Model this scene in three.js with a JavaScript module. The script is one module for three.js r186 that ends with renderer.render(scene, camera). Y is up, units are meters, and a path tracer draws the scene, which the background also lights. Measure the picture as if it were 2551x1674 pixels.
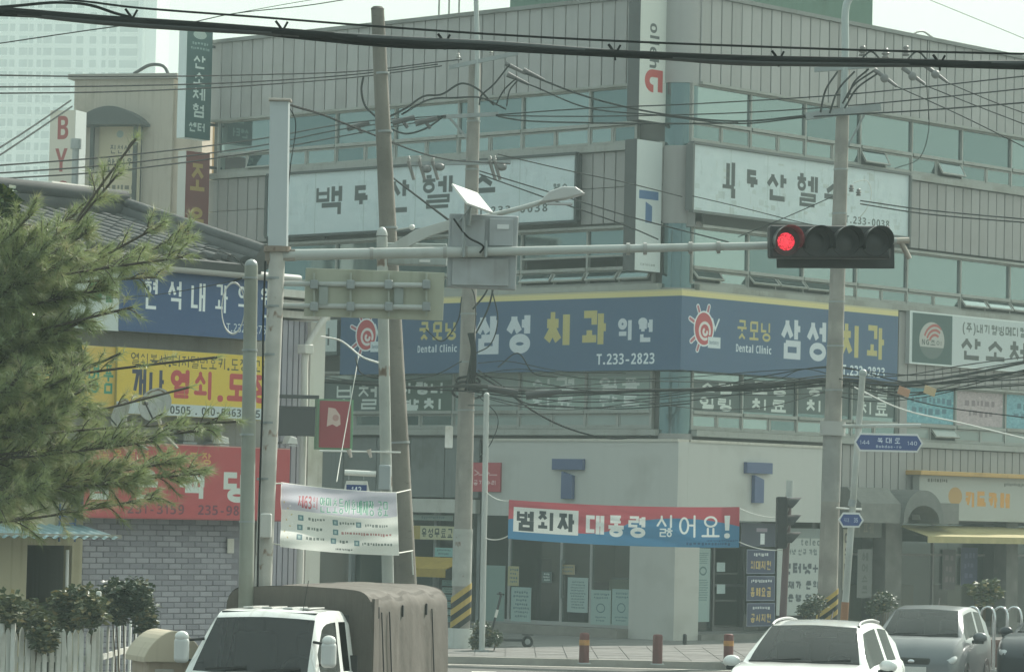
import * as THREE from 'three';
import { mergeGeometries, toCreasedNormals } from 'three/addons/utils/BufferGeometryUtils.js';
import { RoundedBoxGeometry } from 'three/addons/geometries/RoundedBoxGeometry.js';

// ---------------------------------------------------------------- camera, sky, sun, exposure
const scene = new THREE.Scene();
const D2R = Math.PI / 180, lerp = (a, b, t) => a + (b - a) * t;
const EYE = 2.9, FOCAL = 8655, PW = 2551, PH = 1674;          // eye height in metres; focal length in photograph pixels
const camera = new THREE.PerspectiveCamera(2 * Math.atan(PH / 2 / FOCAL) / D2R, PW / PH, 0.5, 4000);
camera.position.set(0, EYE, 0);
camera.rotation.set(2.92 * D2R, 0, 1.26 * D2R, 'YXZ');
camera.updateMatrixWorld(true);

const SUN = new THREE.Vector3(Math.sin(37 * D2R) * Math.cos(40 * D2R), Math.sin(40 * D2R), -Math.cos(37 * D2R) * Math.cos(40 * D2R));
{
  const W = 512, H = 256, data = new Float32Array(W * H * 4), d = new THREE.Vector3();
  for (let j = 0; j < H; j++) for (let i = 0; i < W; i++) {
    const el = ((j + 0.5) / H - 0.5) * Math.PI, az = ((i + 0.5) / W - 0.5) * 2 * Math.PI;
    d.set(Math.cos(el) * Math.cos(az), Math.sin(el), Math.cos(el) * Math.sin(az));
    // hazy sky: cream and bright round the sun, dimmer and bluer away from it and towards the zenith
    const c = d.dot(SUN), near = Math.pow((1 + c) / 2, 1.6), k = Math.pow(Math.max(0, d.y), 0.6), g = 0.4 * Math.exp(-Math.acos(Math.min(1, Math.max(-1, c))) / D2R / 20), o = (j * W + i) * 4;
    const rgb = [[0.235, 1.02, 0.72], [0.31, 1.04, 0.84], [0.34, 0.78, 1.02]].map(([far, close, zen]) => lerp(far, close, near) * lerp(1, zen, k) + g);
    data[o] = rgb[0]; data[o + 1] = rgb[1]; data[o + 2] = rgb[2]; data[o + 3] = 1;
  }
  const sky = new THREE.DataTexture(data, W, H, THREE.RGBAFormat, THREE.FloatType);
  sky.mapping = THREE.EquirectangularReflectionMapping; sky.magFilter = THREE.LinearFilter; sky.minFilter = THREE.LinearFilter; sky.needsUpdate = true;
  scene.background = sky; scene.environment = sky;
}
const sun = new THREE.DirectionalLight(new THREE.Color(1, 0.96, 0.86), 5);
sun.position.copy(SUN).multiplyScalar(200).add(new THREE.Vector3(0, 0, -60));
sun.target.position.set(0, 0, -60);
sun.castShadow = true; sun.shadow.mapSize.set(4096, 4096);
Object.assign(sun.shadow.camera, { left: -70, right: 70, top: 70, bottom: -70, near: 1, far: 500 });
scene.add(sun, sun.target);
scene.fog = new THREE.FogExp2(new THREE.Color(0.78, 0.97, 0.95), 0.0014);
const renderer = new THREE.WebGLRenderer({ antialias: true });
renderer.toneMapping = THREE.LinearToneMapping;
renderer.toneMappingExposure = 1.64;
renderer.shadowMap.enabled = true;

// ---------------------------------------------------------------- small tools
let seed = 20240611;
const rnd = () => { seed = (seed + 0x6d2b79f5) | 0; let t = Math.imul(seed ^ (seed >>> 15), 1 | seed); t = (t + Math.imul(t ^ (t >>> 7), 61 | t)) ^ t; return ((t ^ (t >>> 14)) >>> 0) / 4294967296; };
const rr = (a, b) => a + (b - a) * rnd();
const V = (x, y, z) => new THREE.Vector3(x, y, z);
// a sight line of the survey photograph, and where it meets the vertical plane z = -depth or the ground
function sight(px, py) { return V((px - PW / 2) / FOCAL, -(py - PH / 2) / FOCAL, -1).applyQuaternion(camera.quaternion); }
function at(px, py, depth) { const r = sight(px, py); return r.multiplyScalar(-depth / r.z).add(camera.position); }
function onGround(px, py, h = 0) { const r = sight(px, py); return r.multiplyScalar((h - EYE) / r.y).add(camera.position); }
// a vertical wall plane: origin at its foot, x along the wall, z out of it
class Face {
  constructor(origin, turn) { this.o = origin; this.turn = turn; this.u = V(Math.cos(turn), 0, -Math.sin(turn)); this.n = V(Math.sin(turn), 0, Math.cos(turn)); }
  hit(px, py, off = 0) {
    const r = sight(px, py), p0 = this.o.clone().addScaledVector(this.n, off), t = p0.sub(camera.position).dot(this.n) / r.dot(this.n);
    const p = r.multiplyScalar(t).add(camera.position).sub(this.o);
    return [p.dot(this.u), p.y];
  }
  world(x, y, z = 0) { return this.o.clone().addScaledVector(this.u, x).addScaledVector(this.n, z).add(V(0, y, 0)); }
}
const taken = new Map();
function numbered(name) { const n = taken.get(name) ?? 0; taken.set(name, n + 1); return n ? name + '_' + String(n).padStart(3, '0') : name; }
function shade(o) { o.castShadow = true; o.receiveShadow = true; return o; }
function thing(name, label, category, pos = V(0, 0, 0), turn = 0, group) {
  const o = new THREE.Group(); o.name = numbered(name); o.position.copy(pos); o.rotation.y = turn;
  o.userData = { label, category }; if (group) o.userData.group = group;
  scene.add(o); return o;
}
function part(parent, name, geo, mat, x = 0, y = 0, z = 0, ry = 0) {
  const m = shade(new THREE.Mesh(geo, mat)); m.name = name; m.position.set(x, y, z); m.rotation.y = ry; parent.add(m); return m;
}
function solo(name, geo, mat, label, category, group, pos = V(0, 0, 0)) {
  const m = shade(new THREE.Mesh(geo, mat)); m.name = numbered(name); m.position.copy(pos); m.userData = { label, category }; if (group) m.userData.group = group;
  scene.add(m); return m;
}
function struct(name, geo, mat, pos = V(0, 0, 0)) {
  const m = shade(new THREE.Mesh(geo, mat)); m.name = numbered(name); m.position.copy(pos); m.userData = { kind: 'structure' }; scene.add(m); return m;
}
// geometries, uv in metres
function metreUV(g, k = 1) {
  g.computeBoundingBox(); const p = g.attributes.position, n = g.attributes.normal, uv = new Float32Array(p.count * 2), ox = rnd() * 7, oy = rnd() * 7;
  for (let i = 0; i < p.count; i++) {
    const ax = Math.abs(n.getX(i)), ay = Math.abs(n.getY(i)), az = Math.abs(n.getZ(i));
    const a = ax > ay && ax > az ? [p.getZ(i), p.getY(i)] : ay > az ? [p.getX(i), p.getZ(i)] : [p.getX(i), p.getY(i)];
    uv[2 * i] = (a[0] + ox) * k; uv[2 * i + 1] = (a[1] + oy) * k;
  }
  g.setAttribute('uv', new THREE.BufferAttribute(uv, 2)); return g;
}
const bx = (w, h, d, x = 0, y = 0, z = 0) => metreUV(new THREE.BoxGeometry(w, h, d).translate(x, y, z));
const box2 = (x0, x1, y0, y1, z0, z1) => bx(Math.abs(x1 - x0), Math.abs(y1 - y0), Math.abs(z1 - z0), (x0 + x1) / 2, (y0 + y1) / 2, (z0 + z1) / 2);
const rbx = (w, h, d, r = 0.01, s = 2) => metreUV(new RoundedBoxGeometry(w, h, d, s, Math.min(r, w / 2.01, h / 2.01, d / 2.01)));
const cyl = (r0, r1, h, s = 16, y = 0) => metreUV(new THREE.CylinderGeometry(r1, r0, h, s, 1).translate(0, h / 2 + y, 0));
const flatPlane = (w, h) => new THREE.PlaneGeometry(w, h);
function strip(g) { const h = g.index ? g.toNonIndexed() : g; for (const k of Object.keys(h.attributes)) if (!['position', 'normal', 'uv'].includes(k)) h.deleteAttribute(k); return h; }
const merge = (list) => mergeGeometries(list.map(strip));
function tube(pts, r, seg = 24, rs = 6) { const c = new THREE.CatmullRomCurve3(pts); return metreUV(new THREE.TubeGeometry(c, seg, r, rs, false)); }
function rod(a, b, r, rs = 10, r1 = r) {     // a straight round bar between two points, with ends
  const d = b.clone().sub(a), g = new THREE.CylinderGeometry(r1, r, d.length(), rs, 1);
  g.translate(0, d.length() / 2, 0); metreUV(g);
  return g.applyQuaternion(new THREE.Quaternion().setFromUnitVectors(V(0, 1, 0), d.clone().normalize())).translate(a.x, a.y, a.z);
}
function beam(a, b, w, h) {                  // a straight square bar
  const d = b.clone().sub(a), g = bx(w, h, d.length()); const m = new THREE.Matrix4().lookAt(b, a, V(0, 1, 0));
  return g.applyMatrix4(m).translate((a.x + b.x) / 2, (a.y + b.y) / 2, (a.z + b.z) / 2);
}
function sagging(a, b, sag, r, seg = 28, rs = 5) {
  const pts = []; for (let i = 0; i <= 12; i++) { const t = i / 12, p = a.clone().lerp(b, t); p.y -= sag * 4 * t * (1 - t); pts.push(p); }
  return tube(pts, r, seg, rs);
}
function ext(pts, depth, bevel = 0, holes = []) {
  const s = new THREE.Shape(pts.map((p) => new THREE.Vector2(p[0], p[1]))); for (const h of holes) s.holes.push(new THREE.Path(h.map((p) => new THREE.Vector2(p[0], p[1]))));
  return metreUV(new THREE.ExtrudeGeometry(s, { depth, bevelEnabled: bevel > 0, bevelSize: bevel, bevelThickness: bevel, bevelSegments: 2, curveSegments: 16 }));
}
// ---------------------------------------------------------------- computed textures and materials
function hash2(x, y, s) { let h = Math.imul(x, 374761393) + Math.imul(y, 668265263) + Math.imul(s, 974634777); h = Math.imul(h ^ (h >>> 13), 1274126177); return ((h ^ (h >>> 16)) >>> 0) / 4294967296; }
function tileNoise(x, y, per, s) {
  const xi = Math.floor(x), yi = Math.floor(y), fx = x - xi, fy = y - yi, w = (t) => t * t * (3 - 2 * t), m = (a) => ((a % per) + per) % per;
  const a = hash2(m(xi), m(yi), s), b = hash2(m(xi + 1), m(yi), s), c = hash2(m(xi), m(yi + 1), s), d = hash2(m(xi + 1), m(yi + 1), s);
  return lerp(lerp(a, b, w(fx)), lerp(c, d, w(fx)), w(fy));
}
function noiseTexture(size, fn, metres, srgb = true) {
  const data = new Uint8Array(size * size * 4);
  for (let y = 0; y < size; y++) for (let x = 0; x < size; x++) { const v = fn(x / size, y / size), o = (y * size + x) * 4; const c = Array.isArray(v) ? v : [v, v, v]; for (let k = 0; k < 3; k++) data[o + k] = Math.max(0, Math.min(255, c[k] * 255)); data[o + 3] = 255; }
  const t = new THREE.DataTexture(data, size, size); t.wrapS = t.wrapT = THREE.RepeatWrapping; t.repeat.set(1 / metres, 1 / metres);
  t.magFilter = THREE.LinearFilter; t.minFilter = THREE.LinearFilter; if (srgb) t.colorSpace = THREE.SRGBColorSpace; t.needsUpdate = true; return t;
}
const fbm = (u, v, f, s, n = 4) => { let a = 0, w = 0.5, t = 0; for (let i = 0; i < n; i++) { a += w * tileNoise(u * f, v * f, f, s + i); t += w; w *= 0.55; f *= 2; } return a / t; };
const TX = {
  mottle: noiseTexture(256, (u, v) => 0.8 + 0.2 * fbm(u, v, 4, 3, 6), 2.3),
  grime: noiseTexture(512, (u, v) => { const s = fbm(u, v, 3, 11, 6), st = tileNoise(u * 64, v * 3, 64, 5); const k = Math.max(0, s - 0.5) * 1.3 + Math.max(0, st - 0.66) * 0.5 * fbm(u, v, 4, 9, 3); return [1 - k * 0.6, 1 - k * 0.66, 1 - k * 0.76]; }, 3.1),
  stain: noiseTexture(512, (u, v) => { const s = fbm(u, v, 3, 15, 6), st = tileNoise(u * 48, v * 2, 48, 25); const k = Math.max(0, s - 0.5) * 0.7 + Math.max(0, st - 0.7) * 0.25 * fbm(u, v, 4, 19, 3); return [1 - k * 0.5, 1 - k * 0.52, 1 - k * 0.56]; }, 4.3),
  concrete: noiseTexture(512, (u, v) => { const c = 0.74 + 0.26 * fbm(u, v, 5, 21, 6), p = tileNoise(u * 128, v * 128, 128, 8) > 0.93 ? 0.82 : 1; return c * p; }, 1.7),
  asphalt: noiseTexture(512, (u, v) => 0.62 + 0.3 * tileNoise(u * 200, v * 200, 200, 4) * 0.6 + 0.2 * fbm(u, v, 4, 31, 4), 2.9),
  rust: noiseTexture(512, (u, v) => { const s = fbm(u, v, 6, 41, 6), st = fbm(u, v * 0.35, 9, 45, 4); const k = s * st > 0.35 ? Math.min(0.75, (s * st - 0.35) * 9) : 0; const b = 0.86 + 0.14 * fbm(u, v, 8, 47, 4); return [lerp(b, 0.5, k), lerp(b, 0.34, k), lerp(b, 0.25, k)]; }, 1.3),
  canvas: noiseTexture(512, (u, v) => 0.78 + 0.14 * fbm(u, v, 6, 61, 5) + 0.08 * tileNoise(u * 256, v * 8, 256, 2), 1.1),
  bump: noiseTexture(256, (u, v) => fbm(u, v, 8, 71, 6), 0.9, false),
  fine: noiseTexture(256, (u, v) => 0.5 * tileNoise(u * 128, v * 128, 128, 7) + 0.5 * fbm(u, v, 16, 73, 3), 0.4, false),
};
const mats = new Map();
function mat(r, g, b, rough = 0.7, o = {}) {
  const key = [r, g, b, rough, JSON.stringify(Object.entries(o).map(([k, v]) => [k, v?.uuid ?? v]))].join();
  if (!mats.has(key)) {
    const { kind, ...rest } = o, m = kind === 'physical' ? new THREE.MeshPhysicalMaterial({ roughness: rough, ...rest }) : new THREE.MeshStandardMaterial({ roughness: rough, ...rest });
    m.color.setRGB(r, g, b); mats.set(key, m);
  }
  return mats.get(key);
}
const painted = (r, g, b, rough = 0.55) => mat(r, g, b, rough, { map: TX.grime });
const MT = {
  concrete: mat(0.34, 0.32, 0.285, 0.9, { map: TX.concrete, bumpMap: TX.bump, bumpScale: 0.004 }),
  steelPole: mat(0.4, 0.42, 0.4, 0.5, { map: TX.grime }),
  rustyPole: mat(0.5, 0.49, 0.45, 0.55, { map: TX.rust }),
  galv: mat(0.33, 0.36, 0.36, 0.45, { metalness: 0.35, map: TX.mottle }),
  frame: mat(0.3, 0.31, 0.29, 0.5, { map: TX.grime }),
  darkFrame: mat(0.06, 0.065, 0.065, 0.5),
  wire: mat(0.02, 0.022, 0.022, 0.95, { kind: 'physical', specularIntensity: 0.1 }),
  wireGrey: mat(0.04, 0.044, 0.042, 0.95, { kind: 'physical', specularIntensity: 0.1 }),
  black: mat(0.018, 0.019, 0.021, 0.55),
  blackMatte: mat(0.02, 0.022, 0.023, 0.9),
  white: mat(0.72, 0.72, 0.68, 0.5, { map: TX.grime }),
  porcelain: mat(0.3, 0.3, 0.28, 0.3),
  interior: mat(0.05, 0.055, 0.055, 0.9),
  rope: mat(0.6, 0.6, 0.55, 0.9),
};
// ---------------------------------------------------------------- lettering: Korean syllables drawn stroke by stroke
const JAMO = (() => {
  const el = (x, y, w, h) => ({ e: [x, y, w, h] });
  const G = [[0, 0], [1, 0], [1, 1]], N = [[0, 0], [0, 1], [1, 1]], D = [[1, 0], [0, 0], [0, 1], [1, 1]], S = [[[0.5, 0], [0.5, 0.28], [0, 1]], [[0.5, 0.28], [1, 1]]];
  const j = {
    'ㄱ': [G], 'ㄴ': [N], 'ㄷ': [D], 'ㄹ': [[[0, 0], [1, 0], [1, 0.48], [0, 0.48], [0, 1], [1, 1]]], 'ㅁ': [[[0, 0], [1, 0], [1, 1], [0, 1], [0, -0.02]]],
    'ㅂ': [[[0, 0], [0, 1], [1, 1], [1, 0]], [[0, 0.45], [1, 0.45]]], 'ㅅ': S, 'ㅇ': [el(0.5, 0.5, 0.5, 0.5)],
    'ㅈ': [[[0, 0], [1, 0]], [[0.5, 0], [0.5, 0.34], [0, 1]], [[0.5, 0.34], [1, 1]]],
    'ㅊ': [[[0.3, -0.05], [0.7, -0.05]], [[0, 0.25], [1, 0.25]], [[0.5, 0.25], [0.5, 0.5], [0, 1]], [[0.5, 0.5], [1, 1]]],
    'ㅋ': [G, [[0, 0.5], [1, 0.5]]], 'ㅌ': [D, [[0, 0.5], [0.9, 0.5]]],
    'ㅍ': [[[0, 0], [1, 0]], [[0, 1], [1, 1]], [[0.28, 0], [0.28, 1]], [[0.72, 0], [0.72, 1]]],
    'ㅎ': [[[0.3, -0.08], [0.7, -0.08]], [[0, 0.2], [1, 0.2]], el(0.5, 0.7, 0.36, 0.3)],
  };
  const pair = (a, b) => [a, b].flatMap((s, k) => s.map((p) => (p.e ? el(p.e[0] * 0.44 + k * 0.56, p.e[1], p.e[2] * 0.44, p.e[3]) : p.map(([x, y]) => [x * 0.44 + k * 0.56, y]))));
  for (const [k, a, b] of ['ㄲㄱㄱ', 'ㄸㄷㄷ', 'ㅃㅂㅂ', 'ㅆㅅㅅ', 'ㅉㅈㅈ', 'ㄳㄱㅅ', 'ㄵㄴㅈ', 'ㄶㄴㅎ', 'ㄺㄹㄱ', 'ㄻㄹㅁ', 'ㄼㄹㅂ', 'ㅀㄹㅎ', 'ㅄㅂㅅ']) j[k] = pair(j[a], j[b]);
  return j;
})();
const CHO = [...'ㄱㄲㄴㄷㄸㄹㅁㅂㅃㅅㅆㅇㅈㅉㅊㅋㅌㅍㅎ'], JUNG = [...'ㅏㅐㅑㅒㅓㅔㅕㅖㅗㅘㅙㅚㅛㅜㅝㅞㅟㅠㅡㅢㅣ'], JONG = ['', ...'ㄱㄲㄳㄴㄵㄶㄷㄹㄺㄻㄼㄽㄾㄿㅀㅁㅂㅄㅅㅆㅇㅈㅊㅋㅌㅍㅎ'];
const VERT = { 'ㅏ': [[0.35], [[0.35, 1, 0.45]]], 'ㅐ': [[0.2, 0.9], [[0.2, 0.9, 0.47]]], 'ㅑ': [[0.35], [[0.35, 1, 0.32], [0.35, 1, 0.6]]], 'ㅓ': [[0.75], [[0, 0.75, 0.45]]], 'ㅔ': [[0.5, 0.98], [[-0.05, 0.5, 0.47]]], 'ㅕ': [[0.75], [[0, 0.75, 0.3], [0, 0.75, 0.58]]], 'ㅖ': [[0.5, 0.98], [[-0.05, 0.5, 0.32], [-0.05, 0.5, 0.6]]], 'ㅣ': [[0.6], []] };
const HORZ = { 'ㅗ': [0.92, [[0.5, 0.1, 0.92]]], 'ㅛ': [0.92, [[0.33, 0.1, 0.92], [0.67, 0.1, 0.92]]], 'ㅜ': [0.15, [[0.5, 0.15, 1]]], 'ㅠ': [0.15, [[0.33, 0.15, 1], [0.67, 0.15, 1]]], 'ㅡ': [0.5, []] };
const COMP = { 'ㅘ': 'ㅗㅏ', 'ㅙ': 'ㅗㅐ', 'ㅚ': 'ㅗㅣ', 'ㅝ': 'ㅜㅓ', 'ㅞ': 'ㅜㅔ', 'ㅟ': 'ㅜㅣ', 'ㅢ': 'ㅡㅣ' };
function syllable(c, ch, X, Y, W, H, lw) {
  const code = ch.charCodeAt(0) - 0xac00, cho = CHO[Math.floor(code / 588)], jung = JUNG[Math.floor((code % 588) / 28)], jong = JONG[code % 28];
  const ix = lw / 2 / W, iy = lw / 2 / H, px = (x) => X + (ix + x * (1 - 2 * ix)) * W, py = (y) => Y + (iy + y * (1 - 2 * iy)) * H;
  const line = (pts) => { c.beginPath(); pts.forEach(([x, y], i) => (i ? c.lineTo(px(x), py(y)) : c.moveTo(px(x), py(y)))); c.stroke(); };
  const jamo = (k, x0, y0, x1, y1, lean) => { c.lineWidth = (COMP[jung] ? 0.8 : 1) * lw * (y1 - y0 < 0.5 && 'ㄹㅂㅍㅎㅌㅀㅊ'.includes(k) ? 0.7 : 1); for (const p of JAMO[k] ?? []) {
    if (p.e) { c.beginPath(); c.ellipse(px(x0 + p.e[0] * (x1 - x0)), py(y0 + p.e[1] * (y1 - y0)), Math.max(0.5, p.e[2] * (x1 - x0) * W * (1 - 2 * ix)), Math.max(0.5, p.e[3] * (y1 - y0) * H * (1 - 2 * iy)), 0, 0, 7); c.stroke(); } else line(p.map(([x, y], i) => [x0 + (lean && (k === 'ㄱ' || k === 'ㅋ') && i === 2 ? x - 0.5 : x) * (x1 - x0), y0 + y * (y1 - y0)])); } };
  const vv = (k, x0, x1, y0, y1) => { c.lineWidth = lw * (COMP[jung] ? 0.85 : 1); const [bars, ticks] = VERT[k]; for (const b of bars) line([[x0 + b * (x1 - x0), y0], [x0 + b * (x1 - x0), y1]]); for (const [a, b, t] of ticks) line([[x0 + a * (x1 - x0), y0 + t * (y1 - y0)], [x0 + b * (x1 - x0), y0 + t * (y1 - y0)]]); };
  const hv = (k, x0, x1, y0, y1) => { c.lineWidth = lw * (COMP[jung] ? 0.8 : 1); const [b, ticks] = HORZ[k]; line([[x0, y0 + b * (y1 - y0)], [x1, y0 + b * (y1 - y0)]]); for (const [x, a, e] of ticks) line([[x0 + x * (x1 - x0), y0 + a * (y1 - y0)], [x0 + x * (x1 - x0), y0 + e * (y1 - y0)]]); };
  c.lineWidth = lw;
  const wide = jung === 'ㅐ' || jung === 'ㅔ' || jung === 'ㅖ', vx = wide ? 0.58 : 0.64;
  if (VERT[jung]) { const yb = jong ? 0.54 : 1; jamo(cho, 0.02, jong ? 0.03 : 0.1, wide ? 0.46 : 0.52, jong ? 0.48 : 0.84, !jong); vv(jung, vx, 1, 0, yb); if (jong) jamo(jong, 0.2, 0.66, 0.92, 1); }
  else if (HORZ[jung]) { if (jong) { jamo(cho, 0.2, 0.02, 0.8, 0.3); hv(jung, 0, 1, 0.36, 0.6); jamo(jong, 0.2, 0.7, 0.82, 1); } else { jamo(cho, 0.15, 0.04, 0.85, 0.5); hv(jung, 0, 1, 0.56, 1); } }
  else { const [h, v] = COMP[jung], yb = jong ? 0.62 : 1; c.lineWidth = lw * 0.8; jamo(cho, 0.06, 0.02 * yb, 0.5, 0.36 * yb, false); hv(h, 0, 0.6, 0.5 * yb, (jong ? 0.95 : 0.84) * yb); vv(v, 0.66, 1, 0, yb); if (jong) jamo(jong, 0.22, 0.72, 0.9, 1); }
}
// writes a line of text into a box; Korean characters get one cell each, others are set in a plain face
function write(c, text, X, Y, W, H, lw, color, o = {}) {
  c.save(); c.strokeStyle = c.fillStyle = color; c.lineCap = o.round ? 'round' : 'butt'; c.lineJoin = o.round ? 'round' : 'miter';
  const wOf = (ch) => (ch === ' ' ? o.space ?? 0.4 : /[가-힣]/.test(ch) ? 1 : /[.,·:!'()il1|]/.test(ch) ? 0.45 : 0.66), chars = [...text], total = chars.reduce((s, ch) => s + wOf(ch), 0), cell = W / total;
  let x = X;
  for (const ch of chars) {
    const w = wOf(ch) * cell, g = o.gap ?? 0.12;
    if (/[가-힣]/.test(ch)) syllable(c, ch, x + w * g / 2, Y, w * (1 - g), H, lw);
    else if (ch !== ' ') { c.save(); c.font = (o.thin ? '' : 'bold ') + '100px sans-serif'; const m = c.measureText(ch); c.translate(x + w / 2, Y + H); c.scale(Math.min(w * 0.94 / Math.max(8, m.width), H / 60), H / 73); c.fillText(ch, -m.width / 2, 0); c.restore(); }
    x += w;
  }
  c.restore();
}
function downText(c, text, X, Y, W, H, lw, color) { const n = [...text].length, h = H / n; [...text].forEach((ch, i) => write(c, ch, X, Y + i * h + h * 0.06, W, h * 0.86, lw, color)); }
function smallPrint(c, X, Y, W, H, rows, color, s = 1) {     // lines of print too small to read
  let k = s * 7919; const q = () => { k = (Math.imul(k, 1103515245) + 12345) >>> 0; return k / 4294967296; };
  c.fillStyle = color; const rh = H / rows;
  for (let r = 0; r < rows; r++) { const wide = W * (0.6 + 0.4 * q()); let x = X + (W - wide) / 2; while (x < X + (W + wide) / 2) { const w = rh * (0.3 + 0.5 * q()); c.fillRect(x, Y + r * rh + rh * (0.15 + 0.1 * q()), w * 0.75, rh * (0.35 + 0.25 * q())); x += w + rh * 0.1; } }
}
function print(w, h, draw, o = {}) {          // a printed sheet; w, h in texture pixels
  const cv = document.createElement('canvas'); cv.width = w; cv.height = h; const c = cv.getContext('2d'); draw(c, w, h);
  const t = new THREE.CanvasTexture(cv); t.colorSpace = THREE.SRGBColorSpace; t.magFilter = THREE.LinearFilter;
  return new THREE.MeshPhysicalMaterial({ map: t, roughness: o.rough ?? 0.5, transmission: o.through ?? 0, thickness: 0, side: THREE.DoubleSide, bumpMap: o.bump ?? null, bumpScale: 0.002 });
}
function fill(c, color, x = 0, y = 0, w = 9999, h = 9999) { c.fillStyle = color; c.fillRect(x, y, w, h); }
function speckle(c, w, h, n, colors, s = 3) { let k = n * 31 + 7; const q = () => { k = (Math.imul(k, 1664525) + 1013904223) >>> 0; return k / 4294967296; }; for (let i = 0; i < n; i++) { c.globalAlpha = 0.08 + 0.18 * q(); c.fillStyle = colors[Math.floor(q() * colors.length)]; c.fillRect(q() * w, q() * h, s * (0.5 + 3 * q()), s * (0.5 + 2 * q())); } c.globalAlpha = 1; }
// vertical run-off streaks of dirt, drawn as separate stains
function drips(c, w, h, n, color) { let k = n * 77 + 5; const q = () => { k = (Math.imul(k, 1664525) + 1013904223) >>> 0; return k / 4294967296; }; c.fillStyle = color; for (let i = 0; i < n; i++) { const x = q() * w, y = q() * h * 0.5, l = h * (0.1 + 0.5 * q()); for (let j = 0; j < 14; j++) { c.globalAlpha = 0.05 + 0.1 * q(); c.fillRect(x + (q() - 0.5) * w * 0.012, y + q() * l, w * 0.002 + w * 0.004 * q(), l * 0.3 * q()); } } c.globalAlpha = 1; }

// small prints share one sheet: each gets its own rectangle of it
const ATLAS = (() => {
  const cv = document.createElement('canvas'); cv.width = cv.height = 2048; const c = cv.getContext('2d'); let x = 0, y = 0, rowH = 0;
  const t = new THREE.CanvasTexture(cv); t.colorSpace = THREE.SRGBColorSpace; t.magFilter = THREE.LinearFilter;
  const m = new THREE.MeshStandardMaterial({ map: t, roughness: 0.45, side: THREE.DoubleSide });
  return (geoW, geoH, w, h, draw) => {
    if (x + w + 4 > 2048) { x = 0; y += rowH + 4; rowH = 0; }
    if (y + h > 2048) throw new Error('print sheet full');
    c.save(); c.translate(x, y); c.beginPath(); c.rect(0, 0, w, h); c.clip(); draw(c, w, h); c.restore();
    const g = new THREE.PlaneGeometry(geoW, geoH), uv = g.attributes.uv;
    for (let i = 0; i < 4; i++) uv.setXY(i, (x + 1 + uv.getX(i) * (w - 2)) / 2048, 1 - (y + 1 + (1 - uv.getY(i)) * (h - 2)) / 2048);
    x += w + 4; rowH = Math.max(rowH, h); return [g, m];
  };
})();
// ---------------------------------------------------------------- ground, road, pavements
{
  const sheet = (x0, x1, z0, z1, y) => { const g = new THREE.PlaneGeometry(x1 - x0, z1 - z0, 1, 1).rotateX(-Math.PI / 2).translate((x0 + x1) / 2, y, (z0 + z1) / 2); return metreUV(g); };
  struct('ground', sheet(-400, 400, -820, 120, -0.02), mat(0.16, 0.15, 0.13, 0.95, { map: TX.concrete }));
  struct('road', sheet(-60, 60, -66.8, 60, 0), mat(0.15, 0.145, 0.135, 0.9, { map: TX.asphalt, bumpMap: TX.fine, bumpScale: 0.004 }));
  struct('road_marking', merge([sheet(-60, 60, -66.35, -66.2, 0.006)]), mat(0.62, 0.6, 0.52, 0.8, { map: TX.grime }));
  for (let k = 0; k < 6; k++) struct('road_marking', sheet(-1.5 + k * 0.9, -1.05 + k * 0.9, -63.6, -59.6, 0.006), mat(0.7, 0.69, 0.64, 0.8, { map: TX.grime }));
  struct('kerb', bx(120, 0.15, 0.2, 0, 0.06, -66.9), mat(0.42, 0.4, 0.36, 0.9, { map: TX.concrete }));
  const pave = struct('pavement', bx(120, 0.14, 24, 0, 0.05, -79.0), mat(0.18, 0.175, 0.165, 0.95, { map: TX.concrete }));
  const slab = [0, 1, 2].map((k) => mat(0.19 + 0.012 * k, 0.185 + 0.012 * k, 0.175 + 0.012 * k, 0.95, { map: TX.concrete })), sg = [0, 1, 2].map(() => bx(0.585, 0.02, 0.585));
  for (let i = 0; i < 22; i++) for (let j = 0; j < 12; j++) part(pave, 'paving_slab', sg[(i + j) % 3], slab[Math.floor(rnd() * 3)], -1.5 + i * 0.6, 0.122 + rr(0, 0.006), -67.35 - j * 0.6);
  struct('pavement', bx(22, 0.14, 40, -17.5, 0.05, -58), mat(0.26, 0.24, 0.22, 0.95, { map: TX.concrete }));
}

// ---------------------------------------------------------------- the grey corner building
const TURN = 47.8 * D2R;
const CORNER = at(1683, 1280, 78.3).setY(0);
const FR = new Face(CORNER, TURN), FL = new Face(CORNER, TURN - Math.PI / 2);
const main = thing('corner_building', 'grey four storey corner building clad in vertical metal panels with rows of ribbon windows', 'building', CORNER, TURN);
function put(name, geo, m, side, x, y, z, parent = main) {
  return side === 'R' ? part(parent, name, geo, m, x, y, z, 0) : part(parent, name, geo, m, -z, y, x, -Math.PI / 2);
}
const RC = 0.55, LEND = FL.hit(527, 200)[0], REND = FR.hit(2551, 700)[0] + 3.5;
const h = (f, px, py, off = 0) => f.hit(px, py, off)[1], X = (f, px, py = 600, off = 0) => f.hit(px, py, off)[0];
const HT = {
  top: (h(FL, 1347, 16) + h(FR, 1800, 4)) / 2,
  f4: [h(FR, 1800, 218), h(FR, 1800, 311), h(FR, 1800, 363)],
  f3: [h(FR, 2271, 628), h(FR, 1800, 673), h(FR, 1800, 714)],
  f2: [h(FR, 1800, 925), h(FR, 1800, 1031), h(FR, 1800, 1074)],
  shop: h(FR, 1800, 1110),
};
const claddingMats = [0, 1, 2, 3, 4].map((k) => mat(0.305 + 0.012 * k, 0.302 + 0.012 * k, 0.292 + 0.012 * k, 0.5, { map: TX.stain, metalness: 0.05 }));
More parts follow.
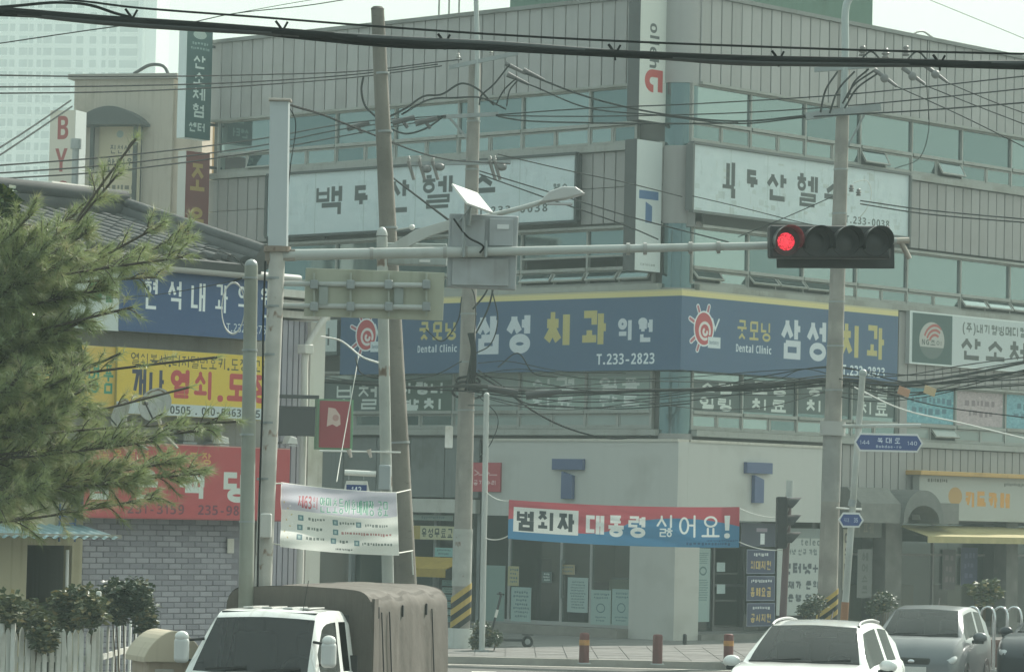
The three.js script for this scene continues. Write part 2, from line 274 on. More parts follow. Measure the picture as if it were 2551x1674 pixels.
const lowMats = [0, 1, 2].map((k) => mat(0.28 + 0.014 * k, 0.272 + 0.014 * k, 0.26 + 0.014 * k, 0.55, { map: TX.stain }));
{
  const panelGeo = new Map();
  const panel = (w, hh) => { const k = w.toFixed(2) + '/' + hh.toFixed(2); if (!panelGeo.has(k)) panelGeo.set(k, [0, 1, 2, 3].map(() => rbx(w, hh, 0.07, 0.014, 1))); const l = panelGeo.get(k); return l[Math.floor(rnd() * 4)]; };
  function cladding(side, x0, x1, y0, y1, step, mm, split) {
    const n = Math.max(1, Math.round((x1 - x0) / step)), w = (x1 - x0) / n, rows = split ? [[y0, split], [split, y1]] : [[y0, y1]];
    for (const [a, b] of rows) { const hh = b - a - 0.012; for (let i = 0; i < n; i++) put('cladding_panel', panel(w - 0.03, hh), mm[Math.floor(rnd() * mm.length)], side, x0 + (i + 0.5) * w, (a + b) / 2, rr(-0.004, 0.004)); }
  }
  const core = mat(0.12, 0.12, 0.11, 0.9);
  // the mass behind the cladding: upper storeys and the ground-floor back rooms
  // with one room left hollow behind the windows that stand open on the third floor of the left front
  const oy0 = h(FL, 1450, 678), oy1 = h(FL, 1450, 640), oz0 = X(FL, 1302, 650), oz1 = X(FL, 1618, 650), e = RC * 0.7, slab = (a, b) => [box2(e, REND, a, b, -0.14, LEND), box2(0.14, e - 0.004, a, b, -e, LEND)];
  part(main, 'wall', merge([...slab(HT.shop - 0.25, oy0 - 0.6), ...slab(oy1 + 0.5, HT.top - 0.35), box2(0.14, 3.4, oy0 - 0.6, oy1 + 0.5, LEND, oz0), box2(0.14, 3.4, oy0 - 0.6, oy1 + 0.5, oz1, -e), box2(e, 3.4, oy0 - 0.6, oy1 + 0.5, -e + 0.004, -0.14), box2(3.404, REND, oy0 - 0.6, oy1 + 0.5, LEND, -0.14)]), core);
  // parapet
  cladding('L', LEND, -RC, HT.f4[0], HT.top, 0.375, claddingMats, null); cladding('R', RC, REND, HT.f4[0], HT.top, 0.375, claddingMats, null);
  const coping = mat(0.2, 0.21, 0.2, 0.5, { map: TX.grime });
  put('coping', bx(-LEND - RC, 0.09, 0.34), coping, 'L', (LEND - RC) / 2, HT.top + 0.04, -0.06); put('coping', bx(REND - RC, 0.09, 0.34), coping, 'R', (REND + RC) / 2, HT.top + 0.04, -0.06);
  // spandrels under the fourth and third floor windows (the rest is behind sign boards)
  const s4 = [HT.f3[0] + 0.1, HT.f4[2] - 0.16], s3 = [HT.f2[0] + 0.05, HT.f3[2] - 0.16], s2 = [HT.shop, HT.f2[2] - 0.16];
  cladding('R', X(FR, 2268, 500), REND, s4[0], s4[1], 0.375, lowMats, null); cladding('R', RC, X(FR, 1720, 500), s4[0], s4[1], 0.375, lowMats, null);
  cladding('L', LEND, X(FL, 668, 500), s4[0], s4[1], 0.375, lowMats, (s4[0] + s4[1]) / 2); cladding('L', X(FL, 1450, 450), -RC, s4[0], s4[1], 0.375, lowMats, (s4[0] + s4[1]) / 2);
  cladding('R', X(FR, 2238, 800), X(FR, 2262, 800), s3[0], s3[1], 0.3, lowMats, null); cladding('R', X(FR, 2262, 800), REND, s3[0], s3[1], 0.375, lowMats, null);
  cladding('R', X(FR, 2075, 1200), REND, h(FR, 2240, 1262), s2[1], 0.33, lowMats, null);
  cladding('L', X(FL, 700, 1000), X(FL, 1195, 1200), h(FL, 1100, 1240), s2[1] - 0.05, 1.1, [mat(0.16, 0.175, 0.17, 0.6, { map: TX.grime })], null);
  put('wall_behind_sign', bx(2.2, s4[1] - s4[0], 0.05), core, 'L', X(FL, 655, 500) + 1.1, (s4[0] + s4[1]) / 2, -0.06);
  // curved corner
  const curve = (name, y0, y1, r, m, inset = 0) => { const g = new THREE.CylinderGeometry(r, r, y1 - y0, 20, 1, true, -Math.PI / 2, Math.PI / 2); metreUV(g); g.translate(RC, (y0 + y1) / 2, -RC); part(main, name, g, m); };
  const cm = claddingMats[2];
  curve('corner_cladding', HT.f4[0], HT.top + 0.05, RC, cm); curve('corner_cladding', HT.f3[0] + 0.05, HT.f4[2] - 0.1, RC, lowMats[1]); curve('corner_cladding', HT.f2[0], HT.f3[2] - 0.1, RC, lowMats[0]); curve('corner_cladding', HT.shop, HT.f2[2] - 0.1, RC, lowMats[0]);
  // windows
  const alu = mat(0.3, 0.31, 0.285, 0.45, { map: TX.grime });
  const glass = [0, 1, 2, 3, 4].map((k) => mat(0.12 + 0.035 * k, 0.18 + 0.04 * k, 0.185 + 0.038 * k, 0.05, { metalness: 0.8 }));
  const blind = [0, 1].map((k) => mat(0.23 + 0.04 * k, 0.28 + 0.04 * k, 0.26 + 0.04 * k, 0.2));
  const G = { up: glass, blind };
  curve('corner_glass', HT.f4[2] - 0.1, HT.f4[0], RC - 0.03, glass[0]); curve('corner_glass', HT.f3[2] - 0.1, HT.f3[0] + 0.05, RC - 0.03, glass[0]); curve('corner_glass', HT.f2[2] - 0.1, HT.f2[0], RC - 0.03, glass[0]);
  function bay(side, x0, x1, [yt, ym, yb], main4, low4, openL, openR, last, above) {
    const w = x1 - x0, b = 0.055, dz = 0.1, xm = (x0 + x1) / 2, geos = [bx(b, yt - yb, dz, x0 - xm, (yt + yb) / 2, -0.05), bx(w - b, b, dz - 0.01, 0, yt - b / 2, -0.05), bx(w - b, 0.075, dz + 0.03, 0, ym, -0.03), bx(w - b, b, dz - 0.01, 0, yb + b / 2, -0.05), bx(0.045, ym - yb - 0.1, 0.08, 0, (ym + yb) / 2 - 0.005, -0.05)];
    if (last) geos.push(bx(b, yt - yb, dz, x1 - xm, (yt + yb) / 2, -0.05));
    const f = put('window', merge(geos), alu, side, xm, 0, 0);
    if (above) { part(f, 'pane', bx(w - 0.05, yt - above - 0.04, 0.012), main4, 0, (yt + above) / 2, -0.06); part(f, 'rail', bx(w - 0.06, 0.05, 0.09), alu, 0, above, -0.05); } else part(f, 'pane', bx(w - 0.05, yt - ym - 0.08, 0.012), main4, 0, (yt + ym) / 2, -0.06);
    for (const s of [-1, 1]) {
      const op = s < 0 ? openL : openR, sw = w / 2 - 0.06, sh = ym - yb - 0.1, e = 0.04;
      const sash = part(f, 'sash', merge([bx(sw, e, 0.04, 0, -e / 2, 0), bx(sw, e, 0.04, 0, -sh + e / 2, 0), bx(e, sh - 2 * e, 0.038, -sw / 2 + e / 2, -sh / 2, 0), bx(e, sh - 2 * e, 0.038, sw / 2 - e / 2, -sh / 2, 0), bx(sw - e, sh - e, 0.01, 0, -sh / 2, -0.004)]), [alu][0], s * w / 4, ym - 0.05, -0.045);
      const gl = new THREE.BoxGeometry(sw - 2 * e, sh - 2 * e, 0.012);
      const pane = part(f, 'pane', gl, low4[(s + 1) / 2], s * w / 4, ym - 0.05 - sh / 2, -0.045 + 0.004);
      if (op) { sash.rotation.x = -op * D2R; pane.position.set(s * w / 4, ym - 0.05 - sh / 2 * Math.cos(op * D2R), -0.04 + sh / 2 * Math.sin(op * D2R)); pane.rotation.x = -op * D2R; }
    }
    return f;
  }
  const pick = (l) => l[Math.floor(rnd() * l.length)];
  const row = (side, f, pxs, py, lev, kinds, open = {}, above = []) => pxs.slice(1).forEach((p, i) => { const k = kinds[i % kinds.length]; bay(side, X(f, pxs[i], py), X(f, p, py), lev, pick(G[k]), [pick(G[k]), pick(G[k])], open[2 * i], open[2 * i + 1], i === pxs.length - 2, above[i]); });
  row('R', FR, [1726, 1872, 2009, 2146, 2275, 2400, 2523, 2640, 2755], 330, HT.f4, ['up'], { 6: 30, 9: 30 });
  row('L', FL, [543, 690, 836, 983, 1141, 1300, 1468, 1585], 330, HT.f4, ['up'], { 1: 18 });
  row('R', FR, [1726, 1866, 2003, 2136, 2263, 2396, 2519, 2640, 2755], 660, HT.f3, ['up'], { 2: 45, 3: 45, 4: 42, 10: 38, 11: 40, 12: 40, 0: 42 });
  row('L', FL, [543, 690, 836, 983, 1141, 1298, 1462, 1625], 660, HT.f3, ['up'], { 10: 38, 11: 38, 12: 38, 13: 38 }, [0, 0, 0, 0, 0, oy1, oy1]);
  row('R', FR, [1726, 1851, 1988, 2124, 2238], 1000, HT.f2, ['up'], {});
  row('R', FR, [2258, 2384, 2508, 2640], 1000, HT.f2, ['blind'], { 1: 40 });
  row('L', FL, [640, 800, 965, 1128, 1292, 1458, 1622], 1000, HT.f2, ['up', 'up', 'up', 'blind', 'blind', 'blind'], {});
  // heads, sills and ledges
  for (const [lev, nm] of [[HT.f4, 'sill'], [HT.f3, 'sill'], [HT.f2, 'sill']]) {
    put(nm, bx(REND - RC, 0.14, 0.26), alu, 'R', (REND + RC) / 2, lev[2] - 0.08, 0); put(nm, bx(-LEND - RC, 0.14, 0.26), alu, 'L', (LEND - RC) / 2, lev[2] - 0.08, 0);
    put('head_flashing', bx(REND - RC, 0.06, 0.2), alu, 'R', (REND + RC) / 2, lev[0] + 0.015, 0.01); put('head_flashing', bx(-LEND - RC, 0.06, 0.2), alu, 'L', (LEND - RC) / 2, lev[0] + 0.015, 0.01);
  }
  put('pier', bx(0.3, HT.f2[0] - HT.f2[2], 0.12), lowMats[2], 'R', (X(FR, 2238, 1000) + X(FR, 2258, 1000)) / 2, (HT.f2[0] + HT.f2[2]) / 2, -0.01);
  // letters stuck on the second-floor panes
  const letters = (side, f, px0, px1, py0, py1, rows, bg = '#4d5c5a') => { const a = f.hit(px0, py0), b = f.hit(px1, py1), w = b[0] - a[0], hh = a[1] - b[1]; const m = ATLAS(w, hh, 256, Math.round(256 * hh / w), (c, W, H) => { fill(c, bg); rows.forEach((t, i) => write(c, t, W * 0.12, H * (i + 0.08) / rows.length, W * 0.76, H * 0.84 / rows.length, W * 0.036, '#cfd8d2')); }); put('window_lettering', ...m, side, (a[0] + b[0]) / 2, (a[1] + b[1]) / 2, -0.049); };
  letters('R', FR, 1732, 1846, 944, 1029, ['스켈', '일링']); letters('R', FR, 1860, 1982, 944, 1033, ['교정', '치료']); letters('R', FR, 1996, 2118, 946, 1037, ['충치', '치료']); letters('R', FR, 2132, 2232, 950, 1042, ['보철', '치료']);
  letters('L', FL, 806, 960, 950, 1026, ['보철']); letters('L', FL, 972, 1122, 948, 1026, ['사랑니', '발치'], '#46594f'); letters('L', FL, 1300, 1452, 938, 1022, ['신경', '치료'], '#93a59c'); letters('L', FL, 1470, 1612, 938, 1022, ['임플', '란트'], '#8d9f98');
  const poster = (px0, px1, bg, cols, s) => { const a = FR.hit(px0, 985), b = FR.hit(px1, 1047); const m = ATLAS(b[0] - a[0], HT.f2[0] - HT.f2[1] - 0.12, 256, 150, (c, W, H) => { fill(c, bg); speckle(c, W, H, 900, cols, 4); smallPrint(c, W * 0.1, H * 0.2, W * 0.8, H * 0.6, 2, cols[0], s); }); put('window_poster', ...m, 'R', (a[0] + b[0]) / 2, (HT.f2[0] + HT.f2[1]) / 2, -0.048); };
  poster(2264, 2380, '#5f9aa6', ['#3f6d7c', '#8cc4c8', '#b9d6d2'], 3); poster(2390, 2503, '#a99b9d', ['#7d6d72', '#c9b9ba'], 4); poster(2514, 2630, '#6aa0ac', ['#3f6d7c', '#8cc4c8'], 5);
  // green rooftop structure
  const g0 = X(FR, 2175, 40, -3) + 0, roofGreen = mat(0.1, 0.185, 0.14, 0.75, { map: TX.grime });
  const rx1 = X(FR, 2175, 20, -3.2);
  part(main, 'rooftop_room', merge([box2(3.2, rx1, HT.top - 0.4, HT.top + 3.6, -3.2, -8.3)]), roofGreen);
  for (let i = 0; i < 3; i++) { const q = at(1093 + i * 25, 40, 92); part(main, 'roof_rod', cyl(0.025, 0.025, 3, 6), MT.frame, ...main.worldToLocal((main.updateMatrixWorld(), V(q.x, HT.top - 0.3, q.z))).toArray()); }
  const hose = [0, 1, 2, 3, 4].map((i) => FR.world(X(FR, 2270 + i * 14, 90), HT.top + [0.05, 0.16, 0.19, 0.13, 0.06][i], 0.05).sub(CORNER)); part(main, 'roof_hose', tube(hose, 0.025), MT.frame, 0, 0, 0, -TURN);
}
// ---------------------------------------------------------------- ground-floor shops of the corner building
const shopWhite = mat(0.47, 0.475, 0.445, 0.55, { map: TX.stain }), glassClear = mat(0.72, 0.8, 0.78, 0.03, { kind: 'physical', transmission: 1, thickness: 0, specularIntensity: 1 });
{
  // room behind the shop glass
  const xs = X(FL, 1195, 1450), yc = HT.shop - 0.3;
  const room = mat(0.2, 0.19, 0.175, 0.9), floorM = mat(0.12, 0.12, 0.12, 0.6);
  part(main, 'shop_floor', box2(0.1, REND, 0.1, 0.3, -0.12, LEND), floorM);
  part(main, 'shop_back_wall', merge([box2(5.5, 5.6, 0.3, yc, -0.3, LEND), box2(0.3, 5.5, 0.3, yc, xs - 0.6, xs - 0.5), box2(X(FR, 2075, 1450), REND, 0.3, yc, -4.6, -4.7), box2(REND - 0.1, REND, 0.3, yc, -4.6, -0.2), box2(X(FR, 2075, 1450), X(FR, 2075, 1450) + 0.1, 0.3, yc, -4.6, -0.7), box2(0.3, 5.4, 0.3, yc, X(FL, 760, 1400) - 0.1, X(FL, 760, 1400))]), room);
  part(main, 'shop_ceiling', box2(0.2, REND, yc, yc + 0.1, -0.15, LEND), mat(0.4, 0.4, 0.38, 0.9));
  // corner pillar in white render
  const pl = X(FL, 1572, 1450), pr = X(FR, 1738, 1450);
  part(main, 'pillar', box2(-0.06, pr - 0.02, 0.1, HT.shop - 0.5, 0.06, pl), mat(0.46, 0.455, 0.42, 0.6, { map: TX.stain }));
  // left shop front: step, posts, panes
  put('step', bx(pl - xs, 0.22, 0.7), mat(0.3, 0.28, 0.25, 0.9, { map: TX.concrete }), 'L', (pl + xs) / 2, 0.21, 0.1);
  const cuts = [xs, X(FL, 1262, 1450), X(FL, 1392, 1450), X(FL, 1466, 1450), pl].sort((a, b) => a - b), ytop = HT.shop - 0.5, y0 = 0.33;
  for (let i = 0; i < cuts.length - 1; i++) {
    const w = cuts[i + 1] - cuts[i], xm = (cuts[i] + cuts[i + 1]) / 2;
    const f = put('shop_window', merge([bx(0.07, ytop - y0, 0.09, -w / 2 + 0.035, (ytop + y0) / 2, 0), bx(w - 0.07, 0.09, 0.085, 0.035, y0 + 0.045, 0), bx(w - 0.07, 0.07, 0.085, 0.035, ytop - 0.04, 0)]), mat(0.3, 0.3, 0.29, 0.4), 'L', xm, 0, -0.08);
    part(f, 'pane', bx(w - 0.06, ytop - y0 - 0.14, 0.01), glassClear, 0, (ytop + y0) / 2, 0.01);
  }
  put('door_handle', merge([bx(0.04, 0.9, 0.04), bx(0.04, 0.04, 0.1, 0, 0.4, -0.04), bx(0.04, 0.04, 0.1, 0, -0.4, -0.04)]), MT.galv, 'L', X(FL, 1396, 1450) + 0.05, 1.4, 0.04);
  // posters on the glass
  const sheetOn = (side, f, px0, py0, px1, py1, draw, name = 'poster', z = -0.03) => { const a = f.hit(px0, py0), b = f.hit(px1, py1), w = b[0] - a[0], hh = a[1] - b[1], k = Math.min(420, 140 / Math.min(w, hh) * Math.max(w, hh)); const W = Math.round(w > hh ? k : k * w / hh), H = Math.round(w > hh ? k * hh / w : k); return put(name, bx(w, hh, 0.006).translate(0, 0, 0), mat(0.5, 0.5, 0.48, 0.6), side, (a[0] + b[0]) / 2, (a[1] + b[1]) / 2, z) && put(name + '_print', ...ATLAS(w, hh, W, H, draw), side, (a[0] + b[0]) / 2, (a[1] + b[1]) / 2, z + 0.006); };
  const plain = (bg, rows, s, fg = '#5b6f70') => (c, W, H) => { fill(c, bg); smallPrint(c, W * 0.12, H * 0.1, W * 0.76, H * 0.8, rows, fg, s); };
  const ring = (bg, s) => (c, W, H) => { fill(c, bg); smallPrint(c, W * 0.15, H * 0.08, W * 0.7, H * 0.2, 2, '#5f7474', s); c.strokeStyle = '#52696b'; c.lineWidth = W * 0.04; c.beginPath(); c.ellipse(W / 2, H * 0.52, W * 0.2, H * 0.12, 0, 0, 7); c.stroke(); smallPrint(c, W * 0.15, H * 0.74, W * 0.7, H * 0.18, 2, '#5f7474', s + 2); };
  sheetOn('L', FL, 1272, 1462, 1320, 1550, plain('#93a8a4', 7, 1)); sheetOn('L', FL, 1413, 1438, 1462, 1527, plain('#9aaca8', 10, 2)); sheetOn('L', FL, 1471, 1469, 1519, 1558, ring('#93a7a2', 3)); sheetOn('L', FL, 1524, 1467, 1569, 1559, ring('#8ea39f', 4));
  sheetOn('L', FL, 1210, 1408, 1254, 1548, (c) => fill(c, '#7d928c')); sheetOn('L', FL, 1264, 1410, 1290, 1460, plain('#a39d78', 4, 7)); sheetOn('L', FL, 1348, 1424, 1372, 1452, plain('#55605f', 3, 8, '#b9c4bf')); sheetOn('L', FL, 1395, 1406, 1430, 1432, plain('#94876a', 2, 9));
  // things standing in the shop
  for (let i = 0; i < 5; i++) part(main, 'display_stand', rbx(rr(0.5, 0.9), rr(0.9, 1.3), rr(0.4, 0.6), 0.03), [mat(0.3, 0.32, 0.33, 0.6), mat(0.1, 0.1, 0.12, 0.5), mat(0.4, 0.36, 0.28, 0.6)][i % 3], rr(1.2, 3.5), 0.85, -1.2 - i * 0.75);
  // left of the phone shop: a dark front with a sign strip, shelves and a yellow awning
  const x2 = X(FL, 760, 1400), band = [h(FL, 1080, 1243), h(FL, 1080, 1277)];
  put('fascia', bx(xs - 0.06 - x2, band[0] - band[1], 0.16), mat(0.5, 0.5, 0.46, 0.6, { map: TX.grime }), 'L', (xs + x2) / 2 - 0.03, (band[0] + band[1]) / 2, 0.06);
  for (let i = 0; i < 4; i++) { const xa = lerp(x2, xs - 0.2, i / 4), xb = lerp(x2, xs - 0.2, (i + 1) / 4); put('pane', bx(xb - xa - 0.1, band[1] - 0.2, 0.01), glassClear, 'L', (xa + xb) / 2, (band[1] + 0.2) / 2, -0.3); put('shelf_unit', rbx(1.1, rr(1.2, 1.8), 0.4, 0.03), [mat(0.2, 0.19, 0.17, 0.7), mat(0.12, 0.13, 0.14, 0.6)][i % 2], 'L', (xa + xb) / 2, 1, -1.6 - 0.4 * i); }
  for (let i = 0; i < 5; i++) put('doorpost', bx(0.1, band[1] - 0.2, 0.12), mat(0.22, 0.24, 0.24, 0.5, { map: TX.grime }), 'L', lerp(x2, xs - 0.2, i / 4), (band[1] + 0.2) / 2, -0.2);
  sheetOn('L', FL, 1028, 1282, 1130, 1298, plain('#7d8a84', 1, 5), 'small_sign', 0.02);
  sheetOn('L', FL, 1028, 1309, 1132, 1346, (c, W, H) => { fill(c, '#b6b596'); fill(c, '#a4904f', 0, 0, W * 0.2, H); write(c, '유성무료교', W * 0.22, H * 0.15, W * 0.76, H * 0.7, H * 0.09, '#3b4340'); }, 'small_sign', 0.02);
  sheetOn('L', FL, 1085, 1364, 1130, 1388, plain('#7fa9a8', 2, 6), 'small_sign', 0.02);
  for (let i = 0; i < 6; i++) sheetOn('L', FL, 1098, 1445 + i * 18, 1128, 1460 + i * 18, plain(['#7fa3a0', '#93aaa4', '#6f9496'][i % 3], 2, 20 + i), 'small_sign', -0.05);
  // right of the pillar: recessed doorway, navy panels, white board
  const q1 = X(FR, 1930, 1450), q2 = X(FR, 2062, 1450);
  put('pane', bx(q1 - pr, HT.shop - 0.8, 0.012), glassClear, 'R', (q1 + pr) / 2, (HT.shop - 0.3) / 2, -0.42);
  put('door', merge([bx(0.06, 2.5, 0.06, -0.55, 0, 0), bx(0.06, 2.5, 0.06, 0.55, 0, 0), bx(1.04, 0.08, 0.055, 0, -1.21, 0), bx(1.04, 0.08, 0.055, 0, 1.21, 0), bx(1.04, 0.06, 0.055, 0, -0.2, 0)]), mat(0.1, 0.1, 0.1, 0.4, { metalness: 0.4 }), 'R', X(FR, 1815, 1450, -0.35), 1.55, -0.36);
  put('step', bx(q2 - pr, 0.16, 0.5), mat(0.26, 0.25, 0.23, 0.9, { map: TX.concrete }), 'R', (q2 + pr) / 2, 0.17, -0.1);
  sheetOn('R', FR, 1752, 1366, 1784, 1550, (c, W, H) => { fill(c, '#8ea3a0'); smallPrint(c, W * 0.15, H * 0.06, W * 0.7, H * 0.16, 6, '#58706f', 3); c.strokeStyle = '#4f6a6a'; c.lineWidth = W * 0.07; c.beginPath(); c.ellipse(W / 2, H * 0.31, W * 0.22, H * 0.05, 0, 0, 7); c.stroke(); smallPrint(c, W * 0.15, H * 0.42, W * 0.7, H * 0.3, 9, '#58706f', 4); }, 'poster', -0.2);
  sheetOn('R', FR, 1812, 1402, 1832, 1425, (c) => fill(c, '#a9bab8'), 'notice', -0.3); sheetOn('R', FR, 1812, 1457, 1832, 1480, (c) => fill(c, '#a9bab8'), 'notice', -0.3);
  const navy = '#2b3556';
  sheetOn('R', FR, 1843, 1302, 1932, 1362, (c, W, H) => { fill(c, '#262d45'); c.fillStyle = '#8d8291'; c.fillRect(W * 0.42, H * 0.22, W * 0.3, H * 0.16); c.fillStyle = '#d5dadb'; c.fillRect(W * 0.53, H * 0.44, W * 0.12, H * 0.46); }, 'navy_panel', 0.05);
  [[1368, 1430, '최대지원'], [1434, 1497, '통폐요금'], [1502, 1560, '공시지원']].forEach(([a, b, t], i) => sheetOn('R', FR, 1857, a, 1926, b, (c, W, H) => { fill(c, navy); c.strokeStyle = '#8b9097'; c.lineWidth = 3; c.strokeRect(5, 5, W - 10, H - 10); smallPrint(c, W * 0.12, H * 0.12, W * 0.76, H * 0.22, 1, '#c3c7c6', 11 + i); write(c, t, W * 0.12, H * 0.45, W * 0.76, H * 0.38, H * 0.055, '#c0a45f'); }, 'navy_panel', 0.05));
  sheetOn('R', FR, 1934, 1315, 2062, 1532, (c, W, H) => { fill(c, '#aab0ac'); fill(c, '#7b8482', 0, 0, W, H * 0.12); write(c, 'telecom', W * 0.42, H * 0.13, W * 0.55, H * 0.07, 3, '#56605f'); write(c, '인터넷 신규 가입 센터', W * 0.1, H * 0.24, W * 0.85, H * 0.07, W * 0.012, '#4c5657'); write(c, '인터넷+T', W * 0.1, H * 0.39, W * 0.8, H * 0.14, W * 0.032, '#39414a'); write(c, '재가 문의', W * 0.2, H * 0.6, W * 0.6, H * 0.1, W * 0.022, '#3c454b'); write(c, '은행 연결', W * 0.2, H * 0.75, W * 0.6, H * 0.09, W * 0.02, '#3c454b'); }, 'notice_board', 0.05);
  // dark shop fronts to the right with stone piers
  const x3 = X(FR, 2075, 1450), stone = mat(0.2, 0.195, 0.175, 0.9, { map: TX.concrete });
  for (const [a, b] of [[2092, 2198], [2240, 2370], [2370, 2500], [2530, 2640]]) { const xa = X(FR, a, 1450), xb = X(FR, b, 1450), hh = h(FR, 2300, 1300); const fm = put('shop_window', merge([bx(0.06, hh, 0.08, -(xb - xa) / 2 + 0.03, hh / 2, 0), bx(xb - xa - 0.06, 0.08, 0.075, 0.03, 0.34, 0), bx(xb - xa - 0.06, 0.06, 0.075, 0.03, hh * 0.72, 0)]), mat(0.16, 0.15, 0.14, 0.5), 'R', (xa + xb) / 2, 0, -0.6); part(fm, 'pane', bx(xb - xa - 0.07, hh - 0.4, 0.01), glassClear, 0, hh / 2 + 0.15, 0.01); put('cafe_counter', rbx(1.2, 1, 0.5, 0.03), mat(0.2, 0.14, 0.09, 0.6), 'R', (xa + xb) / 2, 0.8, -2.6); }
  put('shop_lintel', bx(REND - x3, HT.shop - h(FR, 2300, 1300), 0.3), mat(0.16, 0.155, 0.145, 0.8, { map: TX.stain }), 'R', (REND + x3) / 2, (HT.shop + h(FR, 2300, 1300)) / 2, -0.5);
  for (const [a, b] of [[2072, 2092], [2198, 2240], [2500, 2530]]) { const xa = X(FR, a, 1450), xb = X(FR, b, 1450); put('stone_pier', rbx(xb - xa, h(FR, 2240, 1295), 0.4, 0.03), stone, 'R', (xa + xb) / 2, h(FR, 2240, 1295) / 2, -0.1); }
  sheetOn('R', FR, 2100, 1270, 2195, 1340, (c, W, H) => { fill(c, '#5c5f59'); fill(c, '#3f423f', 0, H * 0.1, W, H * 0.25); write(c, '카페', W * 0.2, H * 0.45, W * 0.6, H * 0.4, H * 0.04, '#7d7c6c'); }, 'small_sign', 0.02);
  sheetOn('R', FR, 2138, 1368, 2172, 1490, (c, W, H) => { fill(c, '#5e625f'); downText(c, '헤어스크', W * 0.25, H * 0.05, W * 0.5, H * 0.9, W * 0.07, '#3c403f'); }, 'small_sign', 0.0);
  sheetOn('R', FR, 2092, 1318, 2108, 1470, (c, W, H) => { fill(c, '#a6a08e'); downText(c, '이용대', W * 0.12, H * 0.03, W * 0.76, H * 0.75, W * 0.14, '#332e2b'); }, 'small_sign', 0.12);
  sheetOn('R', FR, 2395, 1370, 2425, 1470, plain('#4a4245', 3, 21, '#6a5f60'), 'poster', -0.54); sheetOn('R', FR, 2440, 1365, 2480, 1460, plain('#33355a', 3, 22, '#55597a'), 'poster', -0.54);
}
// a sign cabinet on a wall: box body and a printed face
function signBoard(name, label, f, px0, py0, px1, py1, off, thick, draw, o = {}) {
  const a = f.hit(px0, py0, off), b = f.hit(px1, py1, off), w = b[0] - a[0], hh = o.h ?? a[1] - b[1], tex = o.tex ?? 1024;
  const g = thing(name, label, o.cat ?? 'sign', f.world((a[0] + b[0]) / 2, b[1], off), f.turn, o.group);
  part(g, 'cabinet', bx(w, hh, thick, 0, hh / 2, -thick / 2), o.side ?? mat(0.12, 0.13, 0.13, 0.5));
  if (o.rim) part(g, 'rim', merge([bx(w + 0.06, 0.06, thick * 0.6, 0, hh + 0.03, 0), bx(w + 0.06, 0.06, thick * 0.6, 0, -0.03, 0), bx(0.06, hh, thick * 0.6, -w / 2 - 0.03, hh / 2, 0), bx(0.06, hh, thick * 0.6, w / 2 + 0.03, hh / 2, 0)]), o.rim);
  const big = Math.max(w, hh), W = Math.round(tex * w / big), H = Math.round(tex * hh / big);
  part(g, 'face', new THREE.PlaneGeometry(w - 0.01, hh - 0.01), print(W, H, draw, o), 0, hh / 2, 0.004);
  return g;
}
// 'Baekdusan Health' boards between the third and fourth floors
{
  const bold = (c, W, H, skip) => { c.strokeStyle = '#414a4a'; const L = [...'백두산헬스'], sz = skip ? [[0, 0, 0, 0], [0.23, 0.26, 0.062, 0.32], [0.323, 0.24, 0.1, 0.46], [0.457, 0.2, 0.105, 0.54], [0.585, 0.26, 0.1, 0.36]] : [[0.165, 0.2, 0.095, 0.54], [0.293, 0.24, 0.055, 0.36], [0.405, 0.17, 0.08, 0.56], [0.515, 0.15, 0.105, 0.56], [0.67, 0.17, 0.09, 0.4]]; L.forEach((ch, i) => { if (ch === skip) return; const [x, y, w, hh] = sz[i]; write(c, ch, W * x, H * y, W * w, H * hh, W * 0.0118 * (skip ? 1.25 : 1), '#404848', { gap: 0 }); }); };
  const base = (c, W, H) => { fill(c, '#c3d0d1'); speckle(c, W, H, 260, ['#adbcbd', '#d3dfdf', '#b4c2c2'], 14); c.strokeStyle = '#a4b4b0'; c.lineWidth = 2; for (const x of [0.165, 0.33, 0.5, 0.665, 0.83]) { c.beginPath(); c.moveTo(W * x, 0); c.lineTo(W * x, H); c.stroke(); } drips(c, W, H, 26, '#7f8f8a'); };
  signBoard('fascia_sign', 'long pale sign board with dark lettering and black frame on the left front', FL, 668, 440, 1433, 548, 0.2, 0.2, (c, W, H) => { base(c, W, H); bold(c, W, H); write(c, 'T.233-0038', W * 0.7, H * 0.72, W * 0.22, H * 0.13, 3, '#4a5250'); write(c, '헬스', W * 0.93, H * 0.42, W * 0.05, H * 0.1, 3, '#5a6462'); }, { rim: mat(0.05, 0.06, 0.06, 0.6), h: 1.52 });
  signBoard('fascia_sign', 'pale sign board with its first letter half lost, behind the red signal head', FR, 1727, 374, 2263, 590, 0.2, 0.2, (c, W, H) => { base(c, W, H); bold(c, W, H, '백'); c.fillStyle = '#404848'; c.fillRect(W * 0.145, H * 0.22, W * 0.016, H * 0.36); c.fillRect(W * 0.168, H * 0.2, W * 0.016, H * 0.36); c.fillRect(W * 0.13, H * 0.55, W * 0.05, H * 0.06); c.fillRect(W * 0.168, H * 0.6, W * 0.018, H * 0.15); write(c, 'T.233-0038', W * 0.69, H * 0.78, W * 0.22, H * 0.12, 3, '#4a5250'); speckle(c, W, H, 60, ['#8a8f7a', '#75806f'], 9); }, { rim: mat(0.12, 0.13, 0.125, 0.6), h: 1.5 });
}
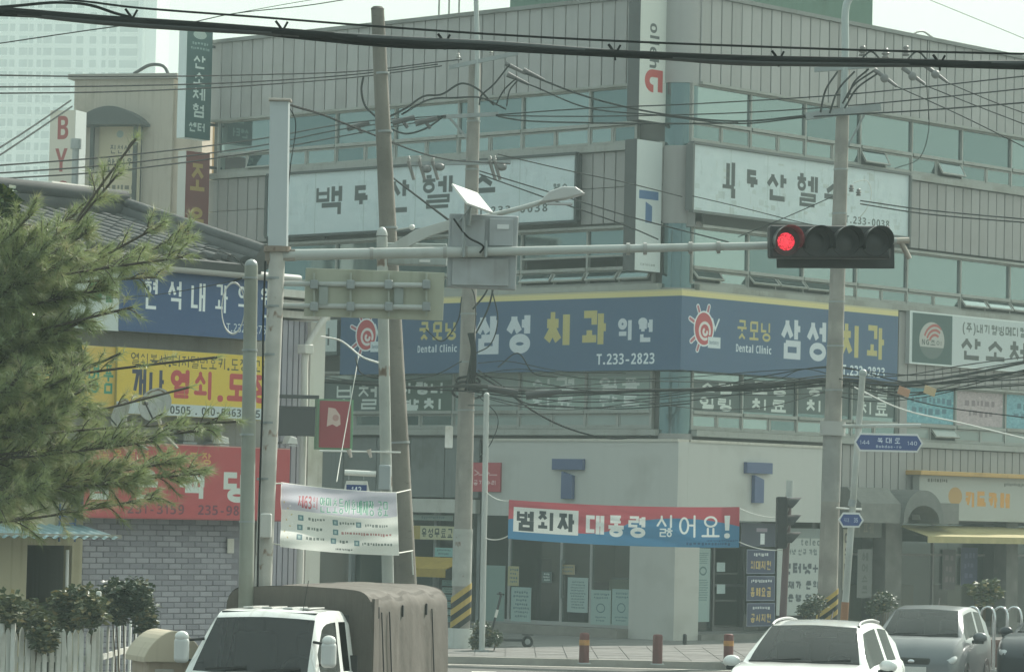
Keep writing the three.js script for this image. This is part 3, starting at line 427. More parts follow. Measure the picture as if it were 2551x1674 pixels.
// blue dental signs that wrap the corner
const sunMark = (c, x, y, r) => { c.save(); c.lineCap = 'round'; for (const a of [-2.0, -1.25, -2.75, 2.55, 2.0]) { const p = (k) => [x + Math.cos(a) * r * k, y + Math.sin(a) * r * k]; c.lineWidth = r * 0.36; c.strokeStyle = '#d6dcdc'; c.beginPath(); c.moveTo(...p(1.15)); c.lineTo(...p(1.6)); c.stroke(); c.lineWidth = r * 0.2; c.strokeStyle = '#a8606a'; c.beginPath(); c.moveTo(...p(1.15)); c.lineTo(...p(1.6)); c.stroke(); }
  c.fillStyle = '#d6dcdc'; c.beginPath(); c.ellipse(x, y, r * 1.08, r * 1.2, 0, 0, 7); c.fill(); c.fillStyle = '#b3474c'; c.beginPath(); c.ellipse(x, y, r * 0.96, r * 1.08, 0, 0, 7); c.fill(); c.strokeStyle = '#d9d2cf'; c.lineWidth = r * 0.2; c.beginPath(); c.arc(x + r * 0.1, y + r * 0.15, r * 0.55, 1.2, 6.6); c.stroke(); c.beginPath(); c.arc(x + r * 0.15, y + r * 0.2, r * 0.2, 0, 4); c.stroke(); fill(c, '#c8d2d4', x + r * 0.45, y + r * 0.5, r * 1.35, r * 0.75); c.strokeStyle = '#cfd8d8'; c.lineWidth = r * 0.15; c.beginPath(); c.moveTo(x + r * 0.9, y - r * 0.7); c.lineTo(x + r * 1.2, y); c.lineTo(x + r * 1.6, y - r * 0.7); c.stroke(); write(c, 'Dentistry', x + r * 0.6, y + r * 0.75, r, r * 0.25, 2, '#5d7184'); c.restore(); };
{
  const blue = '#385676', yel = '#b5ab6c', wh = '#c3cbd0';
  const dental = (c, W, H, l) => { fill(c, blue); speckle(c, W, H, 300, ['#355271', '#3b5a7a'], 12); fill(c, '#cfc489', 0, 0, W, H * 0.065); sunMark(c, W * l.s, H * 0.46, H * 0.19); write(c, '굿모닝', W * l.a, H * 0.3, W * l.aw, H * 0.26, W * 0.007, yel); write(c, 'Dental Clinic', W * l.a, H * 0.62, W * l.aw, H * 0.1, 2, '#cdd6da'); write(c, '삼성', W * l.b, H * 0.2, W * l.bw, H * 0.56, W * 0.018, wh, { gap: 0.16 }); write(c, '치과', W * l.c, H * 0.2, W * l.cw, H * 0.52, W * 0.02, yel, { gap: 0.16 }); if (l.d) write(c, '의원', W * l.d, H * 0.32, W * l.dw, H * 0.33, W * 0.012, wh, { gap: 0.16 }); write(c, 'T.233-2823', W * l.t, H * 0.78, W * l.tw, H * 0.14, 2, '#d5dde0'); };
  const o = 0.36, tl = FL.hit(850, 757, o), br = FL.hit(1683, 921, o), top = FL.hit(1683, 724, o)[1], bot = br[1];
  const g = thing('dental_sign', 'long blue dental clinic sign with yellow top edge wrapped round the building corner', 'sign', CORNER, TURN);
  const xr = FR.hit(2238, 860, o)[0], hh = top - bot, ym = (top + bot) / 2, side = mat(0.06, 0.1, 0.17, 0.5), lx = -o, wL = o - tl[0], wR = xr + o;   // the two boards meet on the line x = -o, z = o
  part(g, 'left_cabinet', bx(0.3, hh, wL - 0.006, -o + 0.152, ym, o - wL / 2 - 0.003), side); part(g, 'right_cabinet', bx(wR - 0.31, hh, 0.3, xr - (wR - 0.31) / 2, ym, o - 0.152), side);
  part(g, 'left_face', new THREE.PlaneGeometry(wL, hh), print(1536, Math.round(1536 * hh / wL), (c, W, H) => { const q = (px) => (FL.hit(px, 820, o)[0] - tl[0]) / wL, r = (a, b) => [q(a), q(b) - q(a)], [a, aw] = r(1040, 1140), [b, bw] = r(1176, 1332), [e, ew] = r(1346, 1526), [d, dw] = r(1533, 1634), [t, tw] = r(1487, 1634); dental(c, W, H, { s: q(912), a, aw, b, bw, c: e, cw: ew, d, dw, t, tw }); }), -o - 0.001, ym, o - wL / 2, -Math.PI / 2);
  part(g, 'right_face', new THREE.PlaneGeometry(wR, hh), print(1024, Math.round(1024 * hh / wR), (c, W, H) => { const q = (px) => (FR.hit(px, 830, o)[0] + o) / wR, r = (a, b) => [q(a), q(b) - q(a)], [a, aw] = r(1834, 1924), [b, bw] = r(1940, 2068), [e, ew] = r(2088, 2214), [t, tw] = r(2100, 2208); dental(c, W, H, { s: q(1754), a, aw, b, bw, c: e, cw: ew, t, tw }); }), xr - wR / 2, ym, o + 0.001);
  part(g, 'top_capping', merge([bx(0.34, 0.04, wL, -o + 0.17, top + 0.02, o - wL / 2), bx(wR - 0.35, 0.04, 0.34, xr - (wR - 0.35) / 2, top + 0.02, o - 0.17)]), mat(0.5, 0.46, 0.28, 0.6));
}
// white phone-shop fascia wrapped round the corner, with raised T marks
{
  const o = 0.3, L0 = FL.hit(1204, 1105, o), R1 = FR.hit(2062, 1118, o), top = FL.hit(1600, 1100, o)[1], bot = FR.hit(1990, 1301, o)[1], hh = top - bot, ym = (top + bot) / 2, wL = o - L0[0], wR = R1[0] + o;
  const g = thing('phone_shop_fascia', 'white fascia box with raised blue T marks wrapped round the corner above the shop', 'sign', CORNER, TURN);
  part(g, 'left_board', bx(0.35, hh, wL, -o + 0.175, ym, o - wL / 2), shopWhite); part(g, 'right_board', bx(wR - 0.353, hh, 0.35, R1[0] - (wR - 0.353) / 2, ym, o - 0.175), shopWhite);
  part(g, 'top_trim', merge([bx(0.4, 0.06, wL, -o + 0.175, top + 0.03, o - wL / 2), bx(wR - 0.4, 0.06, 0.4, R1[0] - (wR - 0.4) / 2, top + 0.03, o - 0.175)]), mat(0.5, 0.48, 0.42, 0.5, { map: TX.grime }));
  const blueT = mat(0.075, 0.105, 0.21, 0.5), tmark = (f, side, px0, py0, px1, py1) => { const a = f.hit(px0, py0, o), b = f.hit(px1, py1, o), w = b[0] - a[0], H = a[1] - b[1]; const geo = [ext([[-w / 2, H * 0.74], [w / 2, H * 0.74], [w / 2, H], [-w / 2, H]], 0.09, 0.008), ext([[-w * 0.18, 0], [w * 0.17, 0], [w * 0.17, H * 0.58], [-w * 0.18, H * 0.68]], 0.09, 0.008)]; for (const q of geo) { const m = part(g, 'raised_letter', q, blueT); if (side === 'R') m.position.set((a[0] + b[0]) / 2, b[1], o + 0.01); else { m.position.set(-o - 0.01, b[1], (a[0] + b[0]) / 2); m.rotation.y = -Math.PI / 2; } } };
  tmark(FL, 'L', 1383, 1144, 1456, 1243); tmark(FR, 'R', 1854, 1152, 1915, 1253);
}
signBoard('square_sign', 'small red square sign with white arrow mark on the white phone shop fascia', FL, 1170, 1152, 1246, 1226, 0.34, 0.06, (c, W, H) => { fill(c, '#b04b54'); c.strokeStyle = '#cfa3a3'; c.lineWidth = W * 0.03; for (const x of [0.16, 0.5]) { c.beginPath(); c.moveTo(W * x, H * 0.25); c.lineTo(W * (x + 0.14), H * 0.36); c.lineTo(W * x, H * 0.44); c.moveTo(W * (x + 0.14), H * 0.42); c.lineTo(W * (x + 0.4), H * 0.42); c.stroke(); } write(c, '공기 수리', W * 0.12, H * 0.6, W * 0.76, H * 0.18, W * 0.02, '#d9b9b8'); }, { tex: 256, side: mat(0.3, 0.06, 0.07, 0.5) });
// projecting signs on the left front beside the corner
{
  const z = -0.55, f = (px0, py0, px1, py1) => { const a = FR.hit(px0, py0, z), b = FR.hit(px1, py1, z); return [a[0], b[0], b[1], a[1]]; };
  const mk = (name, label, px0, py0, px1, py1, draw) => { const [x0, x1, y0, y1] = f(px0, py0, px1, py1), w = x1 - x0, hh = y1 - y0; const g = thing(name, label, 'sign', FR.world((x0 + x1) / 2, y0, z), TURN); part(g, 'cabinet', bx(w, hh, 0.34, 0, hh / 2, -0.172), mat(0.06, 0.065, 0.065, 0.6)); part(g, 'face', new THREE.PlaneGeometry(w - 0.02, hh - 0.02), print(Math.round(640 * w / hh), 640, draw), 0, hh / 2, 0.003); part(g, 'bracket', merge([bx(0.5, 0.08, 0.08, w / 2 + 0.15, hh * 0.2, -0.17), bx(0.5, 0.08, 0.08, w / 2 + 0.15, hh * 0.8, -0.17)]), MT.darkFrame); };
  mk('projecting_sign', 'tall white projecting sign with sideways dark lettering and a red mark high on the corner', 1601, -230, 1662, 309, (c, W, H) => { fill(c, '#c9cdc6'); drips(c, W, H, 10, '#9aa39c'); c.save(); c.translate(W * 0.5, H * 0.53); c.rotate(Math.PI / 2); c.font = 'bold ' + W * 0.44 + 'px sans-serif'; c.fillStyle = '#4b5250'; c.textBaseline = 'middle'; c.fillText('olleh', 0, 0); c.restore(); c.strokeStyle = '#b0403c'; c.lineWidth = W * 0.17; c.lineCap = 'butt'; c.beginPath(); c.moveTo(W * 0.5, H * 0.845); c.bezierCurveTo(W * 0.2, H * 0.845, W * 0.22, H * 0.775, W * 0.45, H * 0.772); c.lineTo(W * 0.74, H * 0.772); c.lineTo(W * 0.74, H * 0.858); c.stroke(); });
  mk('projecting_sign', 'white projecting sign with a blue T mark and black side below the taller corner sign', 1587, 345, 1645, 680, (c, W, H) => { fill(c, '#c3cbc9'); drips(c, W, H, 6, '#9aa39c'); c.fillStyle = '#4a6b94'; c.fillRect(W * 0.12, H * 0.385, W * 0.76, H * 0.065); c.beginPath(); c.moveTo(W * 0.38, H * 0.47); c.lineTo(W * 0.64, H * 0.5); c.lineTo(W * 0.64, H * 0.63); c.lineTo(W * 0.38, H * 0.63); c.fill(); write(c, 'telecom', W * 0.2, H * 0.94, W * 0.6, H * 0.02, 2, '#6a7370'); });
}
// the oxygen-centre banner on the right front
signBoard('banner_sign', 'white banner sign with a dark green emblem panel beside the blue dental sign', FR, 2268, 790, 2760, 945, 0.16, 0.12, (c, W, H) => { fill(c, '#b9c2c1'); fill(c, '#33504e', W * 0.012, H * 0.03, W * 0.19, H * 0.94); c.save(); c.fillStyle = '#a9aaa4'; c.beginPath(); c.ellipse(W * 0.105, H * 0.53, W * 0.06, H * 0.35, 0, 0, 7); c.fill(); c.clip(); fill(c, '#596763', 0, H * 0.66, W * 0.3, H); c.strokeStyle = '#a5534c'; for (let i = 0; i < 3; i++) { c.lineWidth = H * 0.05; c.beginPath(); c.arc(W * 0.12, H * 0.62, H * (0.2 + 0.09 * i), 3.6, 5.3); c.stroke(); } c.restore(); write(c, 'NG조이', W * 0.055, H * 0.52, W * 0.1, H * 0.1, 2, '#39413e'); write(c, '(주)내기웰빙메디컬', W * 0.25, H * 0.12, W * 0.32, H * 0.2, W * 0.0045, '#525b58'); write(c, '산소체험센터', W * 0.235, H * 0.38, W * 0.72, H * 0.46, W * 0.013, '#454b49'); c.strokeStyle = '#d0d8d5'; c.lineWidth = 4; c.strokeRect(2, 2, W - 4, H - 4); }, { h: 1.3, side: mat(0.5, 0.52, 0.5, 0.6) });
// cafe fascia and awning at the right
{
  signBoard('cafe_sign', 'white cafe sign with orange letters under an orange trim, on the right front', FR, 2292, 1180, 2760, 1306, 0.3, 0.2, (c, W, H) => { fill(c, '#a3a59e'); smallPrint(c, W * 0.03, H * 0.06, W * 0.12, H * 0.14, 1, '#55534b', 4); smallPrint(c, W * 0.43, H * 0.1, W * 0.12, H * 0.14, 1, '#55534b', 6); c.fillStyle = '#b08a50'; c.beginPath(); c.ellipse(W * 0.18, H * 0.46, W * 0.035, H * 0.2, 0, 0, 7); c.fill(); write(c, '키드카페', W * 0.225, H * 0.32, W * 0.24, H * 0.42, W * 0.0125, '#c88f3c', { gap: 0.05 }); }, { h: 1.12, side: mat(0.4, 0.4, 0.37, 0.6) });
  const a = FR.hit(2292, 1172, 0.45), b = FR.hit(2760, 1180, 0.45), t = thing('sign_trim', 'orange trim canopy along the top of the white cafe sign', 'canopy', FR.world((a[0] + b[0]) / 2, a[1], 0), TURN);
  part(t, 'canopy_board', rbx(b[0] - a[0], 0.11, 0.5, 0.02).translate(0, -0.05, 0.25), mat(0.5, 0.31, 0.1, 0.6, { map: TX.grime }));
  const y1 = h(FR, 2300, 1309, 0.3), y0 = h(FR, 2300, 1352, 0.9), xa = X(FR, 2288, 1330, 0.6), xb = xa + 6, aw = thing('awning', 'pale yellow fabric awning under the white cafe sign', 'awning', FR.world((xa + xb) / 2, y0, 0), TURN);
  const w = xb - xa, H = y1 - y0, fab = mat(0.5, 0.43, 0.21, 0.85, { map: TX.canvas });
  part(aw, 'fabric', ext([[0.02, H], [0.9, 0.16], [0.9, 0], [0.885, 0], [0.885, 0.15], [0.02, H - 0.02]], w).rotateY(-Math.PI / 2).translate(w / 2, 0, 0), fab);
}
{ // yellow shop awning behind the striped pole
  const x0 = X(FL, 1000, 1410, 0.5), x1 = X(FL, 1138, 1410, 0.5), y1 = h(FL, 1080, 1388, 0.2), y0 = h(FL, 1080, 1438, 0.8), w = x1 - x0, H = y1 - y0, g = thing('awning', 'mustard yellow shop awning behind the striped utility pole', 'awning', FL.world(x0, y0, 0.1), FL.turn);
  part(g, 'fabric', ext([[0.02, H], [0.8, 0.2], [0.8, 0], [0.785, 0], [0.785, 0.18], [0.02, H - 0.02]], w).rotateY(-Math.PI / 2).translate(w, 0, 0), mat(0.5, 0.34, 0.06, 0.85, { map: TX.canvas })); part(g, 'front_bar', rod(V(0, 0.19, 0.77), V(w, 0.19, 0.77), 0.02, 8), MT.galv);
}
// fabric canopies over the doors between the phone shop and the cafe
{
  const y0 = h(FR, 2200, 1302, 0.6), x0 = X(FR, 2132, 1270, 0.6), x1 = X(FR, 2232, 1270, 0.6), g = thing('door_canopy', 'grey fabric door canopy with an arched mouth beside the cafe sign', 'canopy', FR.world(x0, y0, 0), TURN);
  const fab = mat(0.23, 0.23, 0.21, 0.9, { map: TX.canvas }), w = x1 - x0, H = h(FR, 2200, 1217, 0.4) - y0;
  part(g, 'sloping_sheet', ext([[0, 0], [0.75, 0], [0.75, H * 0.55], [0.35, H], [0, H]], w, 0.01).rotateY(-Math.PI / 2).translate(w, 0, 0), fab);
  const R = 0.82, pts = []; for (let i = 0; i <= 16; i++) { const a = Math.PI * (1 - i / 16); pts.push([w + R + R * Math.cos(a), H * 0.12 + Math.sin(a) * H * 0.86]); } const inner = []; for (let i = 16; i >= 0; i--) { const a = Math.PI * (1 - i / 16); inner.push([w + R + (R - 0.16) * Math.cos(a), H * 0.02 + Math.sin(a) * H * 0.52]); }
  part(g, 'arched_hood', ext([...pts, [w + 2 * R, 0], ...inner, [w, 0]], 0.85, 0.01), mat(0.2, 0.205, 0.19, 0.9, { map: TX.canvas }));
  part(g, 'side_sheet', bx(0.85, H * 0.62, 0.7, w + 2 * R + 0.43, H * 0.31, 0.36), fab);
}
// ---------------------------------------------------------------- far tower, beige building, small roofs
{
  const D = 700, f = new Face(at(322, 1280, D).setY(0), -6 * D2R), g = thing('apartment_tower', 'tall hazy apartment tower with a grid of windows far behind the beige building', 'building', f.o, f.turn);
  const top = 118, w = 36, wall = mat(0.62, 0.61, 0.58, 0.8), win = mat(0.06, 0.065, 0.07, 0.3), px = D / 8666;
  part(g, 'wall', bx(w, top, 16, -w / 2, top / 2, -8), wall); part(g, 'corner_strip', bx(2.3, top - 6, 13, 1.15, (top - 6) / 2, -8.5), mat(0.74, 0.73, 0.7, 0.8)); part(g, 'edge_fin', bx(0.7, top, 1, -0.3, top / 2, 0.3), mat(0.42, 0.42, 0.41, 0.8));
  const cols = [[15, 65], [76, 101], [126, 152], [166, 216], [238, 340], [372, 415], [455, 495], [532, 556], [576, 620], [642, 752]], k = 0.41 * px, floor = 30 * px, geoms = new Map();
  for (let r = 0; r < 27; r++) for (const [a, b] of [...cols, [-110, -60], [-45, -15]]) {
    const y = f.hit(200, 70)[1] - r * floor + 8 * floor, ww = (b - a) * k, x = (a - 785) * k + ww / 2; if (y > top - 2 || y < 30) continue;
    const key = ww.toFixed(2); if (!geoms.has(key)) geoms.set(key, [bx(ww, floor * 0.62, 0.3), bx(ww + 0.3, 0.25, 0.5)]);
    part(g, 'window', geoms.get(key)[0], win, x, y, 0.08); part(g, 'window_ledge', geoms.get(key)[1], wall, x, y - floor * 0.38, 0.12);
  }
}
const FB = new Face(at(402, 1280, 98).setY(0), -14 * D2R);
{
  const g = thing('beige_building', 'beige rendered building with an arched canopy on its front beside the grey corner building', 'building', FB.o, FB.turn), x0 = X(FB, 182, 300), top = h(FB, 300, 197);
  const beige = mat(0.47, 0.42, 0.35, 0.85, { map: TX.grime }), warm = mat(0.62, 0.46, 0.27, 0.85, { map: TX.grime });
  part(g, 'wall', bx(-x0, top, 4.4, x0 / 2, top / 2, -2.2), beige); part(g, 'side_wall', bx(1.2, top - 0.35, 5.5, 0.2, (top - 0.35) / 2, -4.95), warm);
  part(g, 'cornice', merge([bx(-x0 + 0.3, 0.14, 4.7, x0 / 2, top + 0.07, -2.2)]), mat(0.3, 0.28, 0.25, 0.8)); part(g, 'side_column', bx(0.9, top - 0.2, 0.9, 0.4, (top - 0.2) / 2, -0.6), mat(0.55, 0.47, 0.38, 0.85, { map: TX.grime }));
  part(g, 'rain_cowl', tube([V(-1.2, top + 0.15, 0), V(-0.7, top + 0.4, 0), V(-0.3, top + 0.35, 0), V(-0.15, top + 0.1, 0)], 0.05, 12, 6), MT.darkFrame);
  const a = FB.hit(205, 312, 0.1), b = FB.hit(370, 300, 0.1), w = b[0] - a[0], rise = h(FB, 287, 264, 0.3) - (a[1] + b[1]) / 2, pts = []; for (let i = 0; i <= 14; i++) { const t = i / 14; pts.push([-w / 2 + w * t, rise * Math.sin(Math.PI * t) ** 0.8]); }
  const c = thing('arched_awning', 'dark arched awning with side posts on the front of the beige building', 'awning', FB.world((a[0] + b[0]) / 2, (a[1] + b[1]) / 2 - 0.05, 0.003), FB.turn), dk = mat(0.06, 0.068, 0.066, 0.7);
  part(c, 'hood', ext([...pts, [w / 2, -0.05], [-w / 2, -0.05]], 0.7, 0.01), dk);
  for (const x of [-w / 2 + 0.1, -w / 2 + 0.42 * w * 0.5, w / 2 - 0.28]) part(c, 'post', bx(0.1, 3.1, 0.12, 0, -1.6, 0.3), dk, x, 0, 0.1);
  signBoard('clinic_sign', 'cream sign panel with dark lettering under the arched awning of the beige building', FB, 246, 312, 345, 533, 0.12, 0.08, (c2, W, H) => { fill(c2, '#c2b79a'); fill(c2, '#b9ae92', 0, 0, W * 0.03, H); write(c2, '진천식', W * 0.26, H * 0.22, W * 0.5, H * 0.1, W * 0.022, '#5a5a50'); write(c2, '한의원', W * 0.18, H * 0.37, W * 0.72, H * 0.15, W * 0.034, '#4d5049'); smallPrint(c2, W * 0.12, H * 0.66, W * 0.8, H * 0.28, 3, '#6d6a5c', 4); c2.fillStyle = '#93a49a'; c2.beginPath(); c2.arc(W * 0.5, H * 0.1, W * 0.08, 0, 7); c2.fill(); }, { tex: 512, side: dk });
}
{
  const f = new Face(at(145, 1280, 88).setY(0), -20 * D2R);
  signBoard('vertical_sign', 'narrow white vertical sign with red letters B and Y beside the beige building', f, 124, 275, 181, 500, 0, 0.6, (c, W, H) => { fill(c, '#b9b6aa'); for (const [t, y] of [['B', 0.06], ['Y', 0.42], ['C', 0.78]]) { c.save(); c.font = 'bold 100px sans-serif'; c.fillStyle = '#8c3f3d'; c.translate(W * 0.52, H * (y + 0.26)); c.scale(W * 0.0085, H * 0.0036); c.fillText(t, -34, 0); c.restore(); } }, { tex: 512, side: mat(0.6, 0.64, 0.62, 0.6) });
  const p = at(186, 420, 87), q = thing('flue_pipe', 'dark flue pipe with a cap between the red-lettered sign and the beige building', 'pipe', p.clone().setY(0)); part(q, 'pipe', cyl(0.09, 0.09, p.y + 0.5, 10), MT.galv); part(q, 'cap', cyl(0.14, 0.14, 0.25, 10, p.y + 0.5), MT.galv);
  const s = thing('low_white_roof', 'low building with a sunlit white metal roof at the tree side', 'building', at(28, 1280, 80).setY(0), -12 * D2R), y = at(60, 466, 80).y;
  part(s, 'wall', bx(6, y, 5, -2.25, y / 2, -2.5), mat(0.4, 0.4, 0.38, 0.8, { map: TX.grime })); const rf = part(s, 'roof', bx(6.2, 0.06, 5.6, -2.25, 0, -2.5), mat(0.75, 0.74, 0.68, 0.5)); rf.position.y = y + 0.1; rf.rotation.x = 3 * D2R;
  const cor = part(s, 'roof_edge', bx(6.2, 0.16, 0.1, -2.25, y + 0.0, 0.3), mat(0.55, 0.55, 0.5, 0.6));
}
// vertical signs at the far end of the left front
{
  const z = LEND + 0.25, mk = (label, px0, py0, px1, py1, draw, side) => { const a = FR.hit(px0, py0, z), b = FR.hit(px1, py1, z), w = b[0] - a[0], hh = a[1] - b[1], g = thing('vertical_sign', label, 'sign', FR.world((a[0] + b[0]) / 2, b[1], z), TURN); part(g, 'cabinet', bx(w, hh, 0.3, 0, hh / 2, -0.152), side); part(g, 'face', new THREE.PlaneGeometry(w, hh), print(Math.round(800 * w / hh), 800, draw), 0, hh / 2, 0.003); part(g, 'bracket', merge([bx(0.5, 0.07, 0.07, w / 2 + 0.2, hh * 0.15, -0.15), bx(0.5, 0.07, 0.07, w / 2 + 0.2, hh * 0.85, -0.15)]), MT.darkFrame); return g; };
  mk('dark teal vertical sign with white lettering above the red vertical sign', 466, 62, 522, 350, (c, W, H) => { fill(c, '#3a5c5c'); c.fillStyle = '#a9b9b2'; c.beginPath(); c.ellipse(W * 0.5, H * 0.07, W * 0.26, H * 0.04, 0, 0, 7); c.fill(); smallPrint(c, W * 0.1, H * 0.13, W * 0.8, H * 0.09, 2, '#8ba39f', 2); downText(c, '산소체험', W * 0.22, H * 0.24, W * 0.58, H * 0.58, W * 0.06, '#d4e0da'); write(c, '센터', W * 0.12, H * 0.85, W * 0.7, H * 0.09, W * 0.05, '#c4d2cc'); }, mat(0.55, 0.62, 0.62, 0.6));
  mk('red vertical sign with mustard lettering below the dark teal vertical sign', 463, 375, 516, 602, (c, W, H) => { fill(c, '#80403c'); speckle(c, W, H, 120, ['#6e3734', '#8d4a44'], 6); write(c, '조', W * 0.08, H * 0.12, W * 0.84, H * 0.33, W * 0.13, '#b89a56'); write(c, '은', W * 0.08, H * 0.62, W * 0.84, H * 0.33, W * 0.13, '#b89a56'); }, mat(0.5, 0.5, 0.46, 0.6));
  signBoard('shop_sign', 'small white sign with one dark syllable at the end of the blue dental sign', FL, 700, 800, 838, 885, 0.3, 0.2, (c, W, H) => { fill(c, '#b5c0bd'); fill(c, '#44504e', 0, H * 0.9, W, H); write(c, '센터', W * 0.25, H * 0.2, W * 0.66, H * 0.55, W * 0.03, '#3f4948'); }, { tex: 256 });
}
// ---------------------------------------------------------------- old tile-roofed shop row on the left
const FS = new Face(at(600, 1280, 48).setY(0), TURN);
{
  const g = thing('tile_roof_shop', 'old shop with lilac brick front and dark clay tile roof behind the pine', 'building', FS.o, FS.turn);
  const xa = X(FS, 190, 1450), xb = X(FS, 603, 1450), xl = X(FS, 60, 900), xr = X(FS, 668, 900), yb = h(FS, 400, 1293), eave = h(FS, 560, 690);
  part(g, 'wall', merge([bx(xr - xl, eave - yb, 0.3, (xr + xl) / 2, (eave + yb) / 2, -0.152), bx(xr - xa + 0.1, yb, 0.12, (xr + xa) / 2, yb / 2, -0.2), bx(xr - xl, eave, 0.3, (xr + xl) / 2, eave / 2, -5)]), mat(0.27, 0.265, 0.25, 0.9, { map: TX.grime }));
  part(g, 'end_wall', bx(0.2, eave, 5, xr + 0.1, eave / 2, -2.5), mat(0.35, 0.34, 0.38, 0.8, { map: TX.grime }));
  // bricks, laid one by one
  const bw = 0.235, bh = 0.075, j = 0.016, wallMesh = part(g, 'brick_wall', bx(xb - xa, yb, 0.1, (xb + xa) / 2, yb / 2, -0.09), mat(0.3, 0.29, 0.32, 0.95, { map: TX.concrete }));
  const bm = [0, 1, 2, 3].map((k) => mat(0.34 + 0.035 * k, 0.335 + 0.034 * k, 0.375 + 0.035 * k, 0.85, { map: TX.mottle })), bg = [0, 1, 2].map(() => rbx(bw - j, bh - j * 0.7, 0.05, 0.008, 1)), rest = [];
  const list = []; for (let r = 0; r < Math.floor(yb / bh); r++) for (let i = 0; i < (xb - xa) / bw; i++) { const x = xa + (i + 0.5 + (r % 2) * 0.5) * bw; if (x + bw / 2 < xb) list.push([x, yb - (r + 0.5) * bh]); }
  list.sort((p, q) => q[1] - p[1]);
  list.forEach(([x, y], i) => { const z = -0.056 + rr(-0.003, 0.003); if (i < 296) part(wallMesh, 'brick', bg[i % 3], bm[Math.floor(rnd() * 4)], x, y, z); else rest.push(bg[i % 3].clone().translate(x, y, z)); });
  if (rest.length) { const m = part(wallMesh, 'bricks_below', merge(rest), bm[1]); m.userData.kind = 'stuff'; }
  part(g, 'wall_notice', bx(0.12, 0.2, 0.01, X(FS, 572, 1360), h(FS, 572, 1360), 0.012), mat(0.6, 0.58, 0.52, 0.8));
  // roof
  const T1 = FS.world(...FS.hit(300, 546, -3), -3), B1 = FS.world(...FS.hit(652, 664, 0.5), 0.5), L = 9, down = B1.clone().sub(T1), len = down.length(), ud = FS.u.clone();
  const toG = (p) => g.worldToLocal(p.clone()); g.updateMatrixWorld(true);
  const t0 = toG(T1), b0 = toG(B1), dl = b0.clone().sub(t0), dn = dl.clone().normalize();
  const nrm = V(1, 0, 0).cross(dn).normalize(); if (nrm.y < 0) nrm.negate();
  const deck = new THREE.BufferGeometry(); { const a = t0, b = b0, c = b0.clone().add(V(-L, 0, 0)), d = t0.clone().add(V(-L, 0, 0)), q = (p, k) => p.clone().addScaledVector(nrm, -k), A = [a, b, c, d].map((p) => p.toArray()), Bq = [a, b, c, d].map((p) => q(p, 0.12).toArray()); const idx = []; const v = [...A, ...Bq]; for (const [i0, i1, i2, i3] of [[0, 1, 2, 3], [7, 6, 5, 4], [0, 4, 5, 1], [1, 5, 6, 2], [2, 6, 7, 3], [3, 7, 4, 0]]) idx.push(i0, i1, i2, i0, i2, i3); const pos = []; for (const i of idx) pos.push(...v[i]); deck.setAttribute('position', new THREE.Float32BufferAttribute(pos, 3)); deck.computeVertexNormals(); metreUV(deck); }
  const clay = [0, 1, 2].map((k) => mat(0.085 + 0.02 * k, 0.09 + 0.02 * k, 0.09 + 0.019 * k, 0.85, { map: TX.concrete }));
  const roof = part(g, 'roof', deck, mat(0.07, 0.075, 0.075, 0.9));
  const tl = 0.34, half = [0, 1, 2].map(() => { const c = new THREE.CylinderGeometry(0.075, 0.085, tl, 8, 1, false, 0, Math.PI); metreUV(c); return c; });
  const basis = new THREE.Matrix4().makeBasis(nrm.clone().cross(dn.clone().negate()).normalize().negate(), dn.clone().negate(), V(0, 0, 0)), yx = dn.clone().negate(), zx = nrm.clone(), xx = yx.clone().cross(zx).normalize();
  const rot = new THREE.Quaternion().setFromRotationMatrix(new THREE.Matrix4().makeBasis(zx.clone(), yx, zx.clone().cross(yx)));
  let n = 0; for (let cI = 0; cI < 26; cI++) for (let r = 0; r < Math.floor(len / 0.31); r++) { const p = t0.clone().addScaledVector(dn, 0.2 + r * 0.31).add(V(-0.2 - cI * 0.27, 0, 0)).addScaledVector(nrm, 0.01 + rr(0, 0.012)); if (n++ > 298) break; const m = part(roof, 'roof_tile', half[n % 3], clay[Math.floor(rnd() * 3)]); m.position.copy(p); m.quaternion.copy(rot); }
  const up = (p, k) => p.clone().addScaledVector(nrm, k);
  part(roof, 'verge_ridge', merge([rod(up(t0, 0.08), up(b0, 0.08), 0.15, 10), rod(up(t0, 0.24), up(b0, 0.22), 0.09, 10)]), clay[2]); part(roof, 'top_ridge', merge([rod(up(t0, 0.1), up(t0.clone().add(V(-L, 0, 0)), 0.1), 0.17, 10), rod(up(t0, 0.3), up(t0.clone().add(V(-L, 0, 0)), 0.3), 0.12, 10)]), clay[0]);
  part(g, 'gutter', rod(V(xl, eave + 0.02, 0.42), V(xr + 0.15, eave + 0.02, 0.42), 0.06, 8), mat(0.4, 0.4, 0.38, 0.6));
  // signs on it
  signBoard('clinic_sign', 'blue clinic sign with white letters and phone number above the yellow key shop sign', FS, 296, 655, 662, 850, 0.3, 0.22, (c, W, H) => { fill(c, '#33507a'); speckle(c, W, H, 200, ['#31507a', '#3b5c87'], 10); fill(c, '#8fa1b0', 0, 0, W, H * 0.012); write(c, '현석내과의원', W * 0.13, H * 0.2, W * 0.95, H * 0.46, W * 0.017, '#dfe6e6', { gap: 0.36 }); write(c, 'T.232-0275', W * 0.72, H * 0.78, W * 0.28, H * 0.12, 2, '#c8d2d6', { thin: true }); }, { h: 0.93 });
  signBoard('clinic_sign', 'white end panel with a green mark beside the blue clinic sign', FS, 175, 650, 294, 826, 0.3, 0.22, (c, W, H) => { fill(c, '#bfc9c5'); c.fillStyle = '#3f7a57'; c.fillRect(W * 0.72, H * 0.35, W * 0.14, H * 0.25); c.beginPath(); c.arc(W * 0.5, H * 0.45, W * 0.16, 0, 7); c.fill(); }, { h: 0.93, tex: 256 });
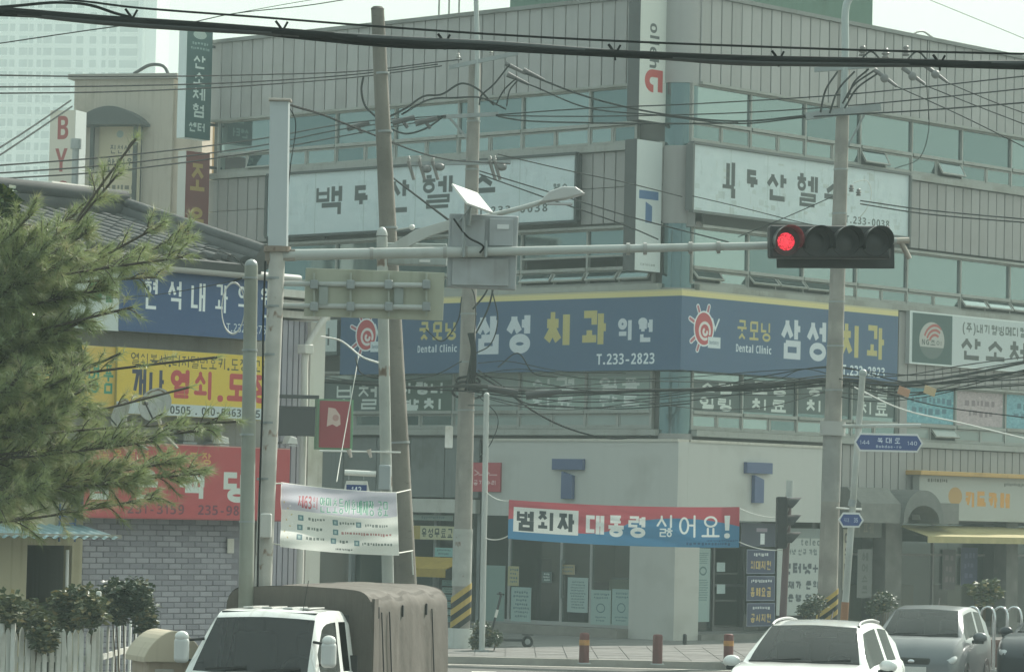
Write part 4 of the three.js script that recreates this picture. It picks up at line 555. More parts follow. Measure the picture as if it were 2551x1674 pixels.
  signBoard('key_shop_sign', 'yellow key shop sign with red and black lettering and a white phone strip', FS, 292, 845, 668, 1048, 0.34, 0.16, (c, W, H) => { fill(c, '#d0b546'); speckle(c, W, H, 260, ['#c2a947', '#d6c066'], 9); write(c, '열쇠복사.디지털번호키.도장.고무', W * 0.08, H * 0.06, W * 0.92, H * 0.19, W * 0.0062, '#4d4a35', { gap: 0.08 }); write(c, '개나', W * 0.075, H * 0.28, W * 0.24, H * 0.46, W * 0.02, '#343a52', { gap: 0.12 }); write(c, '열쇠.도장', W * 0.33, H * 0.28, W * 0.68, H * 0.46, W * 0.027, '#b24647', { gap: 0.12, round: true }); fill(c, '#b9c3c4', 0, H * 0.82, W, H * 0.18); write(c, '285-0505 . 010-5463-9155', W * 0.2, H * 0.85, W * 0.78, H * 0.12, 2, '#3c4344'); }, { h: 0.88, side: mat(0.45, 0.38, 0.14, 0.6) });
  signBoard('side_sign', 'orange yellow sign with green lettering left of the yellow key shop sign', FS, 60, 864, 289, 1016, 0.3, 0.14, (c, W, H) => { fill(c, '#c9ac58'); write(c, '금은보석명품', W * 0.04, H * 0.28, W * 0.94, H * 0.5, W * 0.022, '#3f8a72', { gap: 0.16 }); }, { h: 0.8, tex: 512, side: mat(0.45, 0.36, 0.14, 0.6) });
  signBoard('jeweller_sign', 'wide red sign with orange top line, white letters and phone numbers over the brick wall', FS, 210, 1100, 718, 1300, 0.36, 0.3, (c, W, H) => { fill(c, '#b04a4f'); speckle(c, W, H, 260, ['#a64449', '#b8545a'], 12); fill(c, '#b98d86', 0, 0, W, H * 0.018); fill(c, '#9a4348', 0, H * 0.98, W, H); write(c, '금은보석.시계.도장', W * 0.06, H * 0.1, W * 0.55, H * 0.16, W * 0.006, '#c99a5c', { gap: 0.2 }); write(c, '금은백당', W * -0.04, H * 0.34, W * 0.88, H * 0.42, W * 0.022, '#c8cfc9', { gap: 0.4 }); write(c, '231-3159', W * 0.2, H * 0.8, W * 0.28, H * 0.13, 2, '#6d3a4a'); write(c, '235-9855', W * 0.54, H * 0.8, W * 0.28, H * 0.13, 2, '#6d3a4a'); }, { h: 1.02 });
  for (const px of [360, 541, 712]) { const [x, y] = FS.hit(px, 1110, 0.6); const s = thing('sign_floodlight', 'small grey floodlight on an arm over the red jeweller sign', 'lamp', FS.world(x, y, 0.34), FS.turn, 'floodlights over the red sign'); part(s, 'arm', merge([beam(V(0, 0.02, 0), V(0, 0.06, 0.3), 0.03, 0.03)]), MT.galv); part(s, 'housing', ext([[-0.085, -0.03], [0.085, -0.03], [0.07, 0.04], [-0.04, 0.06]], 0.1, 0.01).translate(0, 0.06, 0.28), mat(0.55, 0.55, 0.52, 0.4)); part(s, 'lens', bx(0.16, 0.012, 0.12, 0, 0.0, 0.34), mat(0.5, 0.52, 0.52, 0.2)); }
  // satellite dishes
  for (const [px, py, r, yaw, lab] of [[303, 1030, 0.2, -0.9, 'rusty white satellite dish seen edge-on before the orange sign'], [388, 1010, 0.235, -0.35, 'round white satellite dish facing out before the yellow key shop sign']]) {
    const [x, y] = FS.hit(px, py, 0.75), s = thing('satellite_dish', lab, 'satellite dish', FS.world(x, y, 0.75), yaw), pr = []; for (let i = 0; i <= 10; i++) { const t = i / 10; pr.push(new THREE.Vector2(Math.max(0.001, r * t), 0.16 * r * t * t)); }
    const d = part(s, 'dish', new THREE.LatheGeometry(pr, 32).rotateX(Math.PI / 2 - 0.35), mat(0.52, 0.53, 0.5, 0.6, { map: TX.rust, side: THREE.DoubleSide })); part(s, 'feed_arm', merge([rod(V(0, -r * 0.9, 0.06), V(0, 0.02, r * 1.4), 0.012, 6), rbx(0.06, 0.06, 0.1, 0.02).translate(0, 0.02, r * 1.4)]), MT.darkFrame); part(s, 'mount', merge([rod(V(0, -0.02, -0.04), V(0.06, -r * 1.5, -0.06), 0.02, 8), rod(V(0.06, -r * 1.5, -0.06), V(0.18, -r * 2.35, -0.3), 0.018, 8)]), mat(0.4, 0.38, 0.34, 0.6));
  }
  // ladder-like brackets and cables under the yellow sign
  for (const px of [470, 540]) { const [x, y] = FS.hit(px, 1060, 0.12); const s = thing('wall_unit', 'grey meter box on the wall under the yellow sign', 'meter box', FS.world(x, y - 0.1, 0.05), FS.turn, 'meter boxes under the yellow sign'); part(s, 'body', rbx(0.2, 0.24, 0.16, 0.02), mat(0.3, 0.3, 0.28, 0.6)); part(s, 'bracket', bx(0.26, 0.03, 0.2, 0, -0.14, 0), MT.galv); }
}
// entrance with blue corrugated awning beside the brick wall
{
  const f = new Face(FS.world(X(FS, 186, 1450), 0, 0.15), TURN - 8 * D2R), g = thing('side_entrance', 'cream wall with dark doorway left of the brick wall', 'building', f.o, f.turn), xw = X(f, -60, 1450), top = h(f, 100, 1250);
  const cream = mat(0.46, 0.42, 0.29, 0.85, { map: TX.grime }), d0 = X(f, 64, 1450), d1 = X(f, 176, 1450);
  part(g, 'wall', merge([box2(xw, d0, 0, top, -0.2, 0), box2(d1, -0.02, 0, top, -0.2, 0), box2(d0, d1, 2.35, top, -0.2, 0)]), cream); part(g, 'passage', merge([box2(d0 - 0.1, d1 + 0.1, 0, 2.6, -2.3, -2.2), box2(d0 - 0.1, d0 - 0.004, 0, 2.6, -2.2, -0.21), box2(d1 + 0.004, d1 + 0.1, 0, 2.6, -2.2, -0.21), box2(d0 - 0.1, d1 + 0.1, 2.6, 2.7, -2.3, -0.21)]), mat(0.24, 0.25, 0.23, 0.85, { map: TX.grime })); part(g, 'inner_door', rbx((d1 - d0) * 0.8, 2.1, 0.05, 0.01), mat(0.12, 0.17, 0.16, 0.5, { map: TX.grime }), (d0 + d1) / 2, 1.05, -2.15); part(g, 'door_post', rod(V(X(f, 116, 1450), 0, 0.5), V(X(f, 116, 1330), 2.3, 0.5), 0.022, 8), MT.white);
  part(g, 'ladder_rack', merge([0, 1, 2, 3].map((i) => bx(0.25, 0.02, 0.02, X(f, 162, 1280), 2.55 + i * 0.09, 0.05)).concat([bx(0.02, 0.5, 0.02, X(f, 162, 1280) - 0.12, 2.65, 0.05), bx(0.02, 0.5, 0.02, X(f, 162, 1280) + 0.12, 2.65, 0.05)])), mat(0.1, 0.16, 0.3, 0.6));
  const a = thing('corrugated_awning', 'pale blue corrugated awning sheet over the dark doorway', 'awning', f.world(X(f, 110, 1330, 0.5), h(f, 110, 1328, 0.6), 0), f.turn), w = X(f, 270, 1320, 0.6) - X(f, -40, 1320, 0.6), geo = new THREE.PlaneGeometry(w, 0.95, 80, 3); { const p = geo.attributes.position; for (let i = 0; i < p.count; i++) p.setXYZ(i, p.getX(i) - 0.1, 0.018 * Math.sin(p.getX(i) * 42) + (0.475 - p.getY(i)) * -0.16 + 0.1, 0.475 - p.getY(i)); geo.computeVertexNormals(); }
  part(a, 'sheet', geo, mat(0.27, 0.4, 0.43, 0.5, { map: TX.grime, side: THREE.DoubleSide })); part(a, 'batten', merge([beam(V(-w / 2, -0.03, 0.85), V(w / 2, -0.03, 0.85), 0.04, 0.05), beam(V(-0.4, 0.0, 0), V(-0.4, -0.04, 0.85), 0.04, 0.04)]), mat(0.3, 0.28, 0.24, 0.8));
}
// lilac metal-sided house with a white cornice and downpipe
{
  const f = new Face(at(742, 1280, 58).setY(0), TURN), g = thing('siding_house', 'narrow house with lilac ribbed metal siding and white layered cornice behind the signal pole', 'building', f.o, f.turn), x0 = X(f, 660, 900), x1 = X(f, 772, 900), top = h(f, 742, 800);
  const lil = mat(0.34, 0.33, 0.37, 0.6, { map: TX.grime }); part(g, 'wall', bx(x1 - x0, top, 3, (x0 + x1) / 2, top / 2, -1.55), mat(0.26, 0.25, 0.28, 0.7)); const rib = bx(0.1, top, 0.05);
  for (let x = x0; x < x1; x += 0.13) part(g, 'siding_board', rib, lil, x + 0.06, top / 2, -0.03);
  const wh = mat(0.55, 0.54, 0.49, 0.6, { map: TX.grime }); for (let i = 0; i < 3; i++) part(g, 'cornice', bx(x1 - x0 + 0.9 - i * 0.2, 0.12, 3.6 - i * 0.3), wh, (x0 + x1) / 2 + 0.1, top + 0.42 - i * 0.16, -1.4);
  part(g, 'corner_board', bx(0.34, top, 0.12, x1 + 0.1, top / 2, 0.02), wh);
  const xp = X(f, 757, 1000, 0.25); part(g, 'downpipe', tube([V(X(f, 828, 770, 0.3), h(f, 828, 768, 0.3), 0.3), V(X(f, 800, 800, 0.3), h(f, 800, 805, 0.3), 0.3), V(xp + 0.06, h(f, 757, 860, 0.25), 0.25), V(xp, h(f, 757, 885, 0.25), 0.25), V(xp, h(f, 757, 1000, 0.25), 0.25), V(xp, 1, 0.25), V(xp, 0.2, 0.25)], 0.06, 60, 8), wh); part(g, 'pipe_collar', rbx(0.2, 0.16, 0.2, 0.02), wh, xp, h(f, 757, 870, 0.25), 0.25);
  // hanging signs on its front
  const hs = thing('hanging_sign', 'red hanging box sign with a white flag shape and green side, by the siding house', 'sign', f.world(X(f, 832, 1120, 0.9), h(f, 832, 1120, 0.9), 0.9), 12 * D2R), q = 54.5 / 8666, W = 92 * q, H = 132 * q;
  part(hs, 'cabinet', bx(W, H, 0.34, 0, H / 2, -0.18), mat(0.14, 0.26, 0.15, 0.5)); part(hs, 'face', ...ATLAS(W - 0.06, H - 0.06, 200, 290, (c, w, hh) => { fill(c, '#8f3840'); c.fillStyle = '#c0aaa0'; c.beginPath(); c.moveTo(w * 0.28, hh * 0.14); c.lineTo(w * 0.5, hh * 0.16); c.lineTo(w * 0.66, hh * 0.3); c.lineTo(w * 0.68, hh * 0.5); c.lineTo(w * 0.56, hh * 0.55); c.lineTo(w * 0.42, hh * 0.5); c.lineTo(w * 0.24, hh * 0.55); c.fill(); c.fillStyle = '#a9837c'; c.beginPath(); c.ellipse(w * 0.52, hh * 0.36, w * 0.1, hh * 0.07, 0, 0, 7); c.fill(); }), 0, H / 2, 0.004); part(hs, 'side_strip', merge([bx(0.02, H, 0.08, 0, 0, -0.08), bx(0.02, H, 0.08, 0, 0, 0.08)]), mat(0.2, 0.42, 0.22, 0.5), W / 2 + 0.012, H / 2, -0.18); part(hs, 'bracket', bx(0.9, 0.06, 0.06, -0.7, H + 0.03, -0.18), MT.darkFrame);
  const dp = thing('dark_sign_panel', 'blank dark grey sign panel left of the red hanging sign', 'sign', f.world(X(f, 738, 1085, 0.8), h(f, 738, 1086, 0.8), 0.8), 8 * D2R); part(dp, 'panel', rbx(94 * q, 72 * q, 0.14, 0.01).translate(0, 36 * q, 0), mat(0.05, 0.055, 0.055, 0.6)); part(dp, 'frame', bx(96 * q, 0.03, 0.16, 0, 72 * q + 0.015, 0), MT.darkFrame);
}
// ---------------------------------------------------------------- poles, signal arm, lamps
const foot = (p) => p.clone().setY(0);
const Q = (px, py, d) => at(px, py, d);
function poleBetween(g, name, a, b, r0, r1, m, seg = 18) { return part(g, name, rod(a.clone().sub(g.position), b.clone().sub(g.position), r0, seg, r1), m); }
function ground(px0, py0, px1, py1, d) {       // foot of a straight pole seen from px0,py0 (top) to px1,py1, carried on to the ground
  const a = Q(px0, py0, d), b = Q(px1, py1, d), t = a.y / (a.y - b.y); return a.clone().lerp(b, t);
}
{
  // rusty steel signal pole with a white cell antenna on top, arm and traffic signal
  const d = 38, base = ground(690, 640, 655, 1450, d), top = Q(690, 628, d), g = thing('signal_pole', 'rusty off-white steel traffic signal pole with long horizontal arm across the street', 'pole', foot(base));
  poleBetween(g, 'pole', base, top, 0.1, 0.088, MT.rustyPole, 22);
  part(g, 'flange', rod(top.clone().sub(g.position), top.clone().add(V(0, 0.06, 0)).sub(g.position), 0.15, 18), mat(0.25, 0.2, 0.16, 0.8, { map: TX.rust }));
  const a0 = Q(672, 636, d), a1 = Q(1205, 627, d), a2 = Q(1915, 612, d), a3 = Q(2235, 600, d), L = (p) => p.clone().sub(g.position);
  part(g, 'arm', merge([rod(L(a0), L(a1), 0.062, 14, 0.06), rod(L(a1), L(a2), 0.05, 14, 0.042), rod(L(a2), L(a3), 0.036, 12)]), MT.steelPole);
  part(g, 'arm_bracket', merge([rod(L(Q(663, 650, d)), L(Q(720, 632, d)), 0.045, 8), rod(L(Q(663, 612, d)), L(Q(720, 630, d)), 0.03, 8), beam(L(Q(660, 636, d)), L(Q(735, 636, d)), 0.1, 0.12)]), mat(0.3, 0.26, 0.22, 0.8, { map: TX.rust }));
  for (const px of [925, 1108, 1160, 1205, 1565, 1607, 1720, 1790]) part(g, 'arm_collar', rod(L(Q(px - 4, 636 - (px - 672) * 0.0175, d)), L(Q(px + 5, 636 - (px - 672) * 0.0175, d)), 0.068, 14), mat(0.36, 0.36, 0.34, 0.6, { map: TX.rust }));
  for (const [y, x] of [[690, 698], [760, 696], [880, 690], [1050, 684], [1190, 676]]) part(g, 'band', rod(L(Q(x - 12 - 12, y, d)).add(V(0.04, 0, 0)), L(Q(x - 24, y + 6, d)).add(V(0.04, 0, 0)), 0.098, 18), MT.galv);
  part(g, 'cable', tube([Q(660, 650, d - 0.12), Q(655, 800, d - 0.12), Q(653, 1000, d - 0.12), Q(645, 1250, d - 0.12), Q(640, 1500, d - 0.12)].map(L), 0.012, 30), MT.wire);
  part(g, 'junction_box', rbx(0.12, 0.27, 0.12, 0.02), mat(0.5, 0.5, 0.47, 0.5), ...L(Q(662, 1310, d - 0.12)).toArray());
  const at0 = Q(692, 622, d), at1 = Q(697, 254, d), an = thing('cell_antenna', 'white rounded cell antenna panel standing on the signal pole', 'antenna', at0.clone());
  const s = new THREE.Shape(); { const w = 0.105; s.moveTo(-w, -0.04); s.lineTo(w * 0.85, -0.04); s.lineTo(w, 0.0); s.quadraticCurveTo(w * 0.9, 0.1, 0, 0.12); s.quadraticCurveTo(-w, 0.1, -w, -0.04); }
  const hh = at1.y - at0.y, ag = metreUV(new THREE.ExtrudeGeometry(s, { depth: hh, bevelEnabled: true, bevelSize: 0.004, bevelThickness: 0.004, bevelSegments: 1, curveSegments: 14 }).rotateX(-Math.PI / 2)); const lean = (at1.x - at0.x) / hh; ag.applyMatrix4(new THREE.Matrix4().set(1, lean, 0, 0, 0, 1, 0, 0, 0, 0, 1, 0, 0, 0, 0, 1));
  part(an, 'radome', ag, mat(0.42, 0.46, 0.47, 0.45)); part(an, 'cap', rbx(0.25, 0.03, 0.2, 0.012), mat(0.4, 0.36, 0.32, 0.7), lean * hh, hh + 0.02, -0.02); part(an, 'mount', rod(V(0, -0.08, 0), V(0, 0.02, 0), 0.06, 12), MT.galv);
  // signal head
  const LED = (() => { const cv = document.createElement('canvas'); cv.width = 256; cv.height = 64; const c = cv.getContext('2d'); fill(c, '#3a1014'); for (let j = 0; j < 12; j++) for (let i = 0; i < 40; i++) { const q = hash2(i, j, 5); c.fillStyle = q > 0.25 ? '#ffffff' : '#8a3038'; c.beginPath(); c.arc(i * 6.4 + 3 + (j % 2) * 3, j * 5.3 + 2.6, 2.5, 0, 7); c.fill(); } const t = new THREE.CanvasTexture(cv); t.colorSpace = THREE.SRGBColorSpace; t.magFilter = THREE.LinearFilter; return t; })();
  const hc = Q(2066, 604, d - 0.1), sg = thing('traffic_signal', 'black four-lens traffic signal head showing red at the end of the arm', 'traffic light', hc.clone(), 10 * D2R); sg.rotation.z = 0.028;
  part(sg, 'housing', rbx(1.36, 0.36, 0.16, 0.03), MT.black); part(sg, 'backboard', rbx(1.34, 0.3, 0.03, 0.01), MT.black, 0.13, -0.12, -0.2); part(sg, 'end_bracket', merge([rod(V(0.62, 0.02, -0.12), V(0.95, 0.04, -0.14), 0.035, 8), rod(V(0.86, 0.02, -0.14), V(0.96, -0.16, -0.16), 0.03, 8)]), mat(0.42, 0.38, 0.33, 0.7, { map: TX.rust }));
  for (let k = 0; k < 4; k++) {
    const x = -0.505 + k * 0.337, on = k === 0, lens = part(sg, 'lens', new THREE.SphereGeometry(0.32, 28, 8, 0, Math.PI * 2, 0, 0.375).rotateX(Math.PI / 2).translate(0, 0, -0.285), on ? new THREE.MeshStandardMaterial({ color: 0x500608, emissive: new THREE.Color(1, 0.05, 0.09), emissiveIntensity: 1.35, emissiveMap: LED, roughness: 0.3 }) : mat(0.03, 0.033, 0.034, 0.35), x, 0, 0.06);
    lens.castShadow = !on;
    const arc = new THREE.CylinderGeometry(0.16, 0.155, 0.24, 36, 1, true, -2.1, 4.2); const pa = arc.attributes.position; for (let i = 0; i < pa.count; i++) { const th = Math.atan2(pa.getX(i), pa.getZ(i)); if (pa.getY(i) > 0) pa.setY(i, 0.12 - 0.12 * Math.pow(Math.abs(th) / 2.1, 2)); } arc.rotateX(Math.PI / 2).rotateZ(Math.PI); arc.computeVertexNormals(); const vz = arc; vz.translate(0, 0, 0.12);
    part(sg, 'visor', vz, mat(0.035, 0.036, 0.038, 0.35, { side: THREE.DoubleSide }), x, 0.005, 0.08); part(sg, 'door_rim', new THREE.TorusGeometry(0.158, 0.008, 8, 32), MT.black, x, 0.003, 0.082);
  }
  const glow = new THREE.PointLight(new THREE.Color(1, 0.08, 0.1), 0.05); glow.position.set(-0.505, 0, 0.14); glow.shadow.radius = 5; glow.castShadow = true; sg.add(glow); glow.name = 'red_lamp';
  // direction sign seen from behind, on two pipes of the same pole
  const sb = thing('road_sign', 'back of a wide green-grey road sign held by two pipes from the signal pole', 'sign', foot(Q(930, 800, d - 0.15))), S = (px, py, dd = d) => Q(px, py, dd).sub(sb.position);
  const c = [S(759, 670), S(1106, 672), S(1105, 796), S(757, 790)], w = c[1].x - c[0].x, hgt = c[0].y - c[3].y; const pl = part(sb, 'panel', rbx(w, hgt, 0.02, 0.008), mat(0.36, 0.37, 0.29, 0.5, { map: TX.grime })); pl.position.copy(c[0]).add(c[2]).multiplyScalar(0.5); pl.rotation.z = -0.012; pl.position.z -= 0.03;
  for (const [y0, y1] of [[706, 711], [761, 766]]) part(sb, 'pipe', rod(S(694, y0, d + 0.04), S(1072, y1, d + 0.04 - 0.1), 0.03, 10), MT.steelPole);
  for (const x of [782, 873, 968, 1062]) { part(sb, 'clamp_strip', beam(S(x, 680, d - 0.02), S(x, 788, d - 0.02), 0.05, 0.02), mat(0.33, 0.35, 0.3, 0.5)); for (const y of [709, 764]) part(sb, 'clamp', rbx(0.09, 0.1, 0.07, 0.015), MT.galv, ...S(x, y, d - 0.06).toArray()); }
  for (const x of [805, 993]) part(sb, 'stiffener', bx(0.1, 0.2, 0.03), mat(0.25, 0.28, 0.26, 0.5), ...S(x, 737, d - 0.01).toArray());
  // solar-powered sign seen from behind, hung on the arm
  const ss = thing('solar_sign', 'back of a grey square electronic sign hung on the signal arm', 'sign', foot(Q(1203, 720, d - 0.2))), U = (px, py, dd = d) => Q(px, py, dd).sub(ss.position); const bw = 174 * d / 8666, bh = 186 * d / 8666, grey = mat(0.3, 0.32, 0.33, 0.5, { map: TX.grime });
  const bd = part(ss, 'cabinet', rbx(bw, bh, 0.14, 0.02), grey, ...U(1202, 628, d + 0.13).toArray()); bd.rotation.z = -0.02; const lc = U(1202, 628, d + 0.06);
  for (const [x, y, ww, h2] of [[0.2, 0.22, 0.26, 0.3], [-0.16, 0.2, 0.36, 0.3], [-0.02, -0.22, 0.62, 0.3]]) part(ss, 'back_plate', rbx(ww, h2, 0.03, 0.006), mat(0.33, 0.35, 0.36, 0.5, { map: TX.grime }), lc.x + x, lc.y + y, lc.z + 0.02);
  part(ss, 'label_plate', bx(0.13, 0.05, 0.01), mat(0.6, 0.62, 0.62, 0.5), lc.x + 0.22, lc.y + 0.28, lc.z + 0.045); part(ss, 'cable', tube([U(1130, 545, d - 0.05), U(1165, 590, d - 0.1), U(1205, 615, d - 0.12), U(1195, 630, d - 0.1)], 0.012, 20), MT.wire); part(ss, 'hanger', merge([rod(U(1155, 535, d - 0.08), U(1155, 640, d - 0.08), 0.02, 6), rod(U(1210, 600, d - 0.08), U(1210, 640, d - 0.08), 0.02, 6)]), MT.galv);
  const sp = thing('solar_collector', 'small sunlit solar panel tilted on a bracket above the grey square sign', 'solar panel', U(1168, 540, d).add(ss.position)), pn = part(sp, 'panel', rbx(0.32, 0.025, 0.72, 0.006), mat(0.55, 0.55, 0.52, 0.38)); pn.position.set(0.03, 0.2, 0); pn.rotation.set(22 * D2R, 16 * D2R, -17 * D2R, 'YXZ');
  part(sp, 'bracket', merge([rod(V(0, -0.1, 0), V(0, 0.18, 0), 0.025, 8), rod(V(-0.1, -0.05, 0), V(0.05, 0.15, 0.1), 0.012, 6)]), MT.galv);
}
{ // shorter grey pole in front of the shop signs
  const d = 36.5, b = ground(624, 665, 612, 1450, d), t = Q(625, 662, d), g = thing('steel_post', 'grey green steel post with a rounded top beside the rusty signal pole', 'pole', foot(b)); poleBetween(g, 'post', b, t, 0.085, 0.07, mat(0.25, 0.27, 0.235, 0.6, { map: TX.grime })); part(g, 'cap', new THREE.SphereGeometry(0.07, 14, 8, 0, 7, 0, Math.PI / 2), MT.galv, ...t.clone().sub(g.position).toArray());
  for (const [x, y] of [[622, 690], [621, 870], [616, 1080], [614, 1297]]) part(g, 'band', rod(Q(x, y, d).sub(g.position), Q(x, y + 5, d).sub(g.position), 0.083, 16), MT.galv);
  part(g, 'wire_loop', new THREE.TorusGeometry(0.27, 0.012, 6, 40).scale(0.45, 1, 1), mat(0.55, 0.55, 0.52, 0.6), ...Q(580, 768, d).sub(g.position).toArray()); part(g, 'loop_tie', rod(Q(580, 700, d).sub(g.position), Q(612, 690, d).sub(g.position), 0.01, 6), MT.wire);
}
{ // leaning wooden pole
  const d = 44, b = ground(943, 25, 1008, 1440, d), t = Q(940, 22, d), g = thing('leaning_pole', 'thick leaning concrete pole with bare top rising behind the road sign', 'pole', foot(b)), woodM = mat(0.235, 0.22, 0.19, 0.95, { map: TX.concrete, bumpMap: TX.bump, bumpScale: 0.006 }); poleBetween(g, 'pole', b, t, 0.17, 0.083, woodM, 20); part(g, 'top_cap', rod(t.clone().sub(g.position), t.clone().add(V(0, 0.03, 0)).sub(g.position), 0.09, 16, 0.06), mat(0.12, 0.11, 0.1, 0.9));
  for (const y of [180, 325, 565, 1100]) { const x = 943 + (y - 25) * 0.046; part(g, 'band', rod(Q(x, y, d).sub(g.position), Q(x + 0.2, y + 5, d).sub(g.position), lerp(0.083, 0.17, (y - 25) / 1900) + 0.01, 18), MT.galv); }
}
{ // slim steel lamp pole with a curved arm and lamp head, speed-camera box
  const d = 41, b = ground(952, 585, 966, 1435, d), t = Q(951, 590, d), g = thing('street_lamp', 'grey steel street lamp with curved arm and flat lamp head beside the leaning pole', 'street lamp', foot(b)), L = (px, py, dd = d) => Q(px, py, dd).sub(g.position); poleBetween(g, 'pole', b, t, 0.075, 0.065, mat(0.38, 0.4, 0.37, 0.5, { map: TX.rust })); part(g, 'top_cap', new THREE.SphereGeometry(0.068, 14, 8, 0, 7, 0, Math.PI / 2).scale(1, 1.6, 1), MT.steelPole, ...L(951, 588).toArray());
  const arm = ext([[0, 0], [0.35, 0.22], [0.8, 0.36], [1.3, 0.44], [1.3, 0.37], [0.9, 0.29], [0.5, 0.15], [0.22, 0]], 0.06, 0.005); const ar = part(g, 'arm', arm, MT.steelPole, ...L(962, 618).toArray()); part(g, 'arm_tube', tube([L(1180, 545), L(1260, 528), L(1320, 512), L(1360, 500)], 0.03, 16, 8), MT.steelPole);
  const lh = part(g, 'lamp_head', ext([[0, 0], [0.12, 0.09], [0.28, 0.13], [0.42, 0.11], [0.5, 0.05], [0.3, 0.02]], 0.2, 0.02), mat(0.42, 0.43, 0.42, 0.35), ...L(1347, 505, d + 0.1).toArray()); lh.rotation.z = 0.12; part(g, 'lamp_glass', bx(0.3, 0.02, 0.16), mat(0.4, 0.42, 0.42, 0.2), ...L(1395, 508, d - 0.02).toArray());
  part(g, 'control_box', rbx(0.78, 0.26, 0.2, 0.02), mat(0.3, 0.34, 0.33, 0.5, { map: TX.grime }), ...L(1032, 634, d + 0.25).toArray()); part(g, 'box_label', bx(0.13, 0.03, 0.01), mat(0.6, 0.62, 0.6, 0.5), ...L(1058, 650, d + 0.14).toArray());
  const cam = part(g, 'camera_dome', new THREE.SphereGeometry(0.035, 12, 10), mat(0.6, 0.6, 0.57, 0.3), ...L(1026, 566).toArray()); part(g, 'camera_arm', rod(L(985, 573), L(1022, 567), 0.012, 6), MT.steelPole);
  part(g, 'hoop_clamp', rbx(0.14, 0.3, 0.16, 0.02), mat(0.32, 0.35, 0.36, 0.5), ...L(958, 1190, d - 0.06).toArray());
  const rs = thing('street_name_sign', 'small blue house-number sign hanging from a white tube behind the pale banner', 'sign', Q(888, 1212, d - 0.1)), R = (px, py) => Q(px, py, d - 0.1).sub(rs.position); part(rs, 'tube', rod(R(858, 1177), R(936, 1181), 0.035, 10), MT.white); part(rs, 'plate', ext([[-0.14, -0.3], [0.14, -0.3], [0.17, -0.15], [0.12, 0.06], [-0.12, 0.06], [-0.17, -0.15]], 0.02, 0.004), MT.white); part(rs, 'face', ...ATLAS(0.24, 0.24, 120, 120, (c, w, hh) => { fill(c, '#2f4478'); write(c, '142', w * 0.25, hh * 0.1, w * 0.5, hh * 0.3, 2, '#d5dbe0'); write(c, '로', w * 0.35, hh * 0.5, w * 0.3, hh * 0.3, 5, '#d5dbe0'); }), 0, -0.1, 0.026); part(rs, 'hanger', merge([rod(R(868, 1180), R(868, 1195), 0.008, 6), rod(R(905, 1182), R(905, 1195), 0.008, 6)]), MT.galv);
  const cr = thing('cable_crossbar', 'thin white crossbar with two dangling insulators on the grey lamp pole', 'bracket', Q(880, 1125, d - 0.1)), K = (px, py) => Q(px, py, d - 0.1).sub(cr.position); part(cr, 'bar', rod(K(795, 1123), K(998, 1127), 0.012, 6), MT.white); for (const x of [868, 918]) part(cr, 'insulator', rod(K(x, 1120), K(x + 6, 1140), 0.03, 8, 0.015), mat(0.5, 0.44, 0.4, 0.5));
}
// concrete utility poles
function utilityPole(label, px0, py0, px1, py1, d, r0, r1) {
  const b = ground(px0, py0, px1, py1, d), t = Q(px0, py0, d), g = thing('utility_pole', label, 'pole', foot(b)), L = (px, py, dd = d) => Q(px, py, dd).sub(g.position); poleBetween(g, 'shaft', b, t, r0, r1, MT.concrete, 22);
  const axis = (py) => px0 + (px1 - px0) * (py - py0) / (py1 - py0), rad = (py) => { const y = Q(axis(py), py, d).y; return lerp(r0, r1, y / t.y); };
  const sleeve = (name, ya, yb, k, m) => part(g, name, rod(L(axis(ya), ya), L(axis(yb), yb), rad(ya) + k, 24), m);
  return { g, L, axis, rad, sleeve, d, t };
}
function insulator(g, p, s = 1, m = MT.porcelain) { const pr = [[0.001, 0], [0.05, 0.005], [0.05, 0.03], [0.025, 0.04], [0.055, 0.06], [0.055, 0.08], [0.025, 0.09], [0.045, 0.11], [0.03, 0.14], [0.001, 0.145]].map(([x, y]) => new THREE.Vector2(x * s, y * s)); return part(g, 'insulator', new THREE.LatheGeometry(pr, 10), m, p.x, p.y, p.z); }
function hazard(u, ya, yb) { // yellow and black slanted stripes round the foot
  const n = 6, w = (yb - ya) / n; for (let k = 0; k < n; k++) { const g = rod(u.L(u.axis(ya + k * w), ya + k * w), u.L(u.axis(ya + (k + 1) * w), ya + (k + 1) * w), u.rad(ya) + 0.02, 28), p = g.attributes.position, c = u.L(u.axis(ya), ya); for (let i = 0; i < p.count; i++) p.setY(i, p.getY(i) + (p.getX(i) - c.x) * 0.75); g.computeVertexNormals(); part(u.g, 'hazard_band', g, k % 2 ? MT.blackMatte : mat(0.42, 0.3, 0.08, 0.8, { map: TX.grime })); }
}
const U1 = utilityPole('tall concrete utility pole with striped foot standing before the phone shop', 1183, 156, 1146, 1600, 71, 0.2, 0.125);
